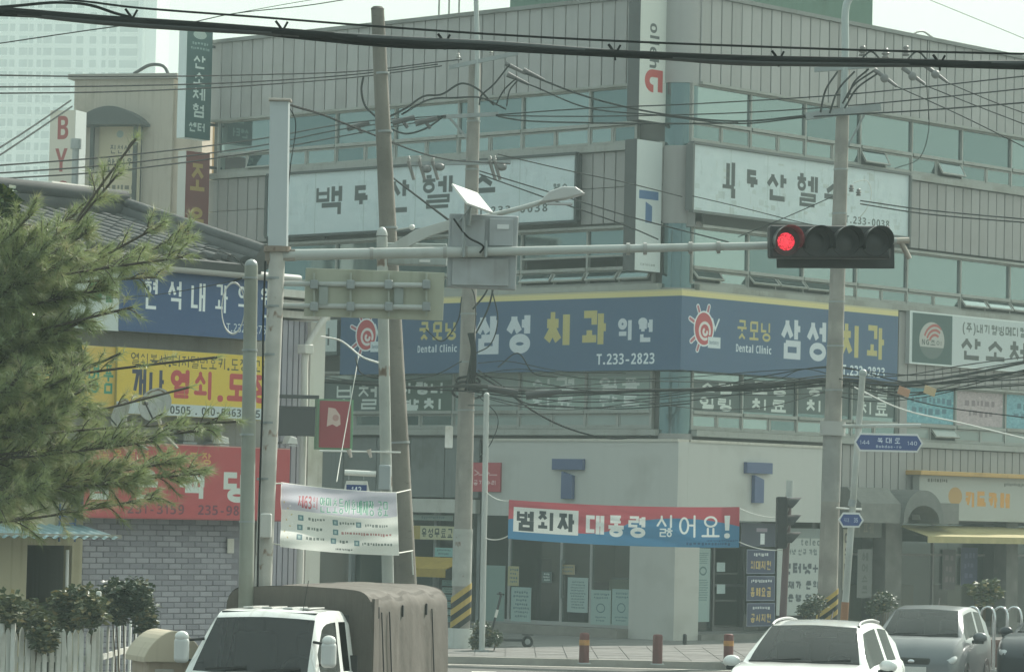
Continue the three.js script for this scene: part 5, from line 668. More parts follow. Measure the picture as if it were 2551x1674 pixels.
{
  const u = U1; u.sleeve('painted_sleeve', 1460, 1318, 0.008, mat(0.42, 0.43, 0.4, 0.8, { map: TX.rust })); hazard(u, 1470, 1562); u.sleeve('foot_collar', 1625, 1565, 0.05, mat(0.52, 0.54, 0.51, 0.8, { map: TX.grime }));
  part(u.g, 'lamp_mast', tube([u.L(1186, 300, 70.9), u.L(1189, 140, 70.8), u.L(1186, 0, 70.8), u.L(1184, -120, 70.8)], 0.05, 14, 8), mat(0.36, 0.4, 0.39, 0.5));
  const bar = (x0, y0, x1, y1, r = 0.05) => part(u.g, 'crossarm', beam(u.L(x0, y0, 70.8), u.L(x1, y1, 70.8), r * 1.6, r * 1.6), MT.galv);
  bar(1118, 168, 1290, 132); bar(1102, 291, 1242, 284); bar(1020, 408, 1272, 404); part(u.g, 'brace', beam(u.L(1112, 285), u.L(1188, 372), 0.05, 0.05), MT.galv);
  for (const [x, y] of [[1140, 150], [1222, 138], [1265, 130]]) insulator(u.g, u.L(x, y, 70.8));
  for (const x of [1025, 1052, 1085, 1228, 1240]) { part(u.g, 'cutout', rod(u.L(x - 8, 402, 70.7), u.L(x + 6, 448, 70.7), 0.035, 8), mat(0.16, 0.15, 0.14, 0.5)); insulator(u.g, u.L(x - 8, 402, 70.7), 0.8); }
  for (const [x, y] of [[1062, 421], [1095, 416], [1250, 416]]) part(u.g, 'drop_cap', new THREE.SphereGeometry(0.09, 12, 8).scale(1.2, 0.9, 1), mat(0.14, 0.14, 0.135, 0.5), ...u.L(x, y, 70.7).toArray());
  part(u.g, 'meter_box', rbx(0.16, 0.45, 0.14, 0.02), MT.white, ...u.L(1118, 1089, 70.7).toArray());
  for (const [x, y] of [[1285, 170], [1290, 196], [1330, 186]]) part(u.g, 'line_sleeve', rod(u.L(x - 26, y - 12, 70.6), u.L(x + 26, y + 14, 70.6), 0.05, 8, 0.03), mat(0.1, 0.1, 0.1, 0.6));
  for (let i = 0; i < 7; i++) part(u.g, 'band', rod(u.L(u.axis(300 + i * 120), 300 + i * 120), u.L(u.axis(300 + i * 120), 304 + i * 120), u.rad(300 + i * 120) + 0.012, 22), MT.galv);
  part(u.g, 'cable_bundle', merge([0, 1, 2].map((i) => tube([u.L(1168 + i * 5, 830, 70.7), u.L(1176 + i * 3, 870, 70.65), u.L(1168 + i * 7, 930, 70.6), u.L(1160 + i * 9, 975, 70.6)], 0.035, 14, 6))), MT.wire); part(u.g, 'cable_coil', merge([0, 1, 2].map((i) => new THREE.TorusGeometry(0.24 + 0.04 * i, 0.025, 6, 26).rotateX(1.2).translate(...u.L(1166, 950 + i * 14, 70.9).toArray()))), MT.wire);
  for (const s of [[1178, 770, 1225, 690], [1186, 830, 1232, 700]]) part(u.g, 'riser', tube([u.L(s[0], s[1], 70.8), u.L((s[0] + s[2]) / 2 + 8, (s[1] + s[3]) / 2, 70.7), u.L(s[2], s[3], 70.7)], 0.02, 12), MT.wire);
}
const U2 = utilityPole('tall concrete utility pole rising behind the red signal head', 2104, 168, 2062, 1500, 70, 0.21, 0.125);
{
  const u = U2; u.sleeve('painted_sleeve', 1250, 1080, 0.006, mat(0.33, 0.33, 0.31, 0.8, { map: TX.concrete })); u.sleeve('collar', 1085, 1050, 0.08, mat(0.36, 0.36, 0.34, 0.7)); hazard(u, 1485, 1560);
  part(u.g, 'lamp_mast', tube([u.L(2103, 280, 69.8), u.L(2107, 120, 69.8), u.L(2107, 30, 69.8), u.L(2112, 5, 69.8), u.L(2130, -20, 69.8)], 0.075, 18, 8), mat(0.36, 0.41, 0.4, 0.5));
  const bar = (x0, y0, x1, y1, r = 0.06) => part(u.g, 'crossarm', beam(u.L(x0, y0, 69.8), u.L(x1, y1, 69.8), r * 1.6, r * 1.6), MT.galv);
  bar(2030, 174, 2330, 150); bar(2008, 290, 2195, 266, 0.09); part(u.g, 'brace', merge([beam(u.L(2112, 278), u.L(2085, 365), 0.05, 0.05), beam(u.L(2160, 275), u.L(2110, 370), 0.04, 0.04)]), MT.galv);
  for (const [x, y] of [[2150, 140], [2207, 146], [2258, 140]]) insulator(u.g, u.L(x, y, 69.7), 1.5, mat(0.18, 0.17, 0.16, 0.4));
  for (const [x, y] of [[2205, 195], [2275, 190], [2332, 185]]) { part(u.g, 'strain_insulator', rod(u.L(x - 26, y - 22, 69.6), u.L(x + 30, y + 20, 69.6), 0.05, 8, 0.03), mat(0.12, 0.12, 0.12, 0.5)); part(u.g, 'strain_cap', new THREE.SphereGeometry(0.09, 10, 8), mat(0.16, 0.16, 0.155, 0.5), ...u.L(x, y, 69.6).toArray()); }
  for (const s of [[2088, 178, 2045, 280], [2130, 178, 2068, 282], [2165, 172, 2112, 245], [2180, 175, 2100, 258], [2192, 180, 2105, 270]]) part(u.g, 'jumper', tube([u.L(s[0], s[1], 69.6), u.L(lerp(s[0], s[2], 0.6) - 4, lerp(s[1], s[3], 0.45), 69.5), u.L(s[2], s[3], 69.6)], 0.022, 12), MT.wire);
  for (const x of [2146, 2262]) part(u.g, 'loop', tube([u.L(x, 148, 69.6), u.L(x + 25, 128, 69.6), u.L(x + 50, 150, 69.6)], 0.02, 10), MT.wire);
  part(u.g, 'step_bolt', merge([0, 1, 2, 3, 4, 5, 6, 7].map((i) => rod(u.L(u.axis(1180 + i * 40) - 24 * (i % 2 ? -1 : 1), 1180 + i * 40), u.L(u.axis(1180 + i * 40), 1180 + i * 40), 0.012, 6))), MT.galv);
  for (let i = 0; i < 6; i++) part(u.g, 'band', rod(u.L(u.axis(420 + i * 110), 420 + i * 110), u.L(u.axis(420 + i * 110), 424 + i * 110), u.rad(420 + i * 110) + 0.012, 22), MT.galv);
  for (const [x, y] of [[2122, 478], [2140, 488]]) insulator(u.g, u.L(x, y, 69.7), 1, mat(0.16, 0.16, 0.15, 0.4));
}
{ // slim pole that carries the red and blue banner, and slim pole with street-name signs
  let d = 69.5, b = ground(1212, 985, 1200, 1630, d), g = thing('slim_pole', 'slim grey steel pole between the striped utility pole and the shop door', 'pole', foot(b)); poleBetween(g, 'pole', b, Q(1212, 985, d), 0.06, 0.055, MT.steelPole, 12); part(g, 'cap', new THREE.SphereGeometry(0.06, 10, 6), MT.steelPole, ...Q(1212, 985, d).sub(g.position).toArray()); part(g, 'foot_plate', bx(0.3, 0.04, 0.3, 0, 0.14, 0), MT.galv);
  d = 61; b = ground(2150, 935, 2105, 1530, d); g = thing('sign_post', 'slim pale post with street name signs beside the cafe canopy', 'pole', foot(b)); const L = (px, py, dd = d) => Q(px, py, dd).sub(g.position); poleBetween(g, 'post', b, Q(2150, 935, d), 0.065, 0.055, MT.steelPole, 14); part(g, 'cap', new THREE.SphereGeometry(0.075, 12, 8), mat(0.3, 0.33, 0.32, 0.5), ...L(2151, 930).toArray()); part(g, 'sleeve', rod(L(2126, 1245), L(2123, 1262), 0.07, 12), MT.galv); part(g, 'rust_foot', rod(L(2107, 1500), L(2103, 1560), 0.068, 12), mat(0.3, 0.15, 0.08, 0.9)); part(g, 'arm', rod(L(2100, 1062, d - 0.05), L(2296, 1060, d - 0.05), 0.035, 10), MT.steelPole);
  const plate = (label, px0, py0, px1, py1, draw, dd) => { const a = Q(px0, py0, dd), e = Q(px1, py1, dd), w = e.x - a.x, hh = a.y - e.y, s = thing('street_name_sign', label, 'sign', a.clone().lerp(e, 0.5)), k = hh * 0.3, o = (m) => [[-w / 2 + k - m * 0.3, -hh / 2 - m], [w / 2 - k + m * 0.3, -hh / 2 - m], [w / 2 + m, 0], [w / 2 - k + m * 0.3, hh / 2 + m], [-w / 2 + k - m * 0.3, hh / 2 + m], [-w / 2 - m, 0]]; part(s, 'plate', ext(o(0.03), 0.02, 0.003), mat(0.62, 0.63, 0.62, 0.5)); const m = print(512, Math.round(512 * hh / w), draw); const fg = new THREE.ShapeGeometry(new THREE.Shape(o(0).map((p) => new THREE.Vector2(...p)))); const p = fg.attributes.position; for (let i = 0; i < p.count; i++) fg.attributes.uv.setXY(i, p.getX(i) / w + 0.5, p.getY(i) / hh + 0.5); part(s, 'face', fg, m, 0, 0, 0.026); return s; };
  plate('blue arrow-ended street name sign reading 144 to 140 on the slim post', 2134, 1083, 2296, 1123, (c, W, H) => { fill(c, '#33477f'); write(c, '144', W * 0.05, H * 0.36, W * 0.16, H * 0.28, 2, '#cfd6e0', { thin: true }); write(c, '140', W * 0.78, H * 0.36, W * 0.16, H * 0.28, 2, '#cfd6e0', { thin: true }); write(c, '복대로', W * 0.3, H * 0.14, W * 0.4, H * 0.42, W * 0.013, '#cfd6e0', { gap: 0.3 }); write(c, 'Bokdae-ro', W * 0.3, H * 0.68, W * 0.4, H * 0.18, 2, '#b9c3d2'); }, d - 0.12);
  plate('small blue arrow-ended street sign low on the slim post', 2094, 1281, 2148, 1310, (c, W, H) => { fill(c, '#33477f'); write(c, '복대', W * 0.15, H * 0.3, W * 0.26, H * 0.4, 6, '#aeb9cc'); write(c, '35', W * 0.62, H * 0.3, W * 0.2, H * 0.4, 2, '#aeb9cc'); }, d - 0.1); part(g, 'sign_bar', rod(L(2084, 1266), L(2148, 1269), 0.018, 8), MT.white);
  // side-on pedestrian-road signal on its own short pole
  d = 66; b = ground(1968, 1200, 1952, 1525, d); g = thing('side_signal', 'dark three-lens traffic signal seen from the side on a maroon pole', 'traffic light', foot(b)); const K = (px, py, dd = d) => Q(px, py, dd).sub(g.position); poleBetween(g, 'pole', b, Q(1968, 1198, d), 0.075, 0.06, mat(0.11, 0.07, 0.075, 0.6), 14); part(g, 'pole_top', rod(K(1967, 1245), K(1969, 1197), 0.07, 14), MT.steelPole); part(g, 'clamp', rbx(0.25, 0.06, 0.2, 0.01), MT.steelPole, ...K(1962, 1243).toArray());
  const hb = K(1947, 1302); part(g, 'housing', rbx(0.2, 0.98, 0.36, 0.03), MT.black, hb.x, hb.y, hb.z + 0.05);
  for (let i = 0; i < 3; i++) { const v = new THREE.CylinderGeometry(0.16, 0.15, 0.3, 22, 1, true, -1.9, 3.8); const p = v.attributes.position; for (let k = 0; k < p.count; k++) { const th = Math.atan2(p.getX(k), p.getZ(k)); if (p.getY(k) > 0) p.setY(k, 0.15 - 0.2 * (Math.abs(th) / 1.9) ** 1.5); } v.rotateX(Math.PI / 2).rotateZ(Math.PI).rotateY(Math.PI / 2); v.computeVertexNormals(); part(g, 'visor', v, mat(0.03, 0.03, 0.03, 0.6, { side: THREE.DoubleSide }), hb.x + 0.24, hb.y + 0.33 - i * 0.33, hb.z + 0.05); part(g, 'lens', new THREE.SphereGeometry(0.14, 16, 8).scale(0.3, 1, 1), mat(0.05, 0.05, 0.05, 0.3), hb.x + 0.1, hb.y + 0.33 - i * 0.33, hb.z + 0.05); }
}
// ---------------------------------------------------------------- wires and cables
{
  const d = 26, P = (l) => l.map(([x, y, z]) => Q(x, y, z ?? d)), g = thing('aerial_cable', 'thick black aerial cable bundle sagging across the top of the street', 'cable');
  const main0 = [[-60, 22], [0, 26], [240, 46], [480, 62], [740, 82], [1000, 104], [1240, 118], [1530, 133], [1840, 146], [2200, 154], [2551, 164], [2620, 166]];
  part(g, 'cable', tube(P(main0), 0.03, 90, 8), MT.wire); part(g, 'cable', tube(P(main0.map(([x, y], i) => [x, y + 8 * Math.sin(x * 0.004)])), 0.026, 90, 8), mat(0.045, 0.05, 0.05, 0.5)); part(g, 'cable', tube(P(main0.map(([x, y]) => [x, y + 5 + 7 * Math.cos(x * 0.006 + 1), d + 0.04])), 0.018, 90, 8), MT.wire);
  part(g, 'cable', tube(P([[-60, 22], [40, 14], [140, 6], [220, 12], [290, 34], [330, 44]]), 0.012, 40, 6), MT.wire);
  part(g, 'messenger_wire', tube(P([[-60, -12], [180, 0], [330, 18], [640, 42], [920, 64], [1240, 86], [1540, 102], [1840, 114], [2200, 126], [2551, 134], [2620, 136]]), 0.009, 80, 6), MT.wire);
  for (const [x, y] of [[325, 36], [700, 66], [1105, 98], [1530, 124], [1938, 140], [2340, 150]]) part(g, 'tie', merge([rod(Q(x - 14, y - 14, d), Q(x + 2, y + 8, d), 0.011, 6), rod(Q(x + 2, y + 6, d), Q(x + 3, y + 26, d), 0.009, 6), rod(Q(x + 6, y + 6, d), Q(x + 16, y - 12, d), 0.009, 6)]), MT.wire);
  const W = (label, pts, r, m = MT.wire, group = 'utility wires strung over the street') => solo('power_line', tube(pts.map(([x, y, z]) => Q(x, y, z)), r, Math.max(16, pts.length * 10), 5), m, label, 'wire', group);
  const three = 'thin black power line past the beige building to the pole top'; W(three + ', the highest of three', [[-40, 187, 50], [300, 191, 57], [640, 186, 64], [920, 175, 69], [1085, 155, 70.5], [1150, 148, 70.8]], 0.013); W(three + ', the middle of three', [[-40, 217, 50], [300, 214, 57], [640, 203, 64], [915, 182, 69], [1090, 160, 70.5]], 0.013); W(three + ', the lowest of three', [[-40, 233, 50], [300, 228, 57], [640, 212, 64], [925, 188, 69], [1100, 164, 70.5]], 0.013);
  const low = 'thin black power line climbing past the red lettered sign'; W(low + ', the highest of three', [[-40, 415, 50], [300, 388, 57], [640, 347, 64], [900, 303, 69], [1110, 288, 70.7]], 0.013); W(low + ', the middle of three', [[-40, 434, 50], [300, 408, 57], [640, 364, 64], [890, 316, 69], [1110, 290, 70.7]], 0.013); W(low + ', the lowest of three', [[-40, 448, 50], [300, 424, 57], [640, 378, 64], [900, 330, 69], [1110, 292, 70.7]], 0.013);
  for (const [x, y] of [[892, 312], [1005, 298], [1062, 300]]) solo('line_splice', merge([rod(Q(x - 28, y + 8, 69.4), Q(x + 28, y - 6, 69.4), 0.06, 8, 0.05), rod(Q(x - 5, y, 69.4), Q(x + 10, y + 20, 69.4), 0.04, 6)]), mat(0.06, 0.06, 0.06, 0.6), 'dark splice sleeve on the power lines left of the concrete pole', 'splice', 'splice sleeves on the power lines');
  W('black jumper cable looping over the concrete pole', [[950, 300, 69.8], [1010, 270, 70], [1055, 240, 70.2], [1100, 235, 70.4], [1150, 208, 70.5], [1190, 222, 70.6], [1230, 262, 70.6]], 0.022); W('black jumper cable looping lower over the concrete pole', [[1000, 285, 69.9], [1070, 248, 70.2], [1130, 244, 70.4], [1200, 244, 70.5], [1260, 272, 70.6]], 0.02); W('black wire drooping beside the leaning pole', [[905, 190, 69], [900, 225, 69], [910, 265, 69], [935, 290, 69]], 0.022);
  W('black wire loop below the splice sleeves', [[975, 322, 69.6], [1010, 333, 69.6], [1060, 320, 69.8], [1105, 290, 70]], 0.02);
  W('slanting wire from the crossarm down the pole side', [[1270, 160, 70.4], [1230, 210, 70.5], [1198, 240, 70.6], [1194, 262, 70.6]], 0.018); W('short jumper wire down from the first line sleeve', [[1286, 195, 70.2], [1255, 225, 70.3], [1235, 262, 70.4]], 0.016); W('short jumper wire down from the second line sleeve', [[1290, 200, 70.2], [1270, 225, 70.3], [1262, 265, 70.4]], 0.016);
  const span = 'black power line from the striped pole past the second pole'; W(span + ', sagging deepest of five', [[1262, 190, 70.6], [1330, 215, 70.5], [1462, 268, 70.2], [1650, 288, 70], [1840, 308, 69.8], [2010, 292, 69.8], [2300, 275, 68], [2600, 252, 66]], 0.016); W(span + ', thickest of five', [[1302, 180, 70.6], [1466, 242, 70.3], [1650, 284, 70], [1840, 302, 69.9], [2010, 288, 69.8]], 0.02); W(span + ', the highest of five', [[1235, 286, 70.7], [1466, 270, 70.4], [1725, 259, 70], [2100, 236, 69.8], [2551, 190, 66], [2620, 183, 65]], 0.014); W(span + ', the second highest of five', [[1235, 288, 70.7], [1466, 290, 70.4], [1840, 281, 70], [2130, 262, 69.8], [2551, 221, 66], [2620, 214, 65]], 0.014); W(span + ', short and low', [[1240, 290, 70.7], [1300, 300, 70.6], [1466, 306, 70.4], [1725, 308, 70], [1840, 306, 69.8]], 0.018);
  const right = 'thin power line falling away from the second pole insulators'; W(right + ', the longest of three', [[2232, 214, 69.6], [2400, 290, 66], [2620, 400, 62]], 0.011); W(right + ', the middle of three', [[2304, 212, 69.6], [2430, 262, 66], [2620, 335, 62]], 0.011); W(right + ', the farthest of three', [[2362, 206, 69.6], [2480, 255, 66], [2620, 305, 62]], 0.011);
  W('thin wire crossing the pale sky above the right front', [[2270, -20, 45], [2551, 95, 45], [2620, 125, 45]], 0.004, MT.wireGrey); W('thin wire crossing the sky from the tower to the aerial cable', [[-30, 112, 40], [200, 78, 40], [330, 60, 40]], 0.007); W('thin wire crossing the sky above the leaning pole', [[480, 55, 40], [580, 34, 40], [760, 14, 40], [900, -8, 40]], 0.006); W('thin grey wire in the sky over the leaning pole', [[580, 34, 40], [700, 12, 40], [820, -8, 40]], 0.004, MT.wireGrey);
  W('black wire from the antenna top past the leaning pole', [[716, 260, 38], [800, 285, 42], [890, 320, 48], [1108, 396, 62], [1270, 408, 70]], 0.014); W('thin wire from the antenna top down its right side', [[716, 262, 38], [735, 300, 38.1], [722, 420, 38.1], [708, 575, 38]], 0.006); W('straight wire slanting across the solar sign', [[977, 442, 60], [1080, 520, 50], [1140, 565, 42], [1210, 616, 38.2]], 0.016);
  const facade = 'thin wire slanting down across the left front'; W(facade + ', the highest of three', [[1240, 384, 70], [1430, 428, 71], [1560, 455, 72], [1700, 490, 73]], 0.012, MT.wireGrey); W(facade + ', the middle of three', [[1195, 426, 70.5], [1400, 488, 68], [1581, 543, 66], [1815, 603, 64]], 0.014, MT.wireGrey); W(facade + ', the lowest of three', [[1195, 434, 70.5], [1380, 500, 68], [1560, 562, 66], [1640, 596, 65]], 0.014, MT.wireGrey);
  const cross = 'thin wire crossing the right sign board'; W(cross, [[1725, 488, 70], [1840, 515, 70], [2000, 555, 70], [2075, 570, 70]], 0.01, MT.wireGrey); W(cross, [[1840, 590, 70], [1950, 545, 70], [2075, 490, 70]], 0.01, MT.wireGrey); W(cross, [[2145, 500, 69.8], [2300, 522, 67], [2620, 552, 62]], 0.014, MT.wireGrey); W(cross, [[2145, 508, 69.8], [2300, 532, 67], [2620, 560, 62]], 0.014, MT.wireGrey);
  W('pale looping wire beside the second pole', [[2128, 455, 69.7], [2160, 450, 69.6], [2172, 480, 69.6], [2160, 520, 69.6], [2140, 545, 69.7]], 0.008, MT.rope); W('pale looping wire hanging on the right front windows', [[2312, 100, 68], [2310, 200, 68], [2314, 330, 68], [2290, 395, 68], [2230, 420, 68]], 0.009, MT.wireGrey);
  // low telecom bundle between the poles
  const tele = 'black telecom cable in the low bundle between the two concrete poles', tg = 'low telecom cables'; const lowp = [[760, 940], [900, 956], [1060, 966], [1165, 962], [1300, 974], [1450, 976], [1600, 974], [1760, 968], [1920, 958], [2085, 944], [2250, 960], [2400, 945], [2551, 920], [2640, 905]];
  [[0, 0.03, 0], [8, 0.022, 1], [-10, 0.014, 2], [16, 0.016, 3], [-24, 0.012, 4], [26, 0.012, 5], [36, 0.01, 6], [-34, 0.012, 7], [48, 0.011, 8]].forEach(([dy, r, k]) => W(tele, lowp.slice(k % 3 === 1 || k > 3 ? 3 : 0).map(([x, y], i) => [x, y + dy * (0.55 + 0.45 * Math.sin(i * 1.3 + k)) + (x > 2085 ? (x - 2085) * (k % 4 - 1) * 0.035 : 0) + (k > 5 ? 14 * Math.sin((x - 1165) / 920 * Math.PI) : 0), 70.4 - k * 0.03 - (x > 2085 ? (x - 2085) * 0.006 : 0)]), r, k % 2 ? MT.wire : mat(0.03, 0.035, 0.033, 0.6), tg));
  solo('cable_closure', merge([rod(Q(1310, 986, 70), Q(1400, 976, 70), 0.09, 10, 0.05), rod(Q(1215, 968, 70), Q(1290, 978, 70), 0.07, 10, 0.06)]), MT.black, 'black cable closure lump hanging in the low telecom bundle', 'splice');
  W('black drop cable curving from the striped pole to the white fascia', [[1185, 930, 70.6], [1260, 975, 70.8], [1330, 1025, 72], [1430, 1072, 74], [1520, 1092, 75], [1620, 1086, 76]], 0.02); W('black drop cable beside the curving one', [[1190, 922, 70.6], [1250, 960, 70.7], [1300, 1000, 71], [1400, 1012, 72], [1560, 1018, 73], [1720, 1005, 72]], 0.014);
  W('sunlit pale wire falling to the right below the green banner', [[2130, 965, 69], [2250, 1020, 67], [2400, 1055, 65], [2551, 1092, 63], [2620, 1110, 62]], 0.016, MT.rope); W('dark wire slanting through the cable tags', [[2080, 940, 70], [2200, 975, 68.6], [2330, 1010, 67], [2551, 1040, 64]], 0.012);
  for (const [x, y, c, l] of [[2253, 976, [0.4, 0.22, 0.14], 'rusty orange cable tag on the low bundle'], [2318, 974, [0.45, 0.34, 0.2], 'yellowish cable tag on the low bundle']]) { const t = solo('cable_tag', rbx(0.26, 0.16, 0.02, 0.01), mat(...c, 0.8), l, 'tag', undefined, Q(x, y, 67)); t.rotation.z = -0.3; t.rotation.y = 0.4; }
  const tangle = 'thin dark cable in the tangle round the striped utility pole'; [[[1190, 905], [1260, 900], [1400, 925], [1560, 930]], [[1150, 900], [1080, 935], [960, 950], [850, 948]], [[1185, 880], [1220, 860], [1240, 800], [1225, 720]], [[1200, 930], [1300, 920], [1480, 945], [1700, 940], [1900, 925], [2080, 915]], [[1200, 985], [1320, 1010], [1500, 1015], [1700, 1000], [1900, 975], [2080, 960]], [[1150, 740], [1140, 800], [1100, 850], [1060, 820]], [[1190, 985], [1240, 1040], [1225, 1100], [1195, 1140]], [[1130, 690], [1175, 720], [1185, 780], [1178, 860]], [[1240, 915], [1290, 880], [1330, 930], [1390, 940]], [[2080, 935], [2000, 920], [1940, 945], [1840, 960]], [[2080, 915], [2160, 925], [2300, 935], [2551, 900], [2620, 890]], [[2085, 955], [2200, 970], [2330, 955], [2551, 945], [2620, 940]], [[2070, 985], [2180, 1000], [2300, 990], [2420, 965], [2551, 955], [2620, 950]]].forEach((l, i) => W(tangle.replace('striped', i > 8 ? 'second' : 'striped'), l.map(([x, y]) => [x, y, 70.3 - 0.02 * i - (x > 2085 ? (x - 2085) * 0.006 : 0)]), 0.009 + 0.002 * (i % 3), MT.wire, i > 8 ? 'cable tangle at the second pole' : 'cable tangle at the striped pole'));
  W('pale service cable sweeping from the cornice to the lamp pole', [[800, 838, 50], [850, 850, 47], [900, 888, 44], [945, 905, 41.2]], 0.014, MT.rope); W('thin pale rope slanting down past the red hanging sign', [[893, 885, 44], [880, 960, 43.5], [862, 1060, 43], [846, 1150, 42.5], [838, 1200, 42]], 0.006, MT.rope); W('thin cable curving to the grey lamp pole', [[885, 890, 44], [895, 925, 43], [920, 938, 42], [945, 942, 41.2]], 0.008, MT.wireGrey);
  W('thin wire from the tile roof verge to the steel post', [[420, 610, 46], [520, 620, 42], [600, 655, 37.5], [622, 690, 36.5]], 0.008, MT.wireGrey); W('thin wire crossing the blue clinic sign', [[240, 745, 44], [380, 735, 42], [520, 712, 39], [612, 692, 36.6]], 0.005, MT.wireGrey);
  const bya = 'thin wire rising to the red lettered sign'; W(bya, [[-30, 385, 70], [60, 328, 74], [175, 250, 80]], 0.02, MT.wireGrey); W(bya, [[-30, 405, 70], [60, 345, 74], [178, 265, 80]], 0.02, MT.wireGrey);
}
// ---------------------------------------------------------------- vehicles
// a car shell lofted through cross-sections; each section runs from the sill over the shoulder to the roof centre line
function shell(stations, classify) {
  const n = stations[0].p.length, out = {}, P = (i, j, s) => [s * stations[i].p[j][0], stations[i].p[j][1], stations[i].z + (stations[i].p[j][2] ?? 0)];
  for (let i = 0; i < stations.length - 1; i++) for (let j = 0; j < n - 1; j++) for (const s of [-1, 1]) {
    const k = classify(i, j, s), l = (out[k] ??= []), a = P(i, j, s), b = P(i, j + 1, s), c = P(i + 1, j + 1, s), d = P(i + 1, j, s);
    if (s > 0) l.push(...a, ...b, ...c, ...a, ...c, ...d); else l.push(...a, ...c, ...b, ...a, ...d, ...c);
  }
  const cap = (out.body ??= []); for (const [i, f] of [[0, 1], [stations.length - 1, -1]]) for (let j = 0; j < n - 1; j++) { const a = P(i, j, 1), b = P(i, j + 1, 1), c = P(i, j + 1, -1), d = P(i, j, -1); if (f > 0) cap.push(...a, ...c, ...b, ...a, ...d, ...c); else cap.push(...a, ...b, ...c, ...a, ...c, ...d); }
  const geo = {}; for (const k in out) { const g = new THREE.BufferGeometry(); g.setAttribute('position', new THREE.Float32BufferAttribute(out[k], 3)); geo[k] = metreUV(toCreasedNormals((g.computeVertexNormals(), g), k === 'body' ? 0.62 : 0.9)); } return geo;
}
const tinted = mat(0.3, 0.34, 0.35, 0.02, { kind: 'physical', transmission: 1, thickness: 0, specularIntensity: 1 }), sideGlass = mat(0.045, 0.05, 0.052, 0.03, { kind: 'physical', transmission: 1, thickness: 0, specularIntensity: 0.45 }), rubber = mat(0.015, 0.015, 0.016, 0.7), chrome = mat(0.62, 0.64, 0.65, 0.15, { metalness: 1 });
function spline(zs, vals, z) { for (let i = 0; i < zs.length - 1; i++) if (z <= zs[i] && z >= zs[i + 1]) { let t = (zs[i] - z) / (zs[i] - zs[i + 1]); t = t * t * (3 - 2 * t) * 0.4 + t * 0.6; return lerp(vals[i], vals[i + 1], t); } return vals.at(-1); }
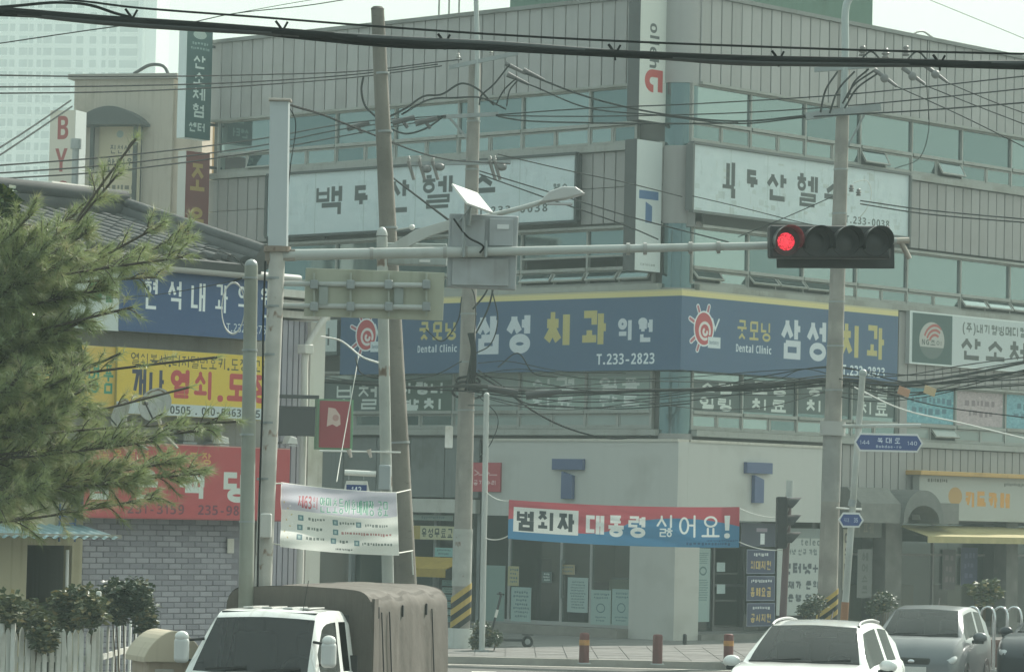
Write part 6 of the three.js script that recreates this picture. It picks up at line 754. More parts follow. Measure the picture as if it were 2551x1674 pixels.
function car(name, label, pos, yaw, o) {
  const g = thing(name, label, 'car', pos, yaw), W = o.w, zs = [];
  for (let i = 0; i <= 8; i++) zs.push(lerp(o.front, o.cowl, Math.pow(i / 8, 1.9))); for (let i = 1; i <= 7; i++) zs.push(lerp(o.cowl, o.roofFront, i / 7)); for (let i = 1; i <= 10; i++) zs.push(lerp(o.roofFront, o.roofRear, i / 10)); for (let i = 1; i <= 5; i++) zs.push(lerp(o.roofRear, o.rear, i / 5));
  const st = zs.map((z) => {
    const nose = Math.max(0, (z - (o.front - 0.55)) / 0.55), drop = 0.26 * (1 - Math.sqrt(Math.max(0, 1 - nose * nose))), w = W * (1 - 0.2 * (1 - Math.sqrt(Math.max(0, 1 - 0.9 * nose * nose))) / 0.68) * (z < o.rear + 0.4 ? 0.95 : 1), hood = z >= o.cowl, k = hood ? 0 : z >= o.roofFront ? (o.cowl - z) / (o.cowl - o.roofFront) : z < o.roofRear ? Math.max(0, 1 - 0.55 * (o.roofRear - z) / (o.roofRear - o.rear)) : 1;
    const belt = hood ? lerp(o.beltY, o.noseY, Math.pow((z - o.cowl) / (o.front - o.cowl), 1.7)) - drop : o.beltY + 0.04 * Math.min(1, (o.cowl - z) / 2), crown = hood ? lerp(o.cowlY, o.noseY + 0.02, Math.pow((z - o.cowl) / (o.front - o.cowl), 2.2)) - drop : lerp(o.cowlY, o.roofY, Math.pow(k, 0.86)) + (k === 1 ? 0.05 * Math.sin(Math.PI * Math.min(1, (o.roofFront - z) / (o.roofFront - o.roofRear))) : 0);
    const rw = lerp(w * 0.84, o.roofW, k), side = Math.max(0, crown - belt);
    return { z, p: [[w * 0.95, 0.22], [w * 0.995, 0.4], [w, Math.min(0.62, belt - 0.2)], [w * 0.985, belt - 0.09], [w * 0.955, belt - 0.01], [lerp(w * 0.93, rw + 0.075, k > 0 ? 0.25 : 0), belt + 0.015 + side * 0.04], [rw + 0.045, belt + side * 0.82], [rw + 0.012, belt + side * 0.9], [rw - 0.035, belt + side * 0.965], [rw * 0.6, crown - 0.012 * (hood ? 0 : 1)], [rw * 0.28, crown - 0.003], [0, crown]] };
  });
  const iC = 8, iR = 15, iE = 25, gs = shell(st, (i, j, s) => (i >= iC && i < iR && j >= 8 ? 'windshield' : i >= iC + 2 && i < iE && j === 5 && i !== 20 ? 'side_' + s : 'body'));
  part(g, 'body', gs.body, o.paint); part(g, 'windshield', gs.windshield, tinted);
  for (const s of [-1, 1]) if (gs['side_' + s]) part(g, 'side_window', gs['side_' + s], sideGlass);
  part(g, 'windshield_seal', tube([...[0, 0.25, 0.5, 0.75, 1].map((t) => V(lerp(-1, 1, t) * st[8].p[8][0], lerp(st[8].p[8][1], o.cowlY, Math.sin(t * Math.PI)) + 0.008, o.cowl + 0.01))], 0.018, 24, 6), rubber);
  for (const s of [-0.55, 0.1]) part(g, 'wiper', beam(V(s, o.cowlY + 0.015, o.cowl + 0.03), V(s + 0.5, o.cowlY + 0.05, o.cowl - 0.06), 0.02, 0.02), rubber);
  for (const s of [-1, 1]) {
    const m = part(g, 'door_mirror', new THREE.SphereGeometry(0.12, 18, 12).scale(1, 0.72, 0.6), o.paint, s * (W + 0.13), o.beltY + 0.07, o.cowl - 0.42); part(m, 'mirror_base', rbx(0.2, 0.06, 0.11, 0.02).translate(-s * 0.03, -0.075, 0), rubber);
    const hl = part(g, 'headlight', new THREE.SphereGeometry(1, 20, 12).scale(0.17, 0.1, 0.2), o.lamp ?? mat(0.5, 0.52, 0.52, 0.12, { kind: 'physical', clearcoat: 1 }), s * W * 0.7, o.noseY - 0.15, o.front - 0.2); hl.rotation.set(0.25, s * 0.5, s * 0.25);
    for (const zz of [o.front - 0.75, o.rear + 0.75]) { const wh = part(g, 'wheel', new THREE.CylinderGeometry(0.31, 0.31, 0.2, 24).rotateZ(Math.PI / 2), rubber, s * (W - 0.09), 0.31, zz); part(wh, 'rim', new THREE.CylinderGeometry(0.2, 0.2, 0.205, 16).rotateZ(Math.PI / 2), chrome); }
    if (o.rails) part(g, 'roof_rail', tube([V(s * (o.roofW - 0.02), o.roofY - 0.01, o.roofFront - 0.08), V(s * (o.roofW - 0.03), o.roofY + 0.03, o.roofFront - 0.25), V(s * (o.roofW - 0.03), o.roofY + 0.05, -1), V(s * (o.roofW - 0.03), o.roofY + 0.01, o.roofRear + 0.1)], 0.018, 24, 8), mat(0.4, 0.4, 0.4, 0.35, { metalness: 0.6 }));
  }
  part(g, 'grille', rbx(W * 0.8, 0.14, 0.16, 0.04), rubber, 0, o.noseY - 0.2, o.front - 0.08); part(g, 'emblem', new THREE.SphereGeometry(0.06, 14, 8).scale(1, 0.55, 0.3), chrome, 0, o.noseY - 0.19, o.front + 0.01); part(g, 'lower_intake', rbx(W * 1.1, 0.14, 0.06, 0.02), rubber, 0, 0.36, o.front - 0.02); part(g, 'number_plate', rbx(0.5, 0.11, 0.015, 0.005), mat(0.6, 0.6, 0.57, 0.5), 0, 0.5, o.front + 0.015);
  const trim = mat(0.03, 0.031, 0.033, 0.8); part(g, 'cabin_lining', merge([bx(W * 1.7, 0.04, o.cowl - o.roofRear, 0, o.beltY - 0.12, (o.cowl + o.roofRear) / 2), bx(o.roofW * 1.9, 0.02, o.roofFront - o.roofRear, 0, o.roofY - 0.035, (o.roofFront + o.roofRear) / 2), bx(W * 1.5, 0.5, 0.05, 0, o.beltY + 0.1, o.roofRear + 0.1)]), trim); part(g, 'dashboard', rbx(W * 1.6, 0.12, 0.5, 0.05), trim, 0, o.cowlY - 0.1, o.cowl - 0.32); for (const s of [-0.36, 0.36]) { const st2 = part(g, 'seat', rbx(0.46, 0.62, 0.16, 0.06), mat(0.06, 0.06, 0.065, 0.9), s, o.beltY + 0.02, o.roofFront - 0.45); part(st2, 'headrest', rbx(0.26, 0.17, 0.1, 0.04), mat(0.06, 0.06, 0.065, 0.9), 0, 0.38, 0); } part(g, 'steering_wheel', new THREE.TorusGeometry(0.18, 0.018, 8, 24).rotateX(-0.5), rubber, 0.36, o.cowlY - 0.06, o.cowl - 0.58);
  part(g, 'rear_view_mirror', rbx(0.2, 0.05, 0.03, 0.01), rubber, 0, o.roofY - 0.12, o.roofFront + 0.08); part(g, 'antenna', rod(V(0, o.roofY + 0.04, o.roofRear + 0.6), V(0, o.roofY + 0.16, o.roofRear + 0.45), 0.012, 6, 0.006), rubber);
  return g;
}
const paint = (r, gg, b) => mat(r, gg, b, 0.35, { kind: 'physical', clearcoat: 1, clearcoatRoughness: 0.05 });
car('white_suv', 'white sport utility car with silver roof rails before the maroon bollards', V(4.02, 0, -44.9), -15 * D2R, { w: 0.91, front: 2.1, cowl: 0.95, roofFront: 0.2, roofRear: -1.7, rear: -2.2, beltY: 1.03, noseY: 0.93, cowlY: 1.13, roofY: 1.6, roofW: 0.6, rails: true, paint: paint(0.74, 0.75, 0.73) }).scale.setScalar(0.97);
car('silver_hatchback', 'small silver grey hatchback waiting beyond the white sport utility car', V(7.12, 0, -58.3), -17 * D2R, { w: 0.79, front: 1.75, cowl: 0.95, roofFront: 0.3, roofRear: -1.3, rear: -1.75, beltY: 0.95, noseY: 0.83, cowlY: 1.03, roofY: 1.46, roofW: 0.55, paint: mat(0.11, 0.122, 0.13, 0.4, { kind: 'physical', clearcoat: 0.6, clearcoatRoughness: 0.1, metalness: 0.3 }) });
car('dark_car', 'dark navy car with slim bright headlight, cut by the right edge of view beside silver hatchback', V(9.8, 0, -60.2), -22 * D2R, { w: 0.9, front: 2.1, cowl: 0.95, roofFront: 0.2, roofRear: -1.6, rear: -2.2, beltY: 0.98, noseY: 0.9, cowlY: 1.06, roofY: 1.46, roofW: 0.58, paint: mat(0.012, 0.015, 0.024, 0.3, { kind: 'physical', clearcoat: 0.4, clearcoatRoughness: 0.05 }) }).userData.label = 'dark navy car with shiny headlights beside the silver hatchback';
{ // small white cab-over truck with a fabric canopy
  const g = thing('canopy_truck', 'small white cab-over truck with a tall grey-brown fabric canopy', 'truck', V(-2.53, 0, -35.0), -15 * D2R), P = mat(0.72, 0.73, 0.71, 0.35, { kind: 'physical', clearcoat: 0.8, clearcoatRoughness: 0.1, map: TX.grime });
  g.scale.set(0.92, 0.965, 1); const S = []; const add = (z, w, belt, crown, rw, up) => { const side = crown - belt; S.push({ z, p: [[w * 0.97, 0.42], [w, 0.7], [w, belt - 0.25], [w * 0.99, belt - 0.06], [w * 0.975, belt], [lerp(w * 0.95, rw + 0.07, up * 0.3), belt + side * 0.05 + 0.004], [rw + 0.05, belt + side * 0.8], [rw + 0.02, belt + side * 0.88], [rw - 0.03, belt + side * 0.965], [rw * 0.6, crown - 0.01], [rw * 0.25, crown - 0.003], [0, crown]] }); };
  add(0.14, 0.72, 0.72, 0.76, 0.66, 0); add(0.16, 0.75, 0.95, 1.0, 0.69, 0); add(0.14, 0.77, 1.18, 1.24, 0.7, 0); add(0.1, 0.785, 1.24, 1.3, 0.69, 0);
  for (let i = 1; i <= 7; i++) { const t = i / 7; add(lerp(0.1, -0.36, t), 0.79, 1.25, lerp(1.3, 1.86, Math.pow(t, 0.95)), lerp(0.69, 0.6, t), t); } add(-0.42, 0.79, 1.25, 1.905, 0.6, 1); add(-0.52, 0.79, 1.25, 1.935, 0.6, 1); add(-0.64, 0.79, 1.25, 1.945, 0.6, 1); add(-0.8, 0.79, 1.25, 1.95, 0.6, 1); add(-0.9, 0.79, 1.25, 1.95, 0.6, 1); add(-0.96, 0.79, 1.25, 1.95, 0.6, 1); add(-1.12, 0.79, 1.25, 1.945, 0.6, 1); add(-1.24, 0.79, 1.25, 1.93, 0.6, 1); add(-1.3, 0.78, 1.25, 1.9, 0.59, 1);
  const gs = shell(S, (i, j, s) => (i >= 3 && i < 10 && j >= 8 ? 'windshield' : i >= 6 && i < 17 && i !== 14 && j === 5 ? 'side_' + s : 'body'));
  part(g, 'cab', gs.body, P); part(g, 'windshield', gs.windshield, tinted); for (const s of [-1, 1]) part(g, 'side_window', gs['side_' + s], sideGlass);
  for (const k of [-0.3, -0.08, 0.16, 0.36]) part(g, 'roof_rib', rbx(0.12, 0.012, 0.5, 0.006), P, k, 1.951, -0.85);
  for (const s of [-0.5, 0.12]) part(g, 'wiper', beam(V(s, 1.32, 0.12), V(s + 0.45, 1.35, 0.08), 0.02, 0.025), rubber);
  for (const s of [-1, 1]) { const m = part(g, 'door_mirror', rbx(0.17, 0.27, 0.1, 0.05, 4), mat(0.6, 0.61, 0.6, 0.4), s * 0.85, 1.5, -0.04); part(m, 'mirror_arm', merge([rod(V(-s * 0.22, 0.12, -0.12), V(0, 0.1, -0.03), 0.015, 6), rod(V(-s * 0.22, -0.12, -0.12), V(0, -0.1, -0.03), 0.015, 6)]), rubber); part(m, 'upper_mirror', new THREE.SphereGeometry(0.08, 14, 10).scale(1, 0.75, 0.7), P, 0, 0.14, 0); part(g, 'door_handle', rbx(0.03, 0.04, 0.16, 0.012), rubber, s * 0.79, 1.12, -1.0); for (const zz of [-0.35, -3.1]) { const w = part(g, 'wheel', new THREE.CylinderGeometry(0.32, 0.32, 0.22, 22).rotateZ(Math.PI / 2), rubber, s * 0.7, 0.32, zz); part(w, 'rim', new THREE.CylinderGeometry(0.19, 0.19, 0.225, 14).rotateZ(Math.PI / 2), chrome); } }
  { const trim = mat(0.03, 0.031, 0.033, 0.8); part(g, 'cabin_lining', merge([bx(1.4, 0.04, 1.2, 0, 1.1, -0.65), bx(1.1, 0.02, 0.8, 0, 1.9, -0.85), bx(1.3, 0.75, 0.04, 0, 1.5, -1.24)]), trim); part(g, 'dashboard', rbx(1.4, 0.12, 0.35, 0.05), trim, 0, 1.22, -0.12); for (const s of [-0.38, 0.38]) { const q = part(g, 'seat', rbx(0.5, 0.6, 0.16, 0.06), mat(0.07, 0.07, 0.075, 0.9), s, 1.38, -1.05); part(q, 'headrest', rbx(0.26, 0.16, 0.1, 0.04), mat(0.07, 0.07, 0.075, 0.9), 0, 0.37, 0); } part(g, 'steering_wheel', new THREE.TorusGeometry(0.19, 0.018, 8, 24).rotateX(-0.9), rubber, 0.38, 1.33, -0.38); }
  part(g, 'door_gap', bx(1.585, 0.9, 0.008, 0, 1.0, -1.18), rubber); part(g, 'radio_aerial', rod(V(0.45, 1.93, -0.3), V(0.47, 2.25, -0.4), 0.004, 5), rubber); part(g, 'chassis', bx(0.8, 0.2, 4, 0, 0.48, -2.3), rubber); part(g, 'load_bed', merge([bx(1.66, 0.12, 2.8, 0, 0.8, -2.86), bx(0.04, 0.36, 2.8, 0.83, 1.02, -2.86), bx(0.04, 0.36, 2.8, -0.83, 1.02, -2.86)]), P);
  // canopy: rounded hoop section, fabric sagging between hoops and folded down the side
  const prof = []; const hw = 0.87, tall = 2.14, rc = 0.2; for (let i = 0; i <= 14; i++) prof.push([-hw - 0.02 + 0.02 * i / 14, lerp(0.86, tall - rc, i / 14)]); for (let i = 1; i <= 6; i++) { const a = Math.PI - i / 6 * Math.PI / 2; prof.push([-hw + rc + rc * Math.cos(a), tall - rc + rc * Math.sin(a)]); } for (let i = 1; i < 12; i++) prof.push([lerp(-hw + rc, hw - rc, i / 12), tall + 0.03 * Math.sin(Math.PI * i / 12)]); for (let i = 0; i <= 6; i++) { const a = Math.PI / 2 - i / 6 * Math.PI / 2; prof.push([hw - rc + rc * Math.cos(a), tall - rc + rc * Math.sin(a)]); } for (let i = 1; i <= 14; i++) prof.push([hw + 0.02 * i / 14, lerp(tall - rc, 0.86, i / 14)]);
  const nz = 60, z0 = -1.42, z1 = -4.24, pos = [], idx = [], n = prof.length, nn = (x, y, s) => tileNoise(x, y, 64, s) - 0.5; for (let k = 0; k <= nz; k++) for (let i = 0; i < n; i++) { const t = k / nz, z = lerp(z0, z1, t), [x, y] = prof[i], sideK = Math.max(0, Math.min(1, (tall - 0.1 - y) / 0.5)), sx = Math.sign(x) * sideK, hoop = Math.abs(Math.sin(t * Math.PI * 4)); pos.push(x + sx * (0.035 * nn(z * 3.2 + 9, y * 0.5 + 3, 5) + 0.018 * nn(z * 9, y * 1.2, 6) - 0.012 * hoop), y - (1 - sideK) * (0.03 * hoop + 0.02 * nn(x * 4 + 20, z * 4 + 20, 8)), z); }
  for (let k = 0; k < nz; k++) for (let i = 0; i < n - 1; i++) { const a = k * n + i, b = a + 1, c = a + n, e = c + 1; idx.push(a, b, e, a, e, c); }
  const cg = new THREE.BufferGeometry(); cg.setAttribute('position', new THREE.Float32BufferAttribute(pos, 3)); cg.setIndex(idx); cg.computeVertexNormals(); metreUV(cg); const fab = mat(0.145, 0.13, 0.11, 0.85, { map: TX.canvas, side: THREE.DoubleSide, bumpMap: TX.bump, bumpScale: 0.006 });
  part(g, 'canopy', cg, fab); const front = prof.map(([x, y]) => [x, y]); part(g, 'canopy_front', ext(front, 0.02), fab, 0, -0.005, z0 - 0.01); part(g, 'canopy_back', ext(front, 0.02), fab, 0, -0.005, z1 - 0.01);
  for (const zz of [-1.62, -2.5, -3.4]) part(g, 'canopy_buckle', rbx(0.02, 0.13, 0.035, 0.008), rubber, hw + 0.008, tall - 0.24, zz); for (const zz of [-1.72, -2.0, -3.6]) part(g, 'canopy_rope', rod(V(hw + 0.012, tall - 0.24, zz), V(hw + 0.035, 0.9, zz - 0.12), 0.008, 6), rubber); part(g, 'front_flap', bx(0.03, 1.2, 0.14, hw + 0.008, 1.45, z0 - 0.08), fab);
}
// ---------------------------------------------------------------- banners
function banner(label, corners, draw, tw, th, wave, through) {
  const [TL, TR, BR, BL] = corners, o = TL.clone().add(TR).add(BR).add(BL).multiplyScalar(0.25), g = thing('street_banner', label, 'banner', o), nx = 60, ny = 26, geo = new THREE.PlaneGeometry(1, 1, nx, ny), p = geo.attributes.position;
  for (let i = 0; i < p.count; i++) { const u = p.getX(i) + 0.5, v = 0.5 - p.getY(i), a = TL.clone().lerp(TR, u), b = BL.clone().lerp(BR, u), q = a.lerp(b, v); q.y -= wave.sag * 4 * u * (1 - u); q.z += wave.f(u, v); q.sub(o); p.setXYZ(i, q.x, q.y, q.z); }
  geo.computeVertexNormals(); part(g, 'cloth', geo, print(tw, th, draw, { rough: 0.8, through })); return g;
}
{
  const A = Q(700, 1201, 38.1), B = Q(988, 1226, 40.3), C = Q(994, 1384, 40.3), D = Q(698, 1362, 38.1);
  const g = banner('pale lilac banner with green headline tied between the rusty signal pole and leaning pole', [A, B, C, D], (c, W, H) => { fill(c, '#e6e8e2'); c.fillStyle = '#c3c2cf'; c.beginPath(); c.moveTo(0, 0); c.lineTo(W, 0); c.lineTo(W, H * 0.38); c.bezierCurveTo(W * 0.7, H * 0.5, W * 0.3, H * 0.36, 0, H * 0.42); c.fill(); for (let i = 0; i < 14; i++) { c.fillStyle = i % 2 ? '#f2f2ee' : '#cdbb86'; c.beginPath(); c.ellipse(W * (0.03 + 0.07 * ((i * 37 % 10) / 10)), H * (0.3 + i * 0.045), 5, 9, i, 0, 7); c.fill(); } write(c, '제63회', W * 0.14, H * 0.16, W * 0.17, H * 0.2, W * 0.007, '#b23b4c', { gap: 0.06 }); c.save(); c.translate(3, 3); write(c, '안민초등이후배재장 공모', W * 0.32, H * 0.15, W * 0.6, H * 0.24, W * 0.012, '#dff0e6', { gap: 0.04 }); c.restore(); write(c, '안민초등이후배재장 공모', W * 0.32, H * 0.15, W * 0.6, H * 0.24, W * 0.008, '#4f9c84', { gap: 0.06 }); [[0.14, 0.47, 0.2], [0.43, 0.49, 0.13], [0.63, 0.5, 0.25], [0.13, 0.62, 0.17], [0.43, 0.64, 0.46], [0.13, 0.77, 0.2], [0.41, 0.78, 0.12], [0.61, 0.79, 0.29]].forEach(([x, y, w], i) => { c.fillStyle = '#56808a'; c.fillRect(W * x, H * y, W * 0.045, H * 0.085); c.fillStyle = '#a9c3c2'; c.fillRect(W * (x + 0.012), H * (y + 0.02), W * 0.02, H * 0.045); smallPrint(c, W * (x + 0.055), H * (y + 0.01), W * w, H * 0.08, 1, i === 4 ? '#b07a78' : '#6d7a76', 5 + i); }); smallPrint(c, W * 0.45, H * 0.92, W * 0.14, H * 0.05, 1, '#59605c', 3); c.strokeStyle = '#f0f0ea'; c.lineWidth = 8; c.strokeRect(2, 2, W - 4, H - 4); }, 1024, 512, { sag: 0.02, f: (u, v) => 0.05 * Math.sin((v * 0.9 - u * 0.55) * 9.5) * (0.4 + 0.6 * (1 - u)) + 0.02 * Math.sin((v + u * 0.3) * 24) * (1 - u * 0.5) + 0.03 * Math.exp(-Math.pow((v - 0.9 + 0.1 * u) * 9, 2)) + 0.05 * Math.exp(-Math.pow((v - 0.3 - 0.2 * u) * 8, 2)) }, 0.55);
  const r = (a, b) => part(g, 'rope', rod(a.sub(g.position), b.sub(g.position), 0.008, 6), MT.rope); r(Q(668, 1206, 38), Q(702, 1204, 38.1)); r(Q(655, 1350, 38), Q(700, 1358, 38.1)); r(Q(986, 1228, 40.3), Q(1022, 1220, 43.8)); r(Q(992, 1378, 40.3), Q(1028, 1372, 43.8)); part(g, 'rope_end', rod(Q(1026, 1375, 43.7).sub(g.position), Q(1029, 1432, 43.7).sub(g.position), 0.01, 6), MT.rope);
}
{
  const A = Q(1268, 1245, 68.2), B = Q(1843, 1263, 67), C = Q(1842, 1364, 67), D = Q(1265, 1342, 68.2);
  const g = banner('long red over blue banner with white slogan hung across the phone shop front', [A, B, C, D], (c, W, H) => { fill(c, '#427a9f'); c.fillStyle = '#b0505a'; c.beginPath(); c.moveTo(0, 0); c.lineTo(W, 0); c.lineTo(W, H * 0.48); c.bezierCurveTo(W * 0.85, H * 0.25, W * 0.66, H * 0.2, W * 0.52, H * 0.45); c.bezierCurveTo(W * 0.42, H * 0.8, W * 0.3, H * 0.75, W * 0.26, H * 0.72); c.bezierCurveTo(W * 0.12, H * 0.6, W * 0.05, H * 0.4, 0, H * 0.5); c.fill(); fill(c, '#d5d9d4', W * 0.022, H * 0.17, W * 0.285, H * 0.63); write(c, '범죄자', W * 0.03, H * 0.21, W * 0.27, H * 0.56, W * 0.018, '#3a4348', { gap: 0.06 }); write(c, '대통령', W * 0.335, H * 0.22, W * 0.272, H * 0.57, W * 0.017, '#dde1dd', { gap: 0.08 }); write(c, '싫어요!', W * 0.635, H * 0.2, W * 0.335, H * 0.56, W * 0.009, '#e2e6e2', { gap: 0.2, round: true }); smallPrint(c, W * 0.74, H * 0.86, W * 0.25, H * 0.12, 1, '#2c5576', 2); smallPrint(c, W * 0.86, H * 0.8, W * 0.13, H * 0.07, 1, '#2c5576', 3); }, 1536, 268, { sag: 0.05, f: (u, v) => 0.03 * Math.sin(u * 14 + v * 2) }, 0.2);
  const r = (a, b) => part(g, 'rope', sagging(a.sub(g.position), b.sub(g.position), 0.06, 0.01, 12, 5), MT.rope); r(Q(1208, 1340, 69.5), Q(1266, 1335, 68.2)); r(Q(1210, 1225, 69.5), Q(1268, 1248, 68.2)); r(Q(1842, 1266, 67), Q(1955, 1290, 66)); r(Q(1842, 1350, 67), Q(1952, 1370, 66));
}
// ---------------------------------------------------------------- street furniture
for (const [px, py0, py1, lab] of [[1455, 1575, 1652, 'maroon bollard with an orange band before the shop posters'], [1638, 1579, 1654, 'plain maroon bollard before the white corner pillar'], [1815, 1578, 1652, 'maroon bollard with faded band behind the white car mirror']]) {
  const b = onGround(px, py1, 0.13), hh = (py1 - py0) * -b.z / 8666, g = thing('bollard', lab, 'bollard', V(b.x, 0.12, b.z), 0, 'maroon bollards along the kerb'), m = mat(0.15, 0.05, 0.045, 0.7, { map: TX.grime }); part(g, 'post', new THREE.LatheGeometry([[0.001, hh], [0.07, hh - 0.005], [0.092, hh - 0.03], [0.095, 0.02], [0.1, 0]].map(([x, y]) => new THREE.Vector2(x, y)).reverse(), 20), m); if (px !== 1638) part(g, 'band', new THREE.CylinderGeometry(0.098, 0.098, 0.1, 20), mat(0.45, 0.22, 0.06, 0.6, { map: TX.grime }), 0, hh * 0.68, 0); part(g, 'foot_ring', cyl(0.13, 0.12, 0.02, 20), MT.galv);
}
{ const b = onGround(1704, 1603, 0.13), g = thing('stub_post', 'short black stub post at the foot of the white pillar', 'bollard', V(b.x, 0.12, b.z + 0.4)); part(g, 'post', cyl(0.05, 0.045, 0.2, 14), MT.black); part(g, 'cap', cyl(0.055, 0.03, 0.03, 14, 0.2), MT.black); }
{ // kick scooter left by the shop
  const b = onGround(1244, 1612, 0.13), g = thing('kick_scooter', 'dark electric kick scooter parked by the phone shop door', 'scooter', V(b.x, 0.12, b.z), -75 * D2R); part(g, 'deck', rbx(0.16, 0.06, 0.6, 0.02).translate(0, 0.16, -0.2), MT.black); part(g, 'stem', rod(V(0, 0.2, 0.2), V(0, 1.12, -0.02), 0.025, 10), MT.black); part(g, 'handlebar', merge([rod(V(-0.26, 1.1, 0), V(0.26, 1.1, 0), 0.016, 8), rbx(0.08, 0.06, 0.05, 0.015).translate(0, 1.12, 0.01)]), MT.black); for (const z of [0.28, -0.6]) { const w = part(g, 'wheel', new THREE.TorusGeometry(0.095, 0.032, 10, 24).rotateY(Math.PI / 2), rubber, 0, 0.128, z); part(w, 'hub', new THREE.CylinderGeometry(0.06, 0.06, 0.05, 14).rotateZ(Math.PI / 2), MT.galv); } part(g, 'mudguard', bx(0.08, 0.02, 0.22, 0, 0.27, -0.6), MT.black); part(g, 'reflector_tape', rod(V(0, 0.62, 0.1), V(0, 0.78, 0.06), 0.028, 10), MT.white);
}
for (let i = 0; i < 4; i++) { // bicycle hoops behind the silver car
  const x = [2424, 2462, 2494, 2528][i], p = Q(x, 1560, 66), g = thing('bike_hoop', 'shiny steel bicycle hoop in a row behind the silver hatchback', 'bike rack', V(p.x, 0.12, p.z), -30 * D2R, 'bicycle hoops by the planter'), r = 0.14, H = Q(x, 1512, 66).y - 0.12; part(g, 'hoop', tube([V(-r, 0, 0), V(-r, H * 0.5, 0), V(-r, H - r, 0), V(-r * 0.7, H - r * 0.3, 0), V(0, H, 0), V(r * 0.7, H - r * 0.3, 0), V(r, H - r, 0), V(r, H * 0.5, 0), V(r, 0, 0)], 0.024, 40, 8), chrome); part(g, 'foot', merge([bx(0.1, 0.02, 0.1, -r, 0.01, 0), bx(0.1, 0.02, 0.1, r, 0.01, 0)]), MT.galv);
}
{ const p = Q(2470, 1560, 68), g = thing('planter_box', 'dark red low planter wall behind the bicycle hoops', 'planter', V(p.x, 0.12, p.z)); part(g, 'wall', merge([bx(3.2, 0.5, 0.12, 0, 0.25, 0.5), bx(3.2, 0.5, 0.12, 0, 0.25, -0.5), bx(0.12, 0.5, 0.88, -1.54, 0.25, 0), bx(0.12, 0.5, 0.88, 1.54, 0.25, 0)]), mat(0.12, 0.06, 0.05, 0.8, { map: TX.grime })); part(g, 'soil', bx(3, 0.4, 0.88, 0, 0.2, 0), mat(0.06, 0.05, 0.04, 1)); }
{ // clothes-collection bin with arched roof
  const d = 36, q = d / 8666, c = Q(408, 1674, d), top = Q(408, 1571, d).y, w = 150 * q, g = thing('collection_bin', 'tan metal collection bin with a curved roof beside the white picket fence', 'bin', V(c.x, 0, c.z), 22 * D2R), m = mat(0.36, 0.29, 0.22, 0.7, { map: TX.grime }), bh = top - 0.2, dp = 0.6; part(g, 'body', rbx(w * 0.86, bh, dp, 0.02).translate(0, bh / 2, 0), m);
  const pts = []; for (let i = 0; i <= 14; i++) { const t = i / 14; pts.push([lerp(-w * 0.5, w * 0.5, t), bh - 0.06 + 0.26 * Math.sin(Math.PI * t) ** 0.75]); } part(g, 'roof', ext([...pts, [w * 0.5, bh - 0.1], [-w * 0.5, bh - 0.1]], dp + 0.1, 0.01).translate(0, 0, -dp / 2 - 0.05), mat(0.47, 0.41, 0.31, 0.6, { map: TX.grime })); part(g, 'hatch_frame', merge([rbx(0.2, 0.28, 0.02, 0.02).translate(-0.09, bh - 0.32, dp / 2 + 0.01)]), mat(0.42, 0.4, 0.36, 0.5)); part(g, 'hatch', rbx(0.13, 0.2, 0.02, 0.02), mat(0.06, 0.05, 0.045, 0.6), -0.09, bh - 0.33, dp / 2 + 0.016); part(g, 'lock_plate', rbx(0.06, 0.07, 0.015, 0.008), mat(0.12, 0.1, 0.085, 0.6), 0.15, bh - 0.36, dp / 2 + 0.005);
}
// ---------------------------------------------------------------- white picket fence
{
  const d = 42, g = thing('picket_fence', 'white painted picket fence topped by bushes beside the collection bin', 'fence', V(Q(120, 1674, d).x, 0, -d)), wm = [0, 1, 2].map((k) => mat(0.58 + 0.05 * k, 0.59 + 0.05 * k, 0.55 + 0.05 * k, 0.7, { map: TX.grime })), L = (p) => p.clone().sub(g.position), hTop = Q(120, 1566, d).y, pg = [0, 1, 2].map(() => ext([[-0.026, 0], [0.026, 0], [0.026, hTop - 0.06], [0.012, hTop - 0.02], [0, hTop], [-0.012, hTop - 0.02], [-0.026, hTop - 0.06]], 0.022, 0.003));
  const run = (a, b, n) => { for (let i = 0; i <= n; i++) { const p = L(a.clone().lerp(b, i / n)); const m = part(g, 'picket', pg[i % 3], wm[Math.floor(rnd() * 3)], p.x, -0.0 + rr(-0.03, 0.03), p.z); m.rotation.set(rr(-0.015, 0.015), Math.atan2(-(b.z - a.z), b.x - a.x), rr(-0.012, 0.012)); } for (const y of [0.4, hTop - 0.35]) part(g, 'rail', beam(L(a).setY(y).add(V(0, 0, -0.025)), L(b).setY(y).add(V(0, 0, -0.025)), 0.03, 0.07), wm[0]); };
  const a = foot(Q(-60, 1600, 41)), b = foot(Q(232, 1600, 42)), c = foot(Q(250, 1600, 42.4)), e = foot(Q(346, 1600, 46)); run(a, b, 19); run(c, e, 7); const pp = L(foot(Q(241, 1600, 42.2))); part(g, 'corner_post', rbx(0.06, Q(241, 1474, 42).y, 0.06, 0.015).translate(0, Q(241, 1474, 42).y / 2, 0), wm[2], pp.x, 0, pp.z); for (const px of [4, 32]) { const q = L(foot(Q(px, 1600, 41.3))); part(g, 'post', rbx(0.055, hTop + 0.08, 0.055, 0.012).translate(0, (hTop + 0.08) / 2, 0), wm[2], q.x, 0, q.z + 0.05); }
}
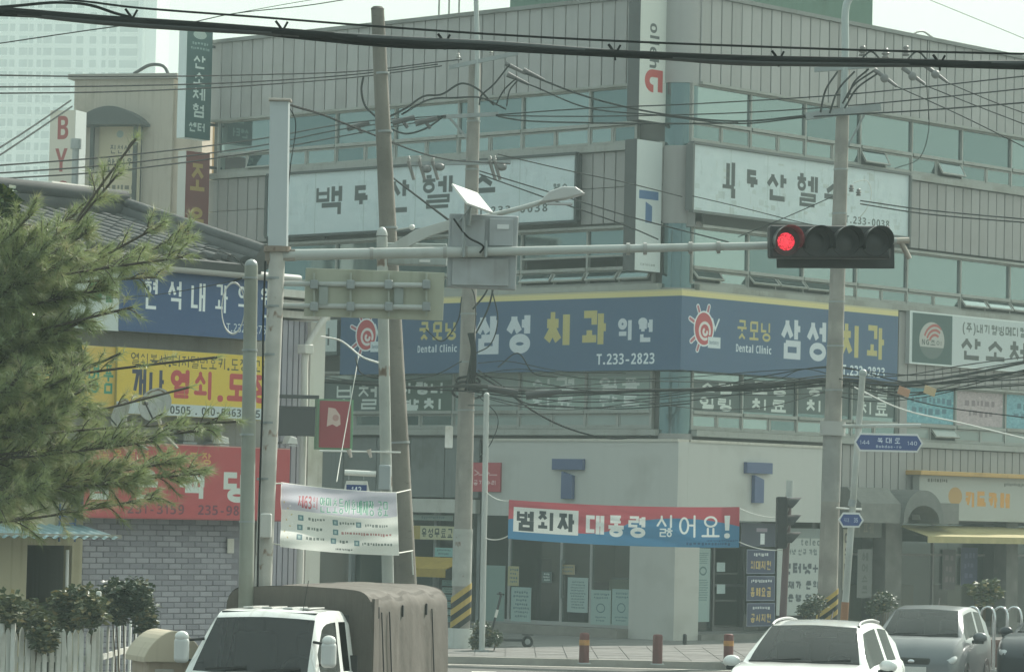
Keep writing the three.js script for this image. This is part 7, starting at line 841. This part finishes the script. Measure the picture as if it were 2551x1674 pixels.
// ---------------------------------------------------------------- plants
function leafCloud(blobs, n, size, seedN) {      // many small folded leaves spread through a set of ellipsoids
  seed = seedN; const pos = [], q = new THREE.Quaternion(), e = new THREE.Euler(), v = V(0, 0, 0);
  for (let i = 0; i < n; i++) { const b = blobs[Math.floor(rnd() * blobs.length)], u = rnd() * 2 - 1, a = rnd() * 6.283, r = Math.pow(rnd(), 0.45), s = Math.sqrt(1 - u * u), c = V(b[0] + b[3] * r * s * Math.cos(a), b[1] + b[4] * r * u, b[2] + b[5] * r * s * Math.sin(a)); e.set(rr(-1.2, 0.6), rnd() * 6.283, rr(-0.6, 0.6)); q.setFromEuler(e); const k = size * rr(0.6, 1.3), w = k * 0.32, A = [[0, 0, 0], [w, 0.25 * w, k * 0.45], [0, -0.05 * k, k], [-w, 0.25 * w, k * 0.45]].map((p) => v.set(...p).applyQuaternion(q).add(c).toArray()); pos.push(...A[0], ...A[1], ...A[2], ...A[0], ...A[2], ...A[3]); }
  const g = new THREE.BufferGeometry(); g.setAttribute('position', new THREE.Float32BufferAttribute(pos, 3)); g.computeVertexNormals(); return g;
}
const leafMat = (r, gg, b, gloss = 0.55) => mat(r, gg, b, gloss, { kind: 'physical', transmission: 0.35, thickness: 0, side: THREE.DoubleSide });
function bush(label, c, blobs, n, size, mats, s, stems = 6) { const g = thing('bush', label, 'bush', foot(c)); mats.forEach((m, i) => part(g, 'foliage', leafCloud(blobs.map((b) => [b[0] - c.x, b[1], b[2] - c.z, b[3], b[4], b[5]]), Math.round(n * [0.6, 0.28, 0.12][i]), size, s + i * 97), m)); for (let i = 0; i < stems; i++) { const b = blobs[i % blobs.length], x = b[0] - c.x + rr(-0.1, 0.1); part(g, 'stem', tube([V(x * 0.5, 0, b[2] - c.z - 0.25), V(x * 0.8, b[1] * 0.6, b[2] - c.z - 0.2), V(x, b[1], b[2] - c.z)], 0.008, 8, 5), mat(0.12, 0.09, 0.06, 0.9)); } return g; }
{
  const B = (px, py, rx, ry, d = 42.35) => { const p = Q(px, py, d), k = d / 8666; return [p.x, p.y, p.z, rx * k, ry * k, 0.26]; }, gm = [leafMat(0.085, 0.115, 0.06), leafMat(0.17, 0.18, 0.085), leafMat(0.34, 0.29, 0.14)], dm = [leafMat(0.065, 0.095, 0.06), leafMat(0.11, 0.14, 0.08), leafMat(0.26, 0.24, 0.13)];
  bush('leafy bush with yellowish tips hanging over the left picket run', Q(70, 1560, 42.35), [B(20, 1515, 45, 42, 41.2), B(70, 1540, 50, 50), B(105, 1565, 35, 45, 41.4), B(35, 1565, 40, 30), B(110, 1600, 26, 30, 41.4)], 2600, 0.085, gm, 11); bush('leafy bush with yellowish tips beside the tall fence post', Q(190, 1520, 42.35), [B(160, 1505, 42, 36), B(205, 1490, 45, 34), B(225, 1525, 45, 45, 41.8), B(170, 1540, 40, 40)], 2600, 0.085, gm, 23); bush('darker round bush behind the right picket run', Q(320, 1500, 42.8), [B(285, 1480, 45, 40, 42.8), B(335, 1480, 50, 42, 42.8), B(355, 1520, 35, 50, 42.8), B(300, 1520, 42, 36, 42.8), B(362, 1555, 24, 30, 42.8)], 2800, 0.08, dm, 37);
  const E = (px, py, rx, ry, d) => B(px, py, rx, ry, d); bush('sparse potted shrub with small leaves before the dark cafe window', Q(2452, 1500, 67.5), [E(2430, 1468, 22, 20, 67.5), E(2465, 1462, 26, 18, 67.5), E(2455, 1495, 22, 22, 67.5), E(2482, 1478, 14, 12, 67.5)], 420, 0.12, gm, 51); bush('dark low bush behind the kick scooter', Q(1215, 1575, 69.8), [E(1200, 1570, 26, 26, 69.8), E(1232, 1590, 24, 22, 69.8), E(1190, 1600, 22, 20, 69.8)], 1300, 0.07, dm, 61); bush('dark clipped bush beside the second utility pole', Q(2035, 1510, 69.2), [E(2035, 1505, 30, 26, 69.2), E(2010, 1520, 24, 18, 69.2)], 900, 0.07, dm, 67); bush('dark round bush under the cafe canopy', Q(2205, 1500, 70), [E(2205, 1500, 34, 28, 70), E(2180, 1515, 24, 20, 70)], 1100, 0.07, dm, 71);
}
{ // pine in the left foreground
  seed = 777; const d = 31, k = d / 8666, trunkX = -190, g = thing('pine_tree', 'long-needled pine tree spreading its branches over the shop signs', 'tree', foot(Q(trunkX, 1280, d)));
  const L = (px, py, dd = d) => Q(px, py, dd).sub(g.position), wood = mat(0.085, 0.07, 0.055, 0.95, { map: TX.concrete }), barkGeo = [], needleSets = [[], [], []];
  part(g, 'trunk', merge([rod(V(0, 0, 0), V(0.05, 5.2, 0.05), 0.17, 14, 0.12), rod(V(0.05, 5.2, 0.05), V(0.12, 7.6, 0.1), 0.12, 12, 0.05)]), wood);
  const tuft = (p, dir, n, len) => { const set = needleSets[Math.floor(rnd() * 2.25)], side = V(0, 0, 0), o = V(0, 0, 0); for (let i = 0; i < n; i++) { o.set(rr(-1, 1), rr(-1, 1), rr(-1, 1)).normalize(); const dd = dir.clone().multiplyScalar(0.75).addScaledVector(o, rr(0.35, 0.95)).normalize(), l = len * rr(0.65, 1.15); side.set(rr(-1, 1), rr(-1, 1), rr(-1, 1)).cross(dd).normalize().multiplyScalar(0.0026); const b = p.clone().addScaledVector(dir, rr(-0.05, 0.03)), t = b.clone().addScaledVector(dd, l); t.y -= l * 0.1; set.push(b.x - side.x, b.y - side.y, b.z - side.z, b.x + side.x, b.y + side.y, b.z + side.z, t.x, t.y, t.z); } };
  const branch = (a, tip, bow, r, nT, spread) => { // a bough from the trunk to its tip with side twigs and tufts
    const m = a.clone().lerp(tip, 0.5); m.y += bow; const c = new THREE.CatmullRomCurve3([a, a.clone().lerp(m, 0.55).add(V(0, bow * 0.25, 0)), m, m.clone().lerp(tip, 0.5).add(V(0, bow * 0.1, 0)), tip]), L0 = c.getLength(); barkGeo.push(new THREE.TubeGeometry(c, 18, r, 5)); const pos = barkGeo.at(-1).attributes.position; metreUV(barkGeo.at(-1));
    for (let i = 0; i < nT; i++) { const t = Math.pow(rr(0.18, 1), 0.7), p = c.getPoint(t), tan = c.getTangent(t), sd = V(rr(-0.6, 0.6), rr(-0.5, 0.65), rr(-1, 1)).normalize(), dir = tan.clone().multiplyScalar(0.9).addScaledVector(sd, 0.8).normalize(), l = spread * rr(0.35, 1) * (1.15 - 0.7 * t), e = p.clone().addScaledVector(dir, l); e.y += rr(-0.02, 0.06); if (l > 0.1) barkGeo.push(metreUV(new THREE.TubeGeometry(new THREE.CatmullRomCurve3([p, p.clone().lerp(e, 0.5).add(V(0, 0.02, 0)), e]), 4, 0.005, 4)));
      const nT2 = Math.max(2, Math.round(l / 0.07)); for (let q = 0; q < nT2; q++) tuft(p.clone().lerp(e, 0.25 + 0.75 * (q + 1) / nT2), dir, 22, 0.125); } tuft(tip, c.getTangent(1), 34, 0.14); };
  const tips = [[338, 345, 0.2, 2], [300, 425, 0.2, 4], [235, 500, 0.2, 10], [400, 560, 0.3, 16], [480, 590, 0.35, 22], [455, 640, 0.2, 18], [340, 640, 0.3, 26], [265, 720, 0.1, 30], [390, 690, 0.2, 14], [205, 800, 0, 32], [205, 900, 0, 30], [225, 960, 0, 30], [230, 1020, 0, 30], [300, 880, 0.1, 3], [470, 965, 0.1, 3], [230, 1090, -0.1, 36], [380, 1100, -0.1, 24], [520, 1070, 0.0, 14], [600, 1050, 0.2, 6], [500, 1180, -0.1, 28], [440, 1150, -0.1, 32], [340, 1200, -0.1, 34], [260, 1180, -0.2, 36], [390, 1240, -0.15, 16], [160, 1230, -0.2, 34], [60, 1290, -0.3, 12], [150, 575, 0.3, 34], [190, 640, 0.2, 38], [160, 740, 0.1, 38], [150, 850, 0.1, 38], [170, 950, 0, 38], [140, 1050, 0, 38], [150, 1140, -0.1, 38], [80, 530, 0.3, 26], [70, 600, 0.3, 34], [60, 700, 0.2, 34], [60, 820, 0.1, 34], [60, 930, 0, 34], [60, 1030, 0, 34], [60, 1130, 0, 34], [90, 1220, -0.1, 30], [540, 890, 0.3, 2], [215, 580, 0.3, 28], [330, 765, 0.1, 6]];
  for (const [x, y, bow, n] of tips) { const tip = L(x, y, d + rr(-0.9, 1.1)), a = x > 250 && y < 480 ? L(rr(100, 150), rr(640, 680), d) : V(rr(-0.02, 0.1), Math.min(7, Math.max(1.5, tip.y + (y < 640 ? rr(-1.5, -0.9) : y < 1000 ? rr(-0.9, -0.2) : rr(-0.4, 0.2)))), rr(-0.05, 0.05)); branch(a, tip, bow * (y < 640 ? 0.1 : 0.2), 0.012, Math.round(n * 2), 0.42); }
  part(g, 'branch', merge(barkGeo), wood); const nm = [[0.25, 0.315, 0.135], [0.33, 0.385, 0.17], [0.42, 0.41, 0.22]];
  needleSets.forEach((s, i) => { const q = new THREE.BufferGeometry(); q.setAttribute('position', new THREE.Float32BufferAttribute(s, 3)); q.computeVertexNormals(); part(g, 'crown', q, mat(...nm[i], 0.7, { kind: 'physical', transmission: 0.5, thickness: 0, side: THREE.DoubleSide })); }); console.log('needles', needleSets.map((s) => s.length / 9));
}
{ // glossy broadleaf shrub growing through the pine
  const d = 33, B = (px, py, rx, ry) => { const p = Q(px, py, d), k = d / 8666; return [p.x, p.y, p.z, rx * k, ry * k, 0.3]; };
  bush('glossy broadleaf evergreen with bright shining leaves inside the pine', Q(90, 900, d), [B(10, 500, 26, 36), B(20, 560, 40, 50), B(150, 890, 60, 60), B(80, 860, 60, 80), B(170, 920, 36, 40), B(60, 700, 60, 120), B(40, 1000, 50, 90)], 2600, 0.1, [leafMat(0.055, 0.1, 0.035, 0.22), leafMat(0.1, 0.14, 0.04, 0.22), leafMat(0.22, 0.27, 0.07, 0.25)], 91, 0).name = 'evergreen_shrub';
}
renderer.render(scene, camera);
